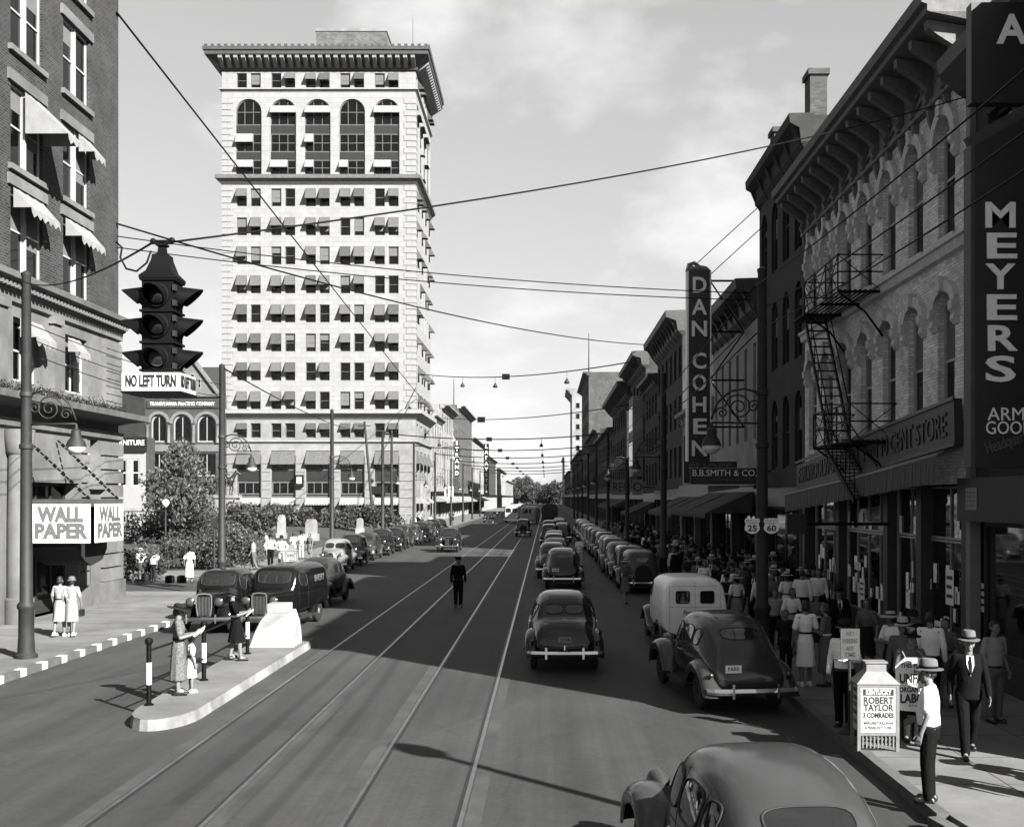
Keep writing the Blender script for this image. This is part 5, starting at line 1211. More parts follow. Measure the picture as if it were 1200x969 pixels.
tree('park_tree', 'leafy park tree before the printing house', (PX(213, 78), 78, .7), 7.0, 2.9, 11, leaf_a, 5200, .15, trunk_h=.22)
def bush(label, u, v, w, h, seed, n=2600, size=.1, leaf=leaf_b, z=.15, grp=None):
    p = G(u, v, z); r2 = random.Random(seed); t = thing('bush', label, 'bush', p, 0, grp); blobs = []
    for i in range(int(9 + w * 3)): blobs.append((Vector((r2.uniform(-.5, .5) * w, r2.uniform(0, .6) * w * .6, r2.uniform(.25, .8) * h)), r2.uniform(.25, .4) * h))
    q = MB()
    for i in range(7): x = r2.uniform(-.4, .4) * w; q.tube([(x, .2, -.1), (x + r2.uniform(-.2, .2), .2, h * .7)], [.03, .01], 5)
    q.build('stem', mat('bark', .05), t); obj('foliage', leaf_mesh('foliage', blobs, n, size, leaf, seed), t)
bush('rounded dark bush beside the corner building pier', 156, 680, 2.0, 1.7, 31); bush('wide bushy hedge clump behind the woman in the white dress', 232, 668, 3.4, 2.0, 32, 4200); bush('tall light bush next to the thin post', 272, 668, 2.2, 2.3, 33, 3200, leaf=leaf_a)
bush('low hedge before the pale pedestal', 287, 634, 4.5, 2.6, 34, 3000, .16, z=.8); bush('spreading shrub under the park tree on its shop side', 172, 640, 3.6, 2.4, 35, 3000, .13, z=.6); bush('spreading shrub under the park tree on its tower side', 238, 640, 4.0, 2.6, 36, 3400, .13, z=.6)
for i, u in enumerate((326, 350, 398, 425, 447)): bush('round clipped shrub at the foot of the white tower', u, 619, 3.2, 2.2, 40 + i, 1600, .2, z=.9, grp='shrubs before the tower')
for (u, v, w, h, lab) in ((305, 626, 1.7, 1.9, 'white tablet stone on the lawn behind the lamp pole'), (330, 628, 1.0, 2.3, 'grey stone bust pillar on the lawn'), (365, 629, 1.5, 1.9, 'square white stone on the lawn before the tower'), (422, 622, 1.0, 1.6, 'small pale stone near the leaning pole')):
    w *= .75; h *= .75; p = G(u, v, .9); t = thing('memorial_stone', lab, 'monument', p); q = MB(); q.prism([(-w / 2 * .8, .25), (w / 2 * .8, .25), (w / 2 * .75, h * .8), (w / 2 * .5, h * .97), (0, h), (-w / 2 * .5, h * .97), (-w / 2 * .75, h * .8)], -.25, .25, 'xz'); q.build('slab', lt1 if 'grey' in lab else lt2, t); MB().box(-w * .5, w * .5, -.4, .4, -.3, .249).build('plinth', lt2, t)
p = G(146, 640, .6); t = thing('courthouse_wall', 'pale stone terrace wall and steps below the furniture shop', 'wall', (PX(150, 95), 95, .3))
q = MB(); q.box(-4, 2.2, 0, .5, -.2, 2.6); q.box(-4.2, 2.4, -.1, .6, 2.601, 2.85); q.build('wall', lt2, t)
for i in range(5): MB().box(2.25, 5.0, -.6 + i * .3, 1.2, -.2 + i * .28, .08 + i * .28).build('step', lt2, t)
# far trees closing the street
for i, (u, Y, h, cr) in enumerate(((606, 660, 15, 8), (617, 690, 16.5, 9), (630, 720, 12.5, 8), (641, 700, 11.5, 7), (650, 670, 13, 8), (598, 700, 12, 7), (660, 690, 13, 8), (624, 800, 12, 9), (636, 820, 12, 9))):
    tree('far_tree', ('tall round grey tree', 'tallest broad grey tree', 'low wide grey tree', 'small rounded grey tree', 'middling grey tree', 'narrow grey tree behind the last sunny roofs', 'grey tree half behind the last shaded block', 'faint grey tree', 'faintest low grey tree')[i] + ' closing the far end of the street', (PX(u, Y), Y, 0), h, cr, 60 + i, leaf_c, 2600, .75, 'trees at the end of the street', .12)
# fence of small black bollards at the park kerb
for i, (u, v) in enumerate(((171, 682), (199, 684), (213, 684))):
    q = MB(); q.lathe([(.22, 0), (.22, .25), (.18, .33), (.02, .36)], n=10); q.build('kerb_block', black, None, 40, loc=G(u, v - 1, .15), label='squat black kerb block at the park pavement edge', cat='block', group='black kerb blocks')
# ------------------------------------------------------------------ 1930s vehicles; local frame: +y forward, origin on the ground
def paint(name, v, rough=.25): return mat(name, v, rough, .12, 2.0, spec=.38)
P_BLACK = paint('car_black', .008, .1); P_DARK = paint('car_dark', .016, .1); P_MID = paint('car_grey', .05, .16); P_LIGHT = paint('car_pale', .25, .35); P_CREAM = mat('van_cream', .9, .4, .08, 3, spec=.4, coat=.3, dirt=.15); P_DUST = mat('car_dusty', .05, .3, .3, 4, spec=.35, dirt=.3)
SUB = [('SUBSURF', dict(levels=2, render_levels=2))]
def loft_cage(st, shape):
    """stations -> ring of points (half profile mirrored), open bottom"""
    mb = MB(); rings = [shape(s) for s in st]; n = len(rings[0]); vs = []
    for s, rg in zip(st, rings): vs += [(x, s[0], z) for x, z in rg]
    fs = [(i * n + j, i * n + j + 1, (i + 1) * n + j + 1, (i + 1) * n + j) for i in range(len(st) - 1) for j in range(n - 1)]
    fs += [tuple(range(n)), tuple(range((len(st) - 1) * n, len(st) * n))]
    fs += [((i + 1) * n, (i + 1) * n + n - 1, i * n + n - 1, i * n) for i in range(len(st) - 1)]
    mb.add(vs, fs); return mb
def car_shape(s):
    y, zb, hs, hw, zk, hr, zt = s
    h = [(hs, zb), (hw * 1.0, zb + (zk - zb) * .5), (hw, zk), (hw * .55 + hr * .45, zk + (zt - zk) * .38), (hr, zk + (zt - zk) * .8), (hr * .72, zt), (hr * .3, zt + .015)]
    return h + [(-x, z) for x, z in reversed(h)]
FAST = [(2.22, .5, .14, .16, .82, .10, 1.0), (2.12, .42, .24, .27, .86, .18, 1.10), (1.5, .38, .34, .40, .90, .30, 1.16), (.9, .36, .56, .62, .98, .48, 1.19), (.72, .36, .62, .68, 1.02, .56, 1.24), (.38, .36, .67, .75, 1.06, .62, 1.62), (.05, .36, .69, .79, 1.08, .64, 1.73), (-.5, .36, .70, .80, 1.09, .64, 1.745), (-1.0, .36, .70, .79, 1.07, .62, 1.69), (-1.45, .38, .68, .76, 1.02, .57, 1.52), (-1.85, .40, .65, .72, .92, .50, 1.24), (-2.2, .42, .61, .66, .80, .44, .92), (-2.36, .46, .56, .58, .66, .40, .68)]
TRUNK = FAST[:9] + [(-1.35, .38, .68, .76, 1.03, .56, 1.52), (-1.58, .38, .67, .74, 1.0, .56, 1.24), (-1.72, .39, .66, .72, .98, .56, 1.19), (-2.12, .42, .63, .68, .86, .52, 1.10), (-2.34, .44, .60, .63, .76, .48, .86), (-2.40, .48, .56, .58, .66, .44, .62)]
BOXY = [(2.0, .5, .22, .23, .9, .2, 1.16), (1.96, .42, .26, .27, .92, .23, 1.20), (1.4, .40, .34, .36, .94, .30, 1.22), (.78, .38, .55, .58, 1.0, .46, 1.24), (.68, .38, .62, .66, 1.04, .58, 1.30), (.5, .38, .64, .70, 1.06, .62, 1.70), (.3, .38, .66, .72, 1.08, .64, 1.79), (-.5, .38, .68, .74, 1.08, .65, 1.80), (-1.1, .38, .68, .74, 1.06, .64, 1.78), (-1.42, .40, .66, .72, 1.04, .60, 1.68), (-1.60, .42, .64, .69, .98, .54, 1.40), (-1.72, .44, .62, .66, .86, .46, 1.0), (-1.76, .48, .58, .60, .7, .40, .7)]
VAN = [(2.0, .5, .22, .23, .9, .2, 1.14), (1.96, .42, .26, .27, .92, .23, 1.18), (1.4, .40, .34, .36, .94, .30, 1.20), (.9, .38, .55, .58, 1.0, .46, 1.22), (.8, .38, .66, .70, 1.06, .60, 1.30), (.62, .38, .72, .78, 1.1, .70, 1.80), (.45, .38, .76, .82, 1.12, .74, 1.88), (-.4, .38, .80, .86, 1.12, .77, 1.92), (-1.6, .38, .80, .86, 1.12, .77, 1.92), (-2.02, .38, .80, .86, 1.12, .77, 1.90), (-2.10, .40, .78, .84, 1.1, .74, 1.86), (-2.12, .42, .74, .80, 1.08, .68, 1.80)]
def fender(path, xi, xo, m, name, t, drop=.2):
    """teardrop wing swept over the wheel"""
    rings = []; k = len(path)
    for i, (y, z) in enumerate(path):
        a, b = path[max(0, i - 1)], path[min(k - 1, i + 1)]; d = Vector((b[0] - a[0], b[1] - a[1])).normalized(); nrm = Vector((d.y, -d.x))
        if nrm.y < 0 and 0 < i < k - 1: nrm = -nrm
        if i == 0 or i == k - 1: nrm = Vector((1, 0)) * (1 if y > path[k // 2][0] else -1)
        rings.append([(x, y + nrm.x * o, z + nrm.y * o) for x, o in ((xi, -.02), (xi + (xo - xi) * .35, .05), (xi + (xo - xi) * .75, .04), (xo, -.04), (xo + .01, -drop * .6), (xo - .02, -drop))])
    mb = MB(); n = 6; vs = [p for r_ in rings for p in r_]
    mb.add(vs, [(i * n + j, i * n + j + 1, (i + 1) * n + j + 1, (i + 1) * n + j) for i in range(k - 1) for j in range(n - 1)])
    me = bake(mb.mesh('f', m), SUB, m); obj(name, me, t)
    mb2 = MB(); mb2.add([(-x, y, z) for x, y, z in vs], [(i * n + j, (i + 1) * n + j, (i + 1) * n + j + 1, i * n + j + 1) for i in range(k - 1) for j in range(n - 1)])
    obj(name, bake(mb2.mesh('f', m), SUB, m), t)
TYRE = MB(); TYRE.lathe([(.20, -.07), (.30, -.085), (.35, -.06), (.36, 0), (.35, .06), (.30, .085), (.20, .07)], axis='x', n=22); TYRE = TYRE.mesh('tyre', rubber, 50)
RIM = MB(); RIM.lathe([(.21, -.05), (.20, .065), (.17, .06), (.1, .045), (.09, .075), (.03, .09), (.002, .092)], axis='x', n=18); RIMS = {}
def wheel(t, x, y, rim):
    w = obj('wheel', TYRE, t, (x, y, .36), R(180) if x < 0 else 0)
    if rim.name not in RIMS: RIMS[rim.name] = RIM.mesh('rim', rim, 40)
    obj('rim', RIMS[rim.name], w)
def patch(bvh, org, du, dv, w, h, ray, e=3.2, off=.006, n=28):
    """rounded pane laid onto the body by casting rays; returns pane and its rim mesh data"""
    org, du, dv, ray = Vector(org), Vector(du), Vector(dv), Vector(ray).normalized(); vs = []; rings = (0.001, .4, .75, 1.0)
    def hit(a, b):
        p = org + du * a + dv * b; r_ = bvh.ray_cast(p, ray, 6)
        return None if r_[0] is None else r_[0]
    def ring(k):
        out = []
        for i in range(n):
            th = 2 * math.pi * i / n; c, s = math.cos(th), math.sin(th); q = (abs(c) ** e + abs(s) ** e) ** (-1 / e); p = hit(c * q * w * k, s * q * h * k)
            if p is None: return None
            out.append(p - ray * off)
        return out
    R_ = [ring(k) for k in rings]; fr = ring(1 + .018 / w)
    if any(r_ is None for r_ in R_) or fr is None: return None, None
    a = MB(); a.add([p for r_ in R_ for p in r_], [(i * n + j, i * n + (j + 1) % n, (i + 1) * n + (j + 1) % n, (i + 1) * n + j) for i in range(3) for j in range(n)] + [tuple(range(n))])
    b = MB(); up = [p - ray * .012 for p in fr]; inn = [p - ray * .012 for p in R_[3]]
    b.add(fr + up + inn + R_[3], [(k * n + j, k * n + (j + 1) % n, (k + 1) * n + (j + 1) % n, (k + 1) * n + j) for k in range(3) for j in range(n)])
    return a, b
def car(kind, pm, roof_light=False, plate='AC8', rim=None, spare=False):
    t = thing('car', 'x', 'car'); rim = rim or P_DARK
    st = dict(fast=FAST, trunk=TRUNK, boxy=BOXY, van=VAN)[kind]
    body = bake(loft_cage(st, car_shape).mesh('body', pm), SUB, pm); b = obj('body', body, t)
    bvh = BVHTree.FromPolygons([v.co for v in body.vertices], [p.vertices[:] for p in body.polygons])
    def win(name, *a, **k):
        p, f = patch(bvh, *a, **k)
        if p is None: return
        w = p.build(name, carglass, t, True); f.build('window_rim', k.get('rm', P_DARK) if False else rim if False else darkwood, w, True)
    sl = kind in ('fast', 'trunk'); zc = 1.33 if sl else 1.40; hh = .17 if sl else .2
    for s in (-1, 1):
        ray = (-s, 0, 0)
        if kind == 'van': win('side_window', (s * 2, .28, 1.48), (0, 1, 0), (0, 0, 1), .28, .19, ray)
        else:
            win('side_window', (s * 2, .13 if sl else .2, zc), (0, 1, 0), (0, 0, 1), .27, hh, ray); win('side_window', (s * 2, -.52, zc), (0, 1, 0), (0, 0, 1), .32, hh, ray)
            win('side_window', (s * 2, -1.07 if sl else -1.12, zc - .01), (0, 1, 0), (0, 0, 1), .15, hh * .85, ray)
    if sl:
        for s in (-1, 1): win('windscreen', (s * .27, 3, 1.40), (1, 0, 0), (0, 0, 1), .22, .13, (0, -1, 0))
        zr = 1.43 if kind == 'fast' else 1.40
        if kind == 'fast': win('rear_window', (0, -4, zr), (1, 0, 0), (0, 0, 1), .37, .09, (0, 1, 0), e=3.2)
        else:
          for s in (-1, 1): win('rear_window', (s * .235, -4, zr), (1, 0, 0), (0, 0, 1), .20, .095, (0, 1, 0), e=3.4)
    else:
        win('windscreen', (0, 3, 1.52 if kind == 'boxy' else 1.57), (1, 0, 0), (0, 0, 1), .5, .18, (0, -1, 0), e=5)
        if kind == 'boxy': win('rear_window', (0, -4, 1.42), (1, 0, 0), (0, 0, 1), .26, .11, (0, 1, 0), e=4)
        else:
            for s in (-1, 1): win('rear_window', (s * .32, -4, 1.42), (1, 0, 0), (0, 0, 1), .17, .15, (0, 1, 0), e=9)
    # door and panel seams laid on the skin as fine dark lines
    def seam(pts, ray, name='door_seam'):
        pp = []
        for p in pts:
            h_ = bvh.ray_cast(Vector(p), Vector(ray), 6)
            if h_[0] is not None: pp.append(h_[0] - Vector(ray) * .001)
        if len(pp) > 2: q = MB(); q.tube(pp, .005, 4); q.build(name, letter_dark, b)
    for s in (-1, 1):
        for y in ((.5, -.18, -.88) if kind != 'van' else (.62, -.05)): seam([(s * 2, y, .45 + .1 * i) for i in range(13)], (-s, 0, 0))
        seam([(s * 2, 1.9 - .15 * i, 1.06) for i in range(23)], (-s, 0, 0), 'belt_moulding')
        q = MB(); 
        for y in (-.1, -.28) if kind != 'van' else (-.0,): 
            h_ = bvh.ray_cast(Vector((s * 2, y, .98)), Vector((-s, 0, 0)), 6)
            if h_[0] is not None: p = h_[0]; q.bar(p + Vector((s * .03, -.06, 0)), p + Vector((s * .03, .06, 0)), .02); q.bar(p, p + Vector((s * .03, 0, 0)), .02)
        if q.v: q.build('door_handle', chrome, b)
    if kind == 'van':
        seam([(0, -4, .5 + .1 * i) for i in range(14)], (0, 1, 0)); seam([(-.7 + .1 * i, -4, 1.16) for i in range(15)], (0, 1, 0)); seam([(-.62 + .1 * i, -4, 1.70) for i in range(13)], (0, 1, 0))
        for s in (-1, 1): seam([(s * .66, -4, .5 + .1 * i) for i in range(13)], (0, 1, 0))
    if kind == 'trunk':
        seam([(-.5 + .1 * i, -4, 1.12) for i in range(11)], (0, 1, 0)); 
        for s in (-1, 1): seam([(s * .5, -4, .6 + .05 * i) for i in range(11)], (0, 1, 0))
    # wings
    fp = pm if kind != 'van' or pm is not P_CREAM else P_BLACK
    if sl:
        fender([(2.3, .40), (2.27, .62), (2.1, .83), (1.82, .93), (1.5, .93), (1.2, .80), (.98, .58), (.82, .38)], .40, .88, fp, 'front_wing', t)
        fender([(-.72, .38), (-.86, .62), (-1.1, .84), (-1.42, .92), (-1.78, .87), (-2.1, .70), (-2.32, .46), (-2.38, .36)], .55, .91, fp, 'rear_wing', t)
        yf, yr = 1.6, -1.45
    else:
        fender([(2.12, .45), (2.08, .68), (1.88, .84), (1.6, .88), (1.3, .80), (1.05, .62), (.8, .44), (.62, .37)], .38, .84, fp, 'front_wing', t, .14)
        fender([(-.66, .37), (-.80, .58), (-1.0, .78), (-1.28, .86), (-1.58, .80), (-1.8, .62), (-1.9, .44), (-1.92, .38)], .56, .86, fp, 'rear_wing', t, .14)
        yf, yr = 1.55, -1.3
    for s in (-1, 1):
        MB().box(s * .58, s * .86, -.72, .72, .3, .36).build('running_board', rubber, t)
        wheel(t, s * .70, yf, rim); wheel(t, s * .71, yr, rim)
    MB().box(-.6, .6, -1.9, 1.9, .3, .42).build('chassis', rubber, t)
    # bumpers
    yb, yfb = (-2.52, 2.45) if sl else ((-2.3 if kind == 'van' else -2.1), 2.3)
    for y, s in ((yfb, 1), (yb, -1)):
        if kind == 'van' and s < 0: continue
        q = MB(); pts = [(-.86, y - s * .2, .47), (-.75, y - s * .06, .47), (-.4, y, .47), (0, y + s * .015, .47), (.4, y, .47), (.75, y - s * .06, .47), (.86, y - s * .2, .47)]
        for z0, z1, d in ((-.055, 0, .0), (0, .055, 0)):
            for a, c in zip(pts, pts[1:]): q.add([(a[0], a[1] + s * (.05 if z0 == 0 else 0), a[2] + z0), (c[0], c[1] + s * (.05 if z0 == 0 else 0), c[2] + z0), (c[0], c[1] + s * (.05 if z1 == 0 else -.03), c[2] + z1 * 1.0), (a[0], a[1] + s * (.05 if z1 == 0 else -.03), a[2] + z1)], [(0, 1, 2, 3)])
        bp = q.build('bumper', chrome, t, fix=False)
        q = MB()
        for x in (-.42, .42): q.bar((x, y + s * .03, .36), (x, y + s * .03, .62), .045, .04)
        q.build('bumper_guard', chrome, bp)
        q = MB()
        for x in (-.35, .35): q.bar((x, y - s * .02, .45), (x, y - s * .5, .42), .05)
        q.build('bumper_iron', black, bp)
    # lamps, grille, plate
    for s in (-1, 1):
        yl, xl, zl = (1.92, .50, .92) if sl else (1.95, .42, .95)
        q = MB(); q.lathe([(.01, -.26), (.06, -.2), (.1, -.1), (.125, .02), (.13, .06)], (s * xl, yl, zl), 'y', 16); hl = q.build('headlight', fp if sl else chrome, t, 40)
        q = MB(); q.lathe([(.128, .061), (.1, .085), (.05, .1), (.002, .105)], (s * xl, yl, zl), 'y', 16); q.build('lens', mat('headlamp_lens', .07, .2, .1, 20, spec=.8), hl, True)
        q = MB(); ztl = .74; q.lathe([(.01, .07), (.04, .04), (.045, -.03), (.01, -.045)], (s * (.74 if sl else .7), -2.2 if sl else -1.95, ztl), 'y', 10); q.build('tail_light', mat('tail_lens', .05, .15, 0, spec=.7), t, True)
    q = MB(); yg = 2.245 if sl else 2.03
    if sl: prof = [(0, .42), (.13, .5), (.17, .75), (.15, .98), (.08, 1.06), (0, 1.08)]
    else: prof = [(0, .48), (.2, .52), (.24, .8), (.24, 1.1), (.2, 1.19), (0, 1.21)]
    full = prof + [(-x, z) for x, z in reversed(prof[1:-1])]; q.prism(full, yg - .16, yg, 'xz'); g = q.build('grille', black if sl else chrome, t)
    if not sl: q = MB(); q.prism([(x * .84, .84 + (z - .84) * .9) for x, z in full], yg + .001, yg + .006, 'xz'); q.build('radiator_core', black, g)
    q = MB()
    for i in range(-4, 5): x = i * (.032 if sl else .042); q.box(x - .006, x + .006, yg, yg + .014, .56, 1.0 if sl else 1.1)
    q.build('grille_bars', chrome, g)
    px, py, pz = (0, -2.42, .78) if kind == 'trunk' else (-.34, -2.28, .86) if kind == 'fast' else (-.5, -1.95, .8)
    if kind != 'van':
        q = MB(); q.box(px - .15, px + .15, py - .012, py, pz - .07, pz + .07); pl = q.build('number_plate', letter_white if kind == 'fast' else lt2, t); text('plate_number', plate, .1, letter_dark, pl, (px, py - .014, pz), width=.22, ext=.001, bold=.002)
        MB().bar((px, py, pz), (px, py + .3, pz - .1), .03).build('plate_bracket', black, pl)
    if kind == 'trunk': MB().bar((0, -2.44, .55), (0, -2.44, .66), .03).build('boot_handle', chrome, t); 
    if spare or kind == 'boxy':
        q = MB(); q.lathe([(.36, -.12), (.36, .05), (.3, .08), (.05, .09)], (0, -1.85, .85), 'y', 22); q.build('spare_wheel', rubber, t, 40)
    return t
PROTO = {}
def park(kind, pm, x, y, rz, label, group=None, plate='AC8', rim=None, key=None, name=None, cat=None):
    k = key or (kind, pm.name, rim.name if rim else '')
    if k not in PROTO: PROTO[k] = car(kind, pm, plate=plate, rim=rim); t = PROTO[k]
    else: t = copy_tree(PROTO[k])
    t.location = (x, y, 0); t.rotation_euler = (0, 0, R(rz)); t['label'] = label
    if group: t['group'] = group
    elif 'group' in t: del t['group']
    if name: t.name = name
    if cat: t['category'] = cat
    return t
# near vehicles
park('trunk', P_DARK, .42, 28.5, 0, 'dark humpback sedan with chrome bumper leading shade edge of the middle lane', plate='1934', rim=None)
park('fast', P_MID, 3.45, 23.4, 8, 'dark fastback sedan with white number plate angled into the kerb behind the theatre board', plate='PARK')
v = park('van', P_CREAM, 3.75, 32.0, 3, 'cream panel van with two square rear door windows parked at the right kerb', name='panel_van', cat='van', rim=P_BLACK)
text('van_lettering', 'Penney', .2, letter_grey, v, (-.12, -2.135, 1.02), width=.42, shear=.3)
park('fast', paint('car_grey_gloss', .06, .16), 1.93, 10.7, 6, 'grey sedan passing close by, its rounded roof and wing just in view', key='fore')
park('boxy', P_BLACK, -10.0, 35.7, 180, 'old black sedan with bright shield radiator waiting beside the safety island', rim=P_MID, key='oldblack')
v = park('van', P_BLACK, -8.25, 36.0, 174, 'black panel truck waiting behind the white bumper block', name='panel_truck', cat='truck', rim=P_LIGHT)
text('van_lettering', 'BAKERY', .3, letter_grey, v, (-.885, -1.0, 1.45), (R(90), 0, R(-90)), width=1.0)
park('fast', P_DUST, -8.6, 43.5, 178, 'dusty sedan whose roof shows behind the black panel truck')
park('fast', P_LIGHT, -11.5, 63.2, 182, 'pale streamlined sedan with chrome front at the head of the park kerb row')
# row along the park kerb
kinds = [('boxy', P_BLACK), ('fast', P_DUST), ('boxy', P_DARK), ('trunk', P_DARK), ('boxy', P_DUST), ('fast', P_MID)]
for i, Y in enumerate((69.2, 75, 81, 87.2, 93, 99, 105, 111.5, 118, 124)):
    k, p = kinds[i % 6]
    lab = {('boxy', 'car_black'): 'black upright sedan in the row along the park kerb', ('fast', 'car_dusty'): 'dusty streamlined sedan in the row along the park kerb', ('boxy', 'car_dark'): 'dark upright sedan in the row along the park kerb', ('trunk', 'car_dark'): 'dark humpback sedan in the row along the park kerb', ('boxy', 'car_dusty'): 'dusty upright sedan in the row along the park kerb', ('fast', 'car_grey'): 'grey streamlined sedan in the row along the park kerb'}[(k, p.name)]
    park(k, p, -11.6 + rnd.uniform(-.1, .1), Y, 180 + rnd.uniform(-2, 2), lab.split(' in the')[0] + ', ' + ORD[i] + ' car behind the pale sedan in the park kerb row', 'cars parked along the park kerb')
park('fast', P_DARK, -7.2, 86, 180, 'dark sedan driving towards the policeman, bright headlamps', key='moving')
park('boxy', P_MID, -2.35, 119.5, 0, 'grey upright sedan driving away beyond the policeman')
park('fast', P_DARK, -9.3, 186, 180, 'dark sedan driving in far beyond the policeman', key='moving')
# middle queue, seen from behind
park('fast', P_DARK, .75, 52.3, 0, 'dark fastback sedan second in the middle queue', key='moving')
q_ = [(59.0, 'trunk', P_DARK), (65.6, 'fast', P_DUST), (72.2, 'boxy', P_BLACK), (80, 'trunk', P_MID), (97, 'boxy', P_DARK), (105, 'fast', P_DARK), (113, 'boxy', P_BLACK), (122, 'trunk', P_DARK), (132, 'fast', P_DUST)]
names_ = ['dark humpback sedan third in the middle queue', 'dusty fastback fourth in the middle queue', 'black upright sedan fifth in the middle queue', 'grey humpback sedan sixth in the middle queue', 'dark upright sedan seventh in the middle queue', 'dark fastback eighth in the middle queue', 'black upright sedan ninth in the middle queue', 'dark humpback sedan tenth in the middle queue', 'dusty fastback at the far end of the middle queue']
for (Y, k, p), lab in zip(q_, names_): park(k, p, .6 + rnd.uniform(-.25, .25) if Y < 90 else (.3 if k == 'boxy' else 1.5), Y, 0, lab)
# shaded kerb row
row = [('boxy', P_DUST), ('boxy', P_DARK), ('trunk', P_DUST), ('boxy', P_MID), ('fast', P_DARK), ('boxy', P_BLACK)]
park('boxy', P_DUST, 3.95, 49.6, 2, 'dusty upright sedan at the tail of the shaded kerb row')
for i in range(14):
    k, p = row[(i + 1) % 6]; d_ = {('boxy', 'car_dusty'): 'dusty upright sedan', ('boxy', 'car_dark'): 'dark upright sedan', ('trunk', 'car_dusty'): 'dusty humpback sedan', ('boxy', 'car_grey'): 'grey upright sedan', ('fast', 'car_dark'): 'dark fastback sedan', ('boxy', 'car_black'): 'black upright sedan'}[(k, p.name)]
    park(k, p, 3.8 + rnd.uniform(-.12, .12), 54.6 + i * 5.3, rnd.uniform(-1, 4), d_ + ', ' + ORD[i] + ' car beyond the dusty tail car of the shaded kerb row', 'cars parked along the shaded kerb', key='moving' if (k, p.name) == ('fast', 'car_dark') else None)
# buses and lorry
def bus(x, y, rz, label, pm, L=7.5, Wd=2.35, H=2.9, round_=.0):
    t = thing('bus', label, 'bus', (x, y, 0), R(rz))
    def sh(s):
        yy, k, dz = s; h = Wd / 2 * k; zt = H - dz
        hp = [(h * .92, .45), (h, .8), (h, 1.9), (h * .97, zt - .35), (h * .8, zt - .05), (h * .4, zt + .03)]
        return hp + [(-a, b_) for a, b_ in reversed(hp)]
    st = [(L / 2, .8, .3 + round_), (L / 2 - .15, .94, .1 + round_ * .5), (L / 2 - .6, 1, 0), (0, 1, 0), (-L / 2 + .6, 1, 0), (-L / 2 + .15, .94, .1), (-L / 2, .82, .35)]
    body = bake(loft_cage(st, sh).mesh('b', pm), SUB, pm); obj('body', body, t); bvh = BVHTree.FromPolygons([v.co for v in body.vertices], [p.vertices[:] for p in body.polygons])
    for s, yy, ray in ((1, 8, (0, -1, 0)), (-1, -8, (0, 1, 0))):
        for xx in (-.5, .5):
            p, f = patch(bvh, (xx, yy, 2.0), (1, 0, 0), (0, 0, 1), .42, .36, ray, e=5)
            if p: w = p.build('windscreen' if s > 0 else 'rear_window', carglass, t, True)
    for s in (-1, 1):
        for i in range(6):
            p, f = patch(bvh, (s * 4, -L / 2 + 1.1 + i * (L - 2) / 6, 2.0), (0, 1, 0), (0, 0, 1), .42, .34, (-s, 0, 0), e=5)
            if p: p.build('side_window', carglass, t, True)
        for yy in (L / 2 - 1.4, -L / 2 + 1.6): wheel(t, s * (Wd / 2 - .15), yy, P_DARK)
        q = MB(); q.lathe([(.14, 0), (.12, .04), (.01, .06)], (s * .8, L / 2 - .02, .95), 'y', 12); q.build('headlight', chrome, t)
    MB().box(-1.05, 1.05, L / 2 - .1, L / 2 + .08, .42, .58).build('bumper', chrome, t); MB().box(-.7, .7, L / 2 - .42, L / 2 - .15, 2.5, 2.75).build('destination_box', sign_black, t)
    return t
bus(-5.4, 184, 180, 'white bus coming on beside the small bumper block', mat('bus_white', .55, .4, .08, 2)); bus(-2.4, 176, -4, 'pale rounded bus driving away next to the white bus', mat('bus_pale', .33, .4, .1, 2), 7.5, 2.5, 2.7, .2); bus(-4.6, 205, 180, 'third bus just showing behind the white bus', MATS['bus_pale'])
t = thing('lorry', 'tall dark canvas-covered lorry ahead of the middle queue', 'truck', (.5, 158, 0))
q = MB(); q.prism([(-1.1, .95), (1.1, .95), (1.1, 2.6), (.85, 3.0), (.3, 3.15), (-.3, 3.15), (-.85, 3.0), (-1.1, 2.6)], -2.6, 1.2, 'xz'); q.build('canvas_cover', canvas_dark, t)
MB().box(-1.12, 1.12, -2.7, 1.25, .72, .94).build('flatbed', darkwood, t); MB().box(-.85, .85, 1.3, 2.3, .6, 2.1).build('cab', P_DARK, t); MB().box(-.45, .45, 2.31, 3.4, .6, 1.3).build('bonnet', P_DARK, t); MB().box(-.9, .9, -2.72, -2.705, 1.0, 2.4).build('tailgate', darkwood, t)
for s in (-1, 1):
    for yy in (-1.7, 2.6): wheel(t, s * .85, yy, P_DARK)
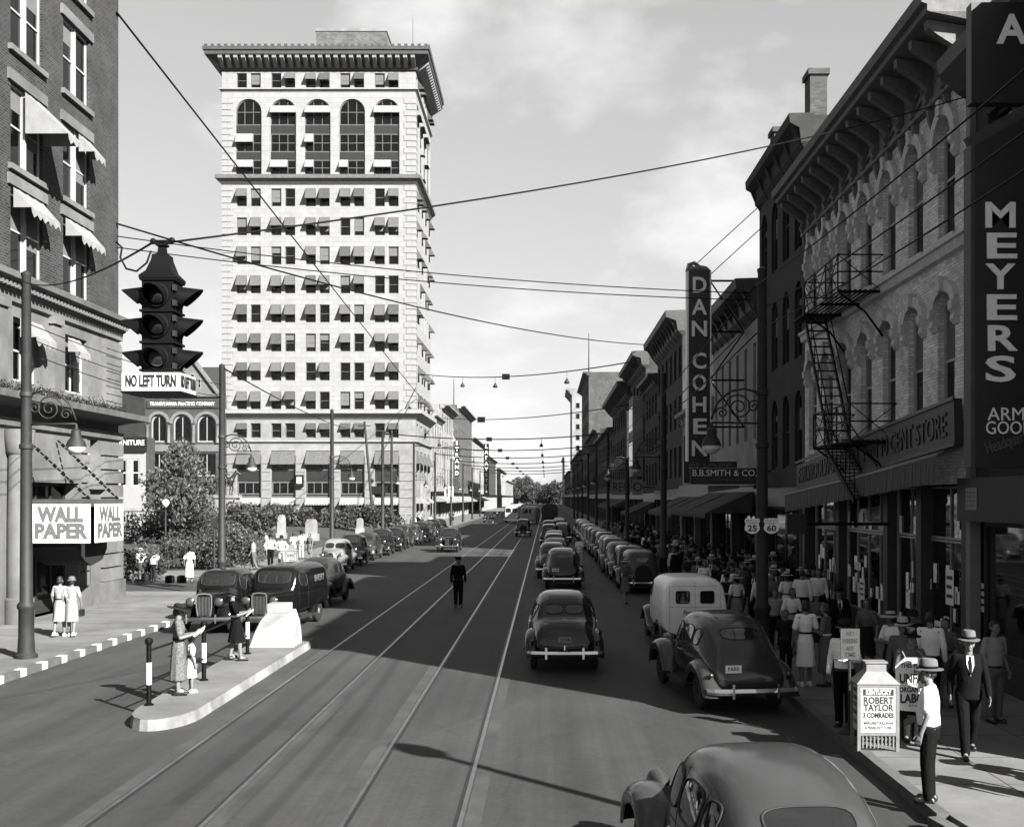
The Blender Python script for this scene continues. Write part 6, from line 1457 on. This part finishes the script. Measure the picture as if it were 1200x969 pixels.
# ------------------------------------------------------------------ people; local frame: facing +y, feet on z = 0
def cloth(name, v, var=.12, scale=14): return mat('cloth_' + name, v, .9, var, scale, bump=.9, bscale=9, spec=.06)
WHITE_C, PALE_C, GREY_C, DARK_C, BLACK_C, PRINT_C, TAN_C = cloth('white', .8, .06), cloth('pale', .34), cloth('grey', .16), cloth('dark', .024), cloth('black', .008), cloth('print', .16, .85, 45), cloth('tan', .26)
skin_dark = mat('skin_shade', .12, .6, .08, 9); leather = mat('shoe_leather', .02, .4, .2, 9); shoe_white = mat('shoe_white', .6, .6, .1, 9); straw = mat('straw_hat', .42, .8, .2, 30); felt = mat('felt_hat', .025, .9, .2, 20, spec=.06); felt_g = mat('felt_hat_grey', .14, .9, .2, 20)
def person_parts(sex='m', stride=.0, arms='down', top=WHITE_C, bottom=DARK_C, hat=None, hatm=felt, sleeves='short', hair=hair_m, shoes=leather, lean=0.0, jacket=False, vox=.014, hem=.46, child=False, skin=skin_m, bag=False, headturn=0, tilt=0, belly=0, cap=False):
    """mesh data of one dressed figure 1.75 m tall: body plus clothing pieces"""
    f = sex == 'f'; sw = .158 if f else .178; hw = .10 if f else .095; out = []
    def L(p): return Vector((p[0], p[1] + lean * max(0, p[2] - .9), p[2] - abs(lean) * .1 * max(0, p[2] - .9)))
    hip = [Vector((s * hw, 0, .92)) for s in (-1, 1)]
    knee = [Vector((s * hw * .95, (s * stride * .55) + .02, .50)) for s in (-1, 1)]
    ank = [Vector((s * hw * .9, s * stride - (.10 * abs(stride) / .3 if s * stride < 0 else 0), .09 + (.05 if s * stride < -.05 else 0))) for s in (-1, 1)]
    sh = [L((s * sw, 0, 1.43)) for s in (-1, 1)]
    A = dict(down=((.24, -.02, 1.14), (.25, .06, .90)), fold=((.25, .02, 1.15), (.05, .26, 1.16)), read=((.24, .05, 1.14), (.09, .33, 1.2)), hips=((.36, -.08, 1.17), (.2, .04, 1.0)), carry=((.24, -.04, 1.14), (.2, .2, 1.02)), front=((.22, .03, 1.14), (.03, .16, .95)))
    pair = arms if isinstance(arms, tuple) else (arms, arms); elb, wri = [], []
    for s, nm in zip((-1, 1), pair):
        e, w = A[nm]; sv = -s * stride * .5 if nm == 'down' else 0
        elb.append(L((s * e[0], e[1] + sv * .5, e[2]))); wri.append(L((s * w[0], w[1] + sv, w[2])))
    b = MB(); k = .92 if f else 1.0
    # trunk
    b.sphere(L((0, 0, .98)), (.14, .105, .14)); b.sphere(L((0, .005, 1.12)), (.125 * k, .10, .15)); b.sphere(L((0, .0, 1.30)), (.15 * k, .115, .17)); b.capsule(L((-sw * .8, -.005, 1.42)), L((sw * .8, -.005, 1.42)), .065, .065)
    b.capsule(L((0, -.01, 1.42)), L((0, .015, 1.56)), .06, .052)
    for i in (0, 1):
        s = (-1, 1)[i]; b.capsule(hip[i], knee[i], .064, .056); b.capsule(knee[i], knee[i].lerp(ank[i], .4) + Vector((0, -.015, 0)), .056, .054); b.capsule(knee[i].lerp(ank[i], .4) + Vector((0, -.015, 0)), ank[i], .052, .036); b.capsule(ank[i], ank[i] + Vector((s * .02, .13, -.05)), .036, .032)
        b.capsule(sh[i], elb[i], .05, .038); b.capsule(elb[i], wri[i], .037, .026)
        # hand: palm, four fingers of unequal length and a thumb from the side of the palm
        d = (wri[i] - elb[i]).normalized(); side = Vector((0, 1, 0)) if abs(d.y) < .8 else Vector((0, 0, 1)); side = (side - d * side.dot(d)).normalized(); nn = d.cross(side)
        pc = wri[i] + d * .055
        for o in (-.022, 0, .022): b.capsule(wri[i] + side * o * .6, pc + side * o + d * .02, .017, .016)
        for o, ln in ((-.033, .055), (-.011, .072), (.011, .078), (.033, .068)):
            k0 = pc + side * o + d * .03; k1 = k0 + d * ln * .55 + nn * (.008 * -s); b.capsule(k0, k1, .0105, .0095, 6); b.capsule(k1, k1 + d * ln * .45 + nn * (.02 * -s), .0095, .008, 6)
        th = wri[i] + side * .03 + d * .02; b.capsule(th, th + side * .03 + d * .035, .012, .011, 6); b.capsule(th + side * .03 + d * .035, th + side * .035 + d * .07, .011, .009, 6)
    # head with brow, nose, lips, chin and ears
    hc = L((0, .02, 1.645)); ct, st_ = math.cos(headturn), math.sin(headturn)
    def Hd(x, y, z): y2 = y * math.cos(tilt) - z * math.sin(tilt); z2 = y * math.sin(tilt) + z * math.cos(tilt); return hc + Vector((x * ct - y2 * st_, x * st_ + y2 * ct, z2))
    hb = MB(); hb.sphere((0, -.012, .02), (.074, .092, .098), 14, 9); hb.sphere((0, .03, -.055), (.052, .055, .062), 12, 7); hb.capsule((-.03, .068, .018), (.03, .068, .018), .02, .02); hb.capsule((0, .084, .008), (0, .102, -.022), .010, .015, 6); hb.capsule((-.018, .078, -.055), (.018, .078, -.055), .011, .011, 6); hb.sphere((0, .072, -.088), .02, 8, 6)
    for s in (-1, 1): hb.sphere((s * .076, -.012, -.002), (.012, .022, .032), 8, 6); hb.sphere((s * .04, .05, -.03), .03, 8, 6)
    b.add([Hd(*p) for p in hb.v], hb.f)
    out.append(('body', bake(b.mesh('b', skin), [('REMESH', dict(mode='VOXEL', voxel_size=vox * .8, use_smooth_shade=True)), ('SMOOTH', dict(factor=.5, iterations=1))], skin)))
    e = MB()
    for s in (-1, 1): e.sphere(Hd(s * .031, .081, .0), (.012, .008, .007), 8, 5)
    e.capsule(Hd(-.02, .089, -.056), Hd(.02, .089, -.056), .0035, .0035, 5)
    for s in (-1, 1): e.capsule(Hd(s * .018, .088, .02), Hd(s * .046, .08, .022), .004, .003, 5)
    out.append(('face_features', e.mesh('e', hair_m, True)))
    hr = MB()
    pts = [(0, -.02, .03, .083, .098, .098)] + ([(0, -.06, -.03, .078, .06, .08), (-.05, -.03, -.02, .04, .05, .07), (.05, -.03, -.02, .04, .05, .07)] if f else [(0, -.05, -.01, .075, .06, .06)])
    for x, y, z, a, c, g in pts:
        tmp = MB(); tmp.sphere((x, y, z), (a, c, g), 14, 9); hr.add([Hd(*((p[0], min(p[1], .035 if p[2] < .06 else .08), max(p[2], -.115 if f else -.05))) ) for p in tmp.v], tmp.f)
    out.append(('hair', hr.mesh('h', hair, True)))
    RM = [('REMESH', dict(mode='VOXEL', voxel_size=vox, use_smooth_shade=True)), ('SMOOTH', dict(factor=.5, iterations=1))]
    def rings(levels, n=28, folds=0):
        q = MB(); vs = []
        for j, (z, rx, ry, yo) in enumerate(levels):
            for i in range(n):
                th = 2 * math.pi * i / n; w = 1 + folds * (j / len(levels)) ** 2 * math.sin(th * 7 + j * .3); p = L((rx * w * math.cos(th), yo + ry * w * math.sin(th), z)); vs.append(p)
        m = len(levels); q.add(vs, [(j * n + i, j * n + (i + 1) % n, (j + 1) * n + (i + 1) % n, (j + 1) * n + i) for j in range(m - 1) for i in range(n)] + [tuple(range(n)), tuple(range((m - 1) * n, m * n))]); return q
    def sleeve(q):
        for i in (0, 1):
            q.capsule(sh[i], sh[i].lerp(elb[i], .75 if sleeves == 'short' else 1), .064, .066 if sleeves == 'short' else .056)
            if sleeves == 'long': q.capsule(elb[i], elb[i].lerp(wri[i], .95), .056, .045)
        q.capsule(L((-sw * .75, -.005, 1.43)), L((sw * .75, -.005, 1.43)), .064, .064)
    if f:
        m_ = stride * .5
        q = rings([(1.47, .09, .07, 0), (1.42, .17, .10, 0), (1.30, .165, .125, .01), (1.2, .14, .11, .005), (1.10, .122, .10, 0), (1.0, .15, .12, 0), (.92, .17, .135, 0), (.75, .178, .145 + abs(m_) * .3, 0), (.6, .185, .155 + abs(m_) * .55, 0), (hem, .2, .17 + abs(m_) * .8, 0)], folds=.07); sleeve(q)
        if bottom is not None and bottom is not top:
            qs = rings([(1.09, .128, .106, 0), (1.0, .158, .128, 0), (.92, .178, .143, 0), (.75, .186, .153 + abs(m_) * .3, 0), (.6, .193, .163 + abs(m_) * .55, 0), (hem - .01, .21, .18 + abs(m_) * .8, 0)], folds=.07); out.append(('skirt', bake(qs.mesh('d', bottom), RM, bottom)))
        out.append(('dress', bake(q.mesh('d', top), RM, top)))
        bl = rings([(1.125, .133, .112, 0), (1.085, .133, .112, 0)]); out.append(('belt', bl.mesh('belt', DARK_C if top in (WHITE_C, PALE_C, PRINT_C) else WHITE_C, True)))
    else:
        q = rings([(1.475, .08, .07, 0), (1.43, .19, .10, 0), (1.30, .19, .13, .005), (1.15, .168, .125 + belly, .01 + belly * .5), (1.02, .165, .128 + belly * .7, .005), (.95 if not jacket else .84, .17 if not jacket else .19, .13 if not jacket else .145, 0)]); sleeve(q)
        out.append(('jacket' if jacket else 'shirt', bake(q.mesh('s', top), RM, top)))
        if jacket:
            q = MB(); q.add([L((-.05, .092, 1.47)), L((.05, .092, 1.47)), L((.05, .132, 1.34)), L((.0, .146, 1.18)), L((-.05, .132, 1.34))], [(0, 1, 2, 3, 4)]); out.append(('shirt_front', q.mesh('sf', WHITE_C, fix=False)))
            q = MB(); q.add([L((-.016, .098, 1.465)), L((.016, .098, 1.465)), L((.022, .142, 1.32)), L((.012, .151, 1.2)), L((-.012, .151, 1.2)), L((-.022, .142, 1.32))], [(0, 1, 2, 3, 4, 5)]); out.append(('necktie', q.mesh('tie', DARK_C)))
        else:
            q = rings([(1.0, .172, .135 + belly * .6, .005), (.965, .173, .136 + belly * .5, .003)]); out.append(('belt', q.mesh('belt', leather, True)))
        q = rings([(.985, .166, .128, 0), (.9, .172, .135, 0), (.82, .165, .125, 0)])
        for i in (0, 1):
            q.capsule(hip[i], knee[i], .102, .082); q.capsule(knee[i], ank[i] + Vector((0, -.0, .0)), .080, .068)
        out.append(('trousers', bake(q.mesh('t', bottom), RM, bottom)))
    q = MB()
    for i in (0, 1):
        s = (-1, 1)[i]; a = ank[i]; q.capsule(a + Vector((0, -.05, -.045)), a + Vector((s * .02, .14, -.052)), .042, .04); q.capsule(a + Vector((0, -.03, -.02)), a + Vector((0, .02, -.02)), .044, .04)
        q.box(a.x - .035, a.x + .035, a.y - .085, a.y - .02, a.z - .088, a.z - .05); q.box(a.x - .04, a.x + .045, a.y - .02, a.y + .17, a.z - .092, a.z - .07)
    out.append(('shoes', bake(q.mesh('s', shoes), [('REMESH', dict(mode='VOXEL', voxel_size=.012, use_smooth_shade=True))], shoes)))
    if hat:
        q = MB(); prof = dict(fedora=[(.155, .045), (.158, .055), (.1, .062), (.098, .10), (.09, .165), (.07, .185), (.03, .17), (.005, .168)], wide=[(.20, .03), (.205, .042), (.1, .06), (.096, .11), (.08, .14), (.005, .15)], cloche=[(.12, .01), (.13, .02), (.1, .04), (.098, .1), (.07, .14), (.005, .152)], cap=[(.105, .05), (.112, .08), (.125, .125), (.12, .14), (.005, .15)], boater=[(.15, .055), (.152, .065), (.098, .066), (.095, .15), (.005, .152)])[hat]
        tmp = MB(); tmp.lathe(prof, (0, -.012, 0), n=24, sy=1.18); q.add([Hd(p[0], p[1], p[2] - (.012 if hat in ('fedora', 'wide') and p[1] > .1 else 0)) for p in tmp.v], tmp.f)
        if hat == 'cap': q.prism([(-.07, .07), (.07, .07), (.05, .15), (-.05, .15)], .05, .056, 'xy'); nv = 8; q.v[-nv:] = [tuple(Hd(*p)) for p in q.v[-nv:]]
        out.append(('hat', q.mesh('hat', hatm, 50)))
        if hat in ('fedora', 'boater', 'wide'):
            q = MB(); tmp = MB(); tmp.lathe([(.101, .064), (.102, .095)], (0, -.012, 0), n=24, sy=1.18); q.add([Hd(*p) for p in tmp.v], tmp.f[:-2]); out.append(('hat_band', q.mesh('hb', BLACK_C, True)))
    if bag:
        q = MB(); w = wri[1] + Vector((0, .02, -.1)); q.box(w.x - .05, w.x + .05, w.y - .13, w.y + .13, w.z - .2, w.z); q.tube([w + Vector((0, -.08, 0)), w + Vector((0, -.05, .1)), w + Vector((0, .05, .1)), w + Vector((0, .08, 0))], .01, 6); out.append(('handbag', q.mesh('bag', leather)))
    return out, wri
FIG = {}
def person(loc, rz, label, H=1.75, key=None, group=None, **k):
    """rz: direction faced, degrees counter-clockwise from away-from-camera"""
    kk = key or label
    if kk not in FIG: FIG[kk] = person_parts(**k)
    parts, wri = FIG[kk]; s = H / 1.75; root = None
    for nm, me in parts:
        if root is None: root = obj('person', me, None, loc, R(rz)); root.scale = (s, s, s); tag(root, label, 'person', group)
        else: obj(nm, me, root)
    return root
near = dict(vox=.010)
# pavement on the right, close by
g = lambda u, v: G(u, v, .15)
person(g(1089, 940), 62, 'man in grey hat and white shirt standing at the kerb corner', 1.74, sex='m', hat='fedora', hatm=felt_g, bottom=BLACK_C, headturn=.3, arms=('down', 'carry'), belly=.02, **near)
pk = person(g(1067, 868), 185, 'man in dark hat picketing behind a lettered placard', 1.72, sex='m', hat='fedora', top=GREY_C, bottom=DARK_C, sleeves='long', arms='fold', **near)
person(g(1135, 886), 172, 'man in dark suit and grey hat striding past the shop window', 1.8, sex='m', hat='fedora', hatm=felt_g, top=BLACK_C, bottom=BLACK_C, sleeves='long', jacket=True, stride=.2, **near)
person(g(1001, 866) + Vector((.1, 1.0, 0)), 150, 'man in white shirt and dark hat behind the NO PARKING board', 1.74, sex='m', hat='fedora', top=WHITE_C, bottom=BLACK_C, sleeves='long', arms=('fold', 'down'), **near)
person(g(944, 804), 4, 'woman in white dress seen from behind on the shaded pavement', 1.74, sex='f', top=WHITE_C, bottom=WHITE_C, shoes=shoe_white, stride=.03, hem=.42, arms=('down', 'fold'), **near)
person(g(968, 804), 60, 'woman in grey dress talking beside the woman in white', 1.68, sex='f', top=GREY_C, bottom=GREY_C, arms='fold', hem=.3, **near)
person(g(921, 790), 170, 'boy in dark clothes beside the woman in white', 1.4, sex='m', top=DARK_C, bottom=DARK_C, **near)
person(g(908, 760), 185, 'boy in white shirt and dark trousers under the lamp pole', 1.5, sex='m', top=PALE_C, bottom=BLACK_C, **near)
person(g(928, 768), 188, 'woman in white blouse walking up between the boys', 1.64, sex='f', top=WHITE_C, bottom=PALE_C, stride=.12, **near)
person(g(957, 772), 178, 'woman in pale bonnet and dark dress facing the kerb', 1.6, sex='f', top=GREY_C, bottom=DARK_C, hat='cloche', hatm=straw, **near)
person(g(940, 740), -10, 'man in white shirt walking away past the store front', 1.76, sex='m', top=WHITE_C, bottom=BLACK_C, sleeves='long', stride=.15)
person(g(922, 738), 15, 'woman in white dress and white hat walking away', 1.66, sex='f', top=WHITE_C, bottom=WHITE_C, hat='wide', hatm=straw, stride=.1)
person(g(905, 736), 160, 'woman in grey print dress by the route shields', 1.62, sex='f', top=PRINT_C, bottom=PRINT_C)
person(g(863, 742), 20, 'woman in white blouse and broad white hat by the parked van', 1.64, sex='f', top=WHITE_C, bottom=PALE_C, hat='wide', hatm=straw)
person(g(902, 748), -15, 'child in dark coat half hidden by the lamp pole', 1.3, sex='f', top=DARK_C, bottom=DARK_C)
person(g(1090, 832), -25, 'man in white shirt with his back turned before the store glass', 1.76, sex='m', top=WHITE_C, bottom=BLACK_C, sleeves='long', arms=('carry', 'down'), **near)
person(g(1058, 842), 150, 'man in pale hat among the store window shoppers', 1.7, sex='m', top=GREY_C, bottom=DARK_C, hat='fedora', hatm=straw, sleeves='long', **near)
person(g(1044, 818), 120, 'woman in white hat reading by the store glass', 1.64, sex='f', top=WHITE_C, bottom=DARK_C, hat='wide', hatm=straw, arms='read', **near)
person(g(1070, 812), 170, 'woman in dark dress and dark hat near the store door', 1.62, sex='f', top=DARK_C, bottom=DARK_C, hat='cloche', **near)
person(g(1108, 828), 160, 'woman in striped print dress with white collar by the corner pier', 1.62, sex='f', top=PRINT_C, bottom=PRINT_C, arms='front', **near)
person(g(983, 776), 180, 'man in dark suit and hat standing against the store front', 1.74, sex='m', top=BLACK_C, bottom=BLACK_C, sleeves='long', jacket=True, hat='fedora')
person(g(1016, 790), 150, 'woman in dark print dress passing the price cards', 1.64, sex='f', top=PRINT_C, bottom=DARK_C, stride=.12)
person(g(1166, 850) + Vector((.1, .3, 0)), -160, 'man in pale shirt at the corner shop window', 1.72, sex='m', top=PALE_C, bottom=GREY_C)
for x_, y_, l_ in ((7.8, 14.8, 'woman in pale dress rounding the shop corner'), (8.5, 13.8, 'second woman in pale dress waiting round the shop corner'), (7.0, 14.1, 'third woman in pale dress stepping off at the shop corner')): person((x_, y_, .15), 60, l_, 1.66, key='corner', sex='f', top=TAN_C, bottom=TAN_C, hat='wide', hatm=straw)
# placard carried by the picket
t = thing('placard', 'white cloth placard about organized labor worn by the picketing man', 'placard', g(1065, 868) + Vector((0, -.30, .0)), R(3))
q = MB(); n = 10; pl = [(-.16, 1.36), (.16, 1.36), (.31, 1.22), (.28, .55), (.0, .52), (-.28, .55), (-.31, 1.22)]; q.prism(pl, 0, .012, 'xz'); q.build('cloth', mat('placard_cloth', .6, .8, .1, 6, bump=.2, bscale=14), t)
q = MB(); q.tube([(-.15, .006, 1.36), (-.13, .2, 1.43), (-.12, .35, 1.40)], .012, 6); q.tube([(.15, .006, 1.36), (.13, .2, 1.43), (.12, .35, 1.40)], .012, 6); q.build('strap', PALE_C, t)
for s_, z, w_, sz, bo in (('THIS PLACE', 1.235, .46, .1, .003), ('IS', 1.165, .05, .05, .002), ('UNFAIR', 1.03, .5, .2, .008), ('TO', .935, .06, .05, .002), ('ORGANIZED', .86, .5, .11, .004), ('LABOR', .72, .48, .19, .008), ('A.F. of L.', .615, .2, .05, .001)): text('lettering', s_, sz, letter_dark, t, (0, -.002, z), width=w_, bold=bo, ext=.001)
# left pavement, island, road
person(g(70, 746), -8, 'woman in pale belted dress walking away beside her friend with a bag', 1.66, sex='f', top=PALE_C, bottom=PALE_C, shoes=shoe_white, stride=.1, **near)
person(g(84, 746), 6, 'woman in pale print dress carrying a dark handbag past the corner shop', 1.64, sex='f', top=cloth('palepr', .3, .5, 40), bottom=MATS['cloth_palepr'], shoes=shoe_white, stride=-.1, bag=True, hat='cloche', hatm=PRINT_C, **near)
gi = lambda u, v: G(u, v, .2)
r_ = person(gi(209, 814), -75, 'woman in print dress and broad dark hat reading on the safety island', 1.72, sex='f', top=PRINT_C, bottom=PRINT_C, hat='wide', arms='read', hem=.3, tilt=-.25, **near)
person(gi(224, 811), -60, 'small child in white dress beside the reading woman', 1.12, sex='f', top=WHITE_C, bottom=WHITE_C, shoes=shoe_white, **near)
q = MB(); q.box(-.16, .16, -.005, .005, -.11, .11); q.box(-.15, .15, .012, .018, -.1, .1); o = q.build('newspaper', white, None, loc=gi(209, 814) + Vector((.38, .08, 1.22)), label='folded white newspaper held by the reading woman', cat='newspaper'); o.rotation_euler = (R(-55), R(8), R(-80))
person(gi(277, 774), -70, 'woman in dark dress leaning on the island railing with a paper', 1.66, sex='f', top=BLACK_C, bottom=BLACK_C, arms='read', lean=-.16, stride=.1, hat='cloche', tilt=-.3, **near)
q = MB(); q.box(-.15, .15, -.005, .005, -.11, .11); o = q.build('paper_sheet', white, None, loc=gi(277, 774) + Vector((.3, .05, 1.12)), label='white paper sheet held by the woman leaning on the railing', cat='paper'); o.rotation_euler = (R(-50), 0, R(-75))
person(G(537, 711), -170, 'policeman in dark uniform and cap standing alone in mid street', 1.8, sex='m', top=BLACK_C, bottom=BLACK_C, sleeves='long', jacket=False, hat='cap', hatm=BLACK_C, arms='down', **near)
person(G(733, 706), -165, 'woman in print dress and white hat crossing between the parked cars', 1.64, sex='f', top=PRINT_C, bottom=PRINT_C, hat='wide', hatm=straw, stride=.25)
person(G(679, 664), -20, 'person in white clothes walking between the two rows of cars', 1.7, sex='m', top=WHITE_C, bottom=WHITE_C, stride=.15)
# park side
person(g(222, 684), 10, 'woman in long white dress walking along the park pavement', 1.66, sex='f', top=WHITE_C, bottom=WHITE_C, hem=.32, stride=.1)
person(g(166, 680), 30, 'person in white shirt and sun hat stooping by the bush', 1.5, sex='m', top=WHITE_C, bottom=GREY_C, hat='wide', hatm=straw, lean=.4)
person(g(179, 681), -20, 'bareheaded person in white stooping by the bush', 1.4, sex='m', top=WHITE_C, bottom=DARK_C, lean=.5)
person(g(317, 664), 178, 'man in white shirt and dark trousers with hat on the far pavement', 1.76, sex='m', top=WHITE_C, bottom=BLACK_C, hat='fedora', sleeves='long', arms='hips')
person(g(330, 666), 170, 'man in white shirt and pale trousers with hat on the far pavement', 1.74, sex='m', top=WHITE_C, bottom=PALE_C, hat='fedora', sleeves='long', arms='hips', stride=.12)
person(g(297, 668), 90, 'man in pale clothes beside the lamp pole and bush', 1.7, sex='m', top=PALE_C, bottom=GREY_C, stride=.15)
person(g(344, 655), -10, 'woman in white standing behind the small theatre board', 1.64, sex='f', top=WHITE_C, bottom=WHITE_C)
person(g(353, 655), 20, 'man in pale shirt behind the small theatre board', 1.74, sex='m', top=PALE_C, bottom=PALE_C, hat='fedora')
person(g(363, 655), 150, 'woman in grey dress beside the pale parked sedan', 1.6, sex='f', top=PRINT_C, bottom=PRINT_C)
person(g(312, 652), 120, 'woman in white by the lawn edge', 1.6, sex='f', top=WHITE_C, bottom=PALE_C)
# crowd: figures of ten looks, many times over
CROWD = [('c1', 'man in dark suit and hat', dict(sex='m', top=BLACK_C, bottom=BLACK_C, jacket=True, sleeves='long', hat='fedora', stride=.15)), ('c2', 'man in grey suit and pale hat', dict(sex='m', top=GREY_C, bottom=GREY_C, jacket=True, sleeves='long', hat='fedora', hatm=straw, stride=-.15)),
         ('c3', 'man in white shirt', dict(sex='m', top=WHITE_C, bottom=DARK_C, sleeves='long', stride=.12)), ('c4', 'woman in white dress', dict(sex='f', top=WHITE_C, bottom=WHITE_C, stride=.12)), ('c5', 'woman in dark dress', dict(sex='f', top=DARK_C, bottom=DARK_C, hat='cloche', stride=-.1)),
         ('c6', 'woman in print dress', dict(sex='f', top=PRINT_C, bottom=PRINT_C, stride=.12, bag=True)), ('c7', 'woman in dark dress and white hat', dict(sex='f', top=DARK_C, bottom=GREY_C, hat='wide', hatm=straw)), ('c8', 'man in dark shirt', dict(sex='m', top=DARK_C, bottom=BLACK_C, hat='fedora', arms='front')),
         ('c9', 'bareheaded man in grey', dict(sex='m', top=GREY_C, bottom=DARK_C, stride=.1)), ('c10', 'woman in pale dress', dict(sex='f', top=TAN_C, bottom=TAN_C, stride=-.12, hat='cloche', hatm=felt_g))]
rc = random.Random(99); placed = []
def crowd(n, x0, x1, y0, y1, zg, where, weights, avoid=()):
    c = 0; tries = 0
    while c < n and tries < n * 40:
        tries += 1; y = y0 + (y1 - y0) * rc.random() ** 1.25; x = rc.uniform(x0, x1)
        if any((x - a) ** 2 + (y - b) ** 2 < .2 for a, b in placed): continue
        placed.append((x, y)); key, lab, kw = CROWD[rc.choices(range(10), weights)[0]]
        person((x, y, zg), rc.choice([0, 0, 180, 180, 180]) + rc.uniform(-35, 35), lab + ' ' + where, rc.uniform(1.58, 1.8) if kw['sex'] == 'm' else rc.uniform(1.5, 1.68), key=key, group=lab + ' ' + where, vox=.02, **kw); c += 1
crowd(70, 5.3, 8.5, 34, 52, .15, 'in the dense shaded crowd', (5, 2, 2, 1.6, 4, 2, 2, 4, 3, 2))
crowd(95, 5.3, 8.5, 52, 115, .15, 'further along the shaded pavement', (5, 2, 2, 1.5, 4, 3, 2, 3, 3, 2))
crowd(16, -17.5, -14, 118, 190, .15, 'on the sunny pavement below the tower', (2, 2, 3, 3, 1, 2, 2, 1, 1, 3))
# ------------------------------------------------------------------ the air between: thin even haze
hm = bpy.data.materials.new('thin_haze'); hm.use_nodes = True; hn, hl = hm.node_tree.nodes, hm.node_tree.links
hn.remove(hn['Principled BSDF']); pv = hn.new('ShaderNodeVolumePrincipled'); pv.inputs['Color'].default_value = (.9, .9, .9, 1); pv.inputs['Density'].default_value = .00002
hl.new(pv.outputs[0], hn['Material Output'].inputs['Volume'])
o = MB().box(-160, 160, -45, 905, -1.2, 82).build('haze', hm); o['kind'] = 'stuff'
for s_ in [BS]: bpy.data.scenes.remove(s_)
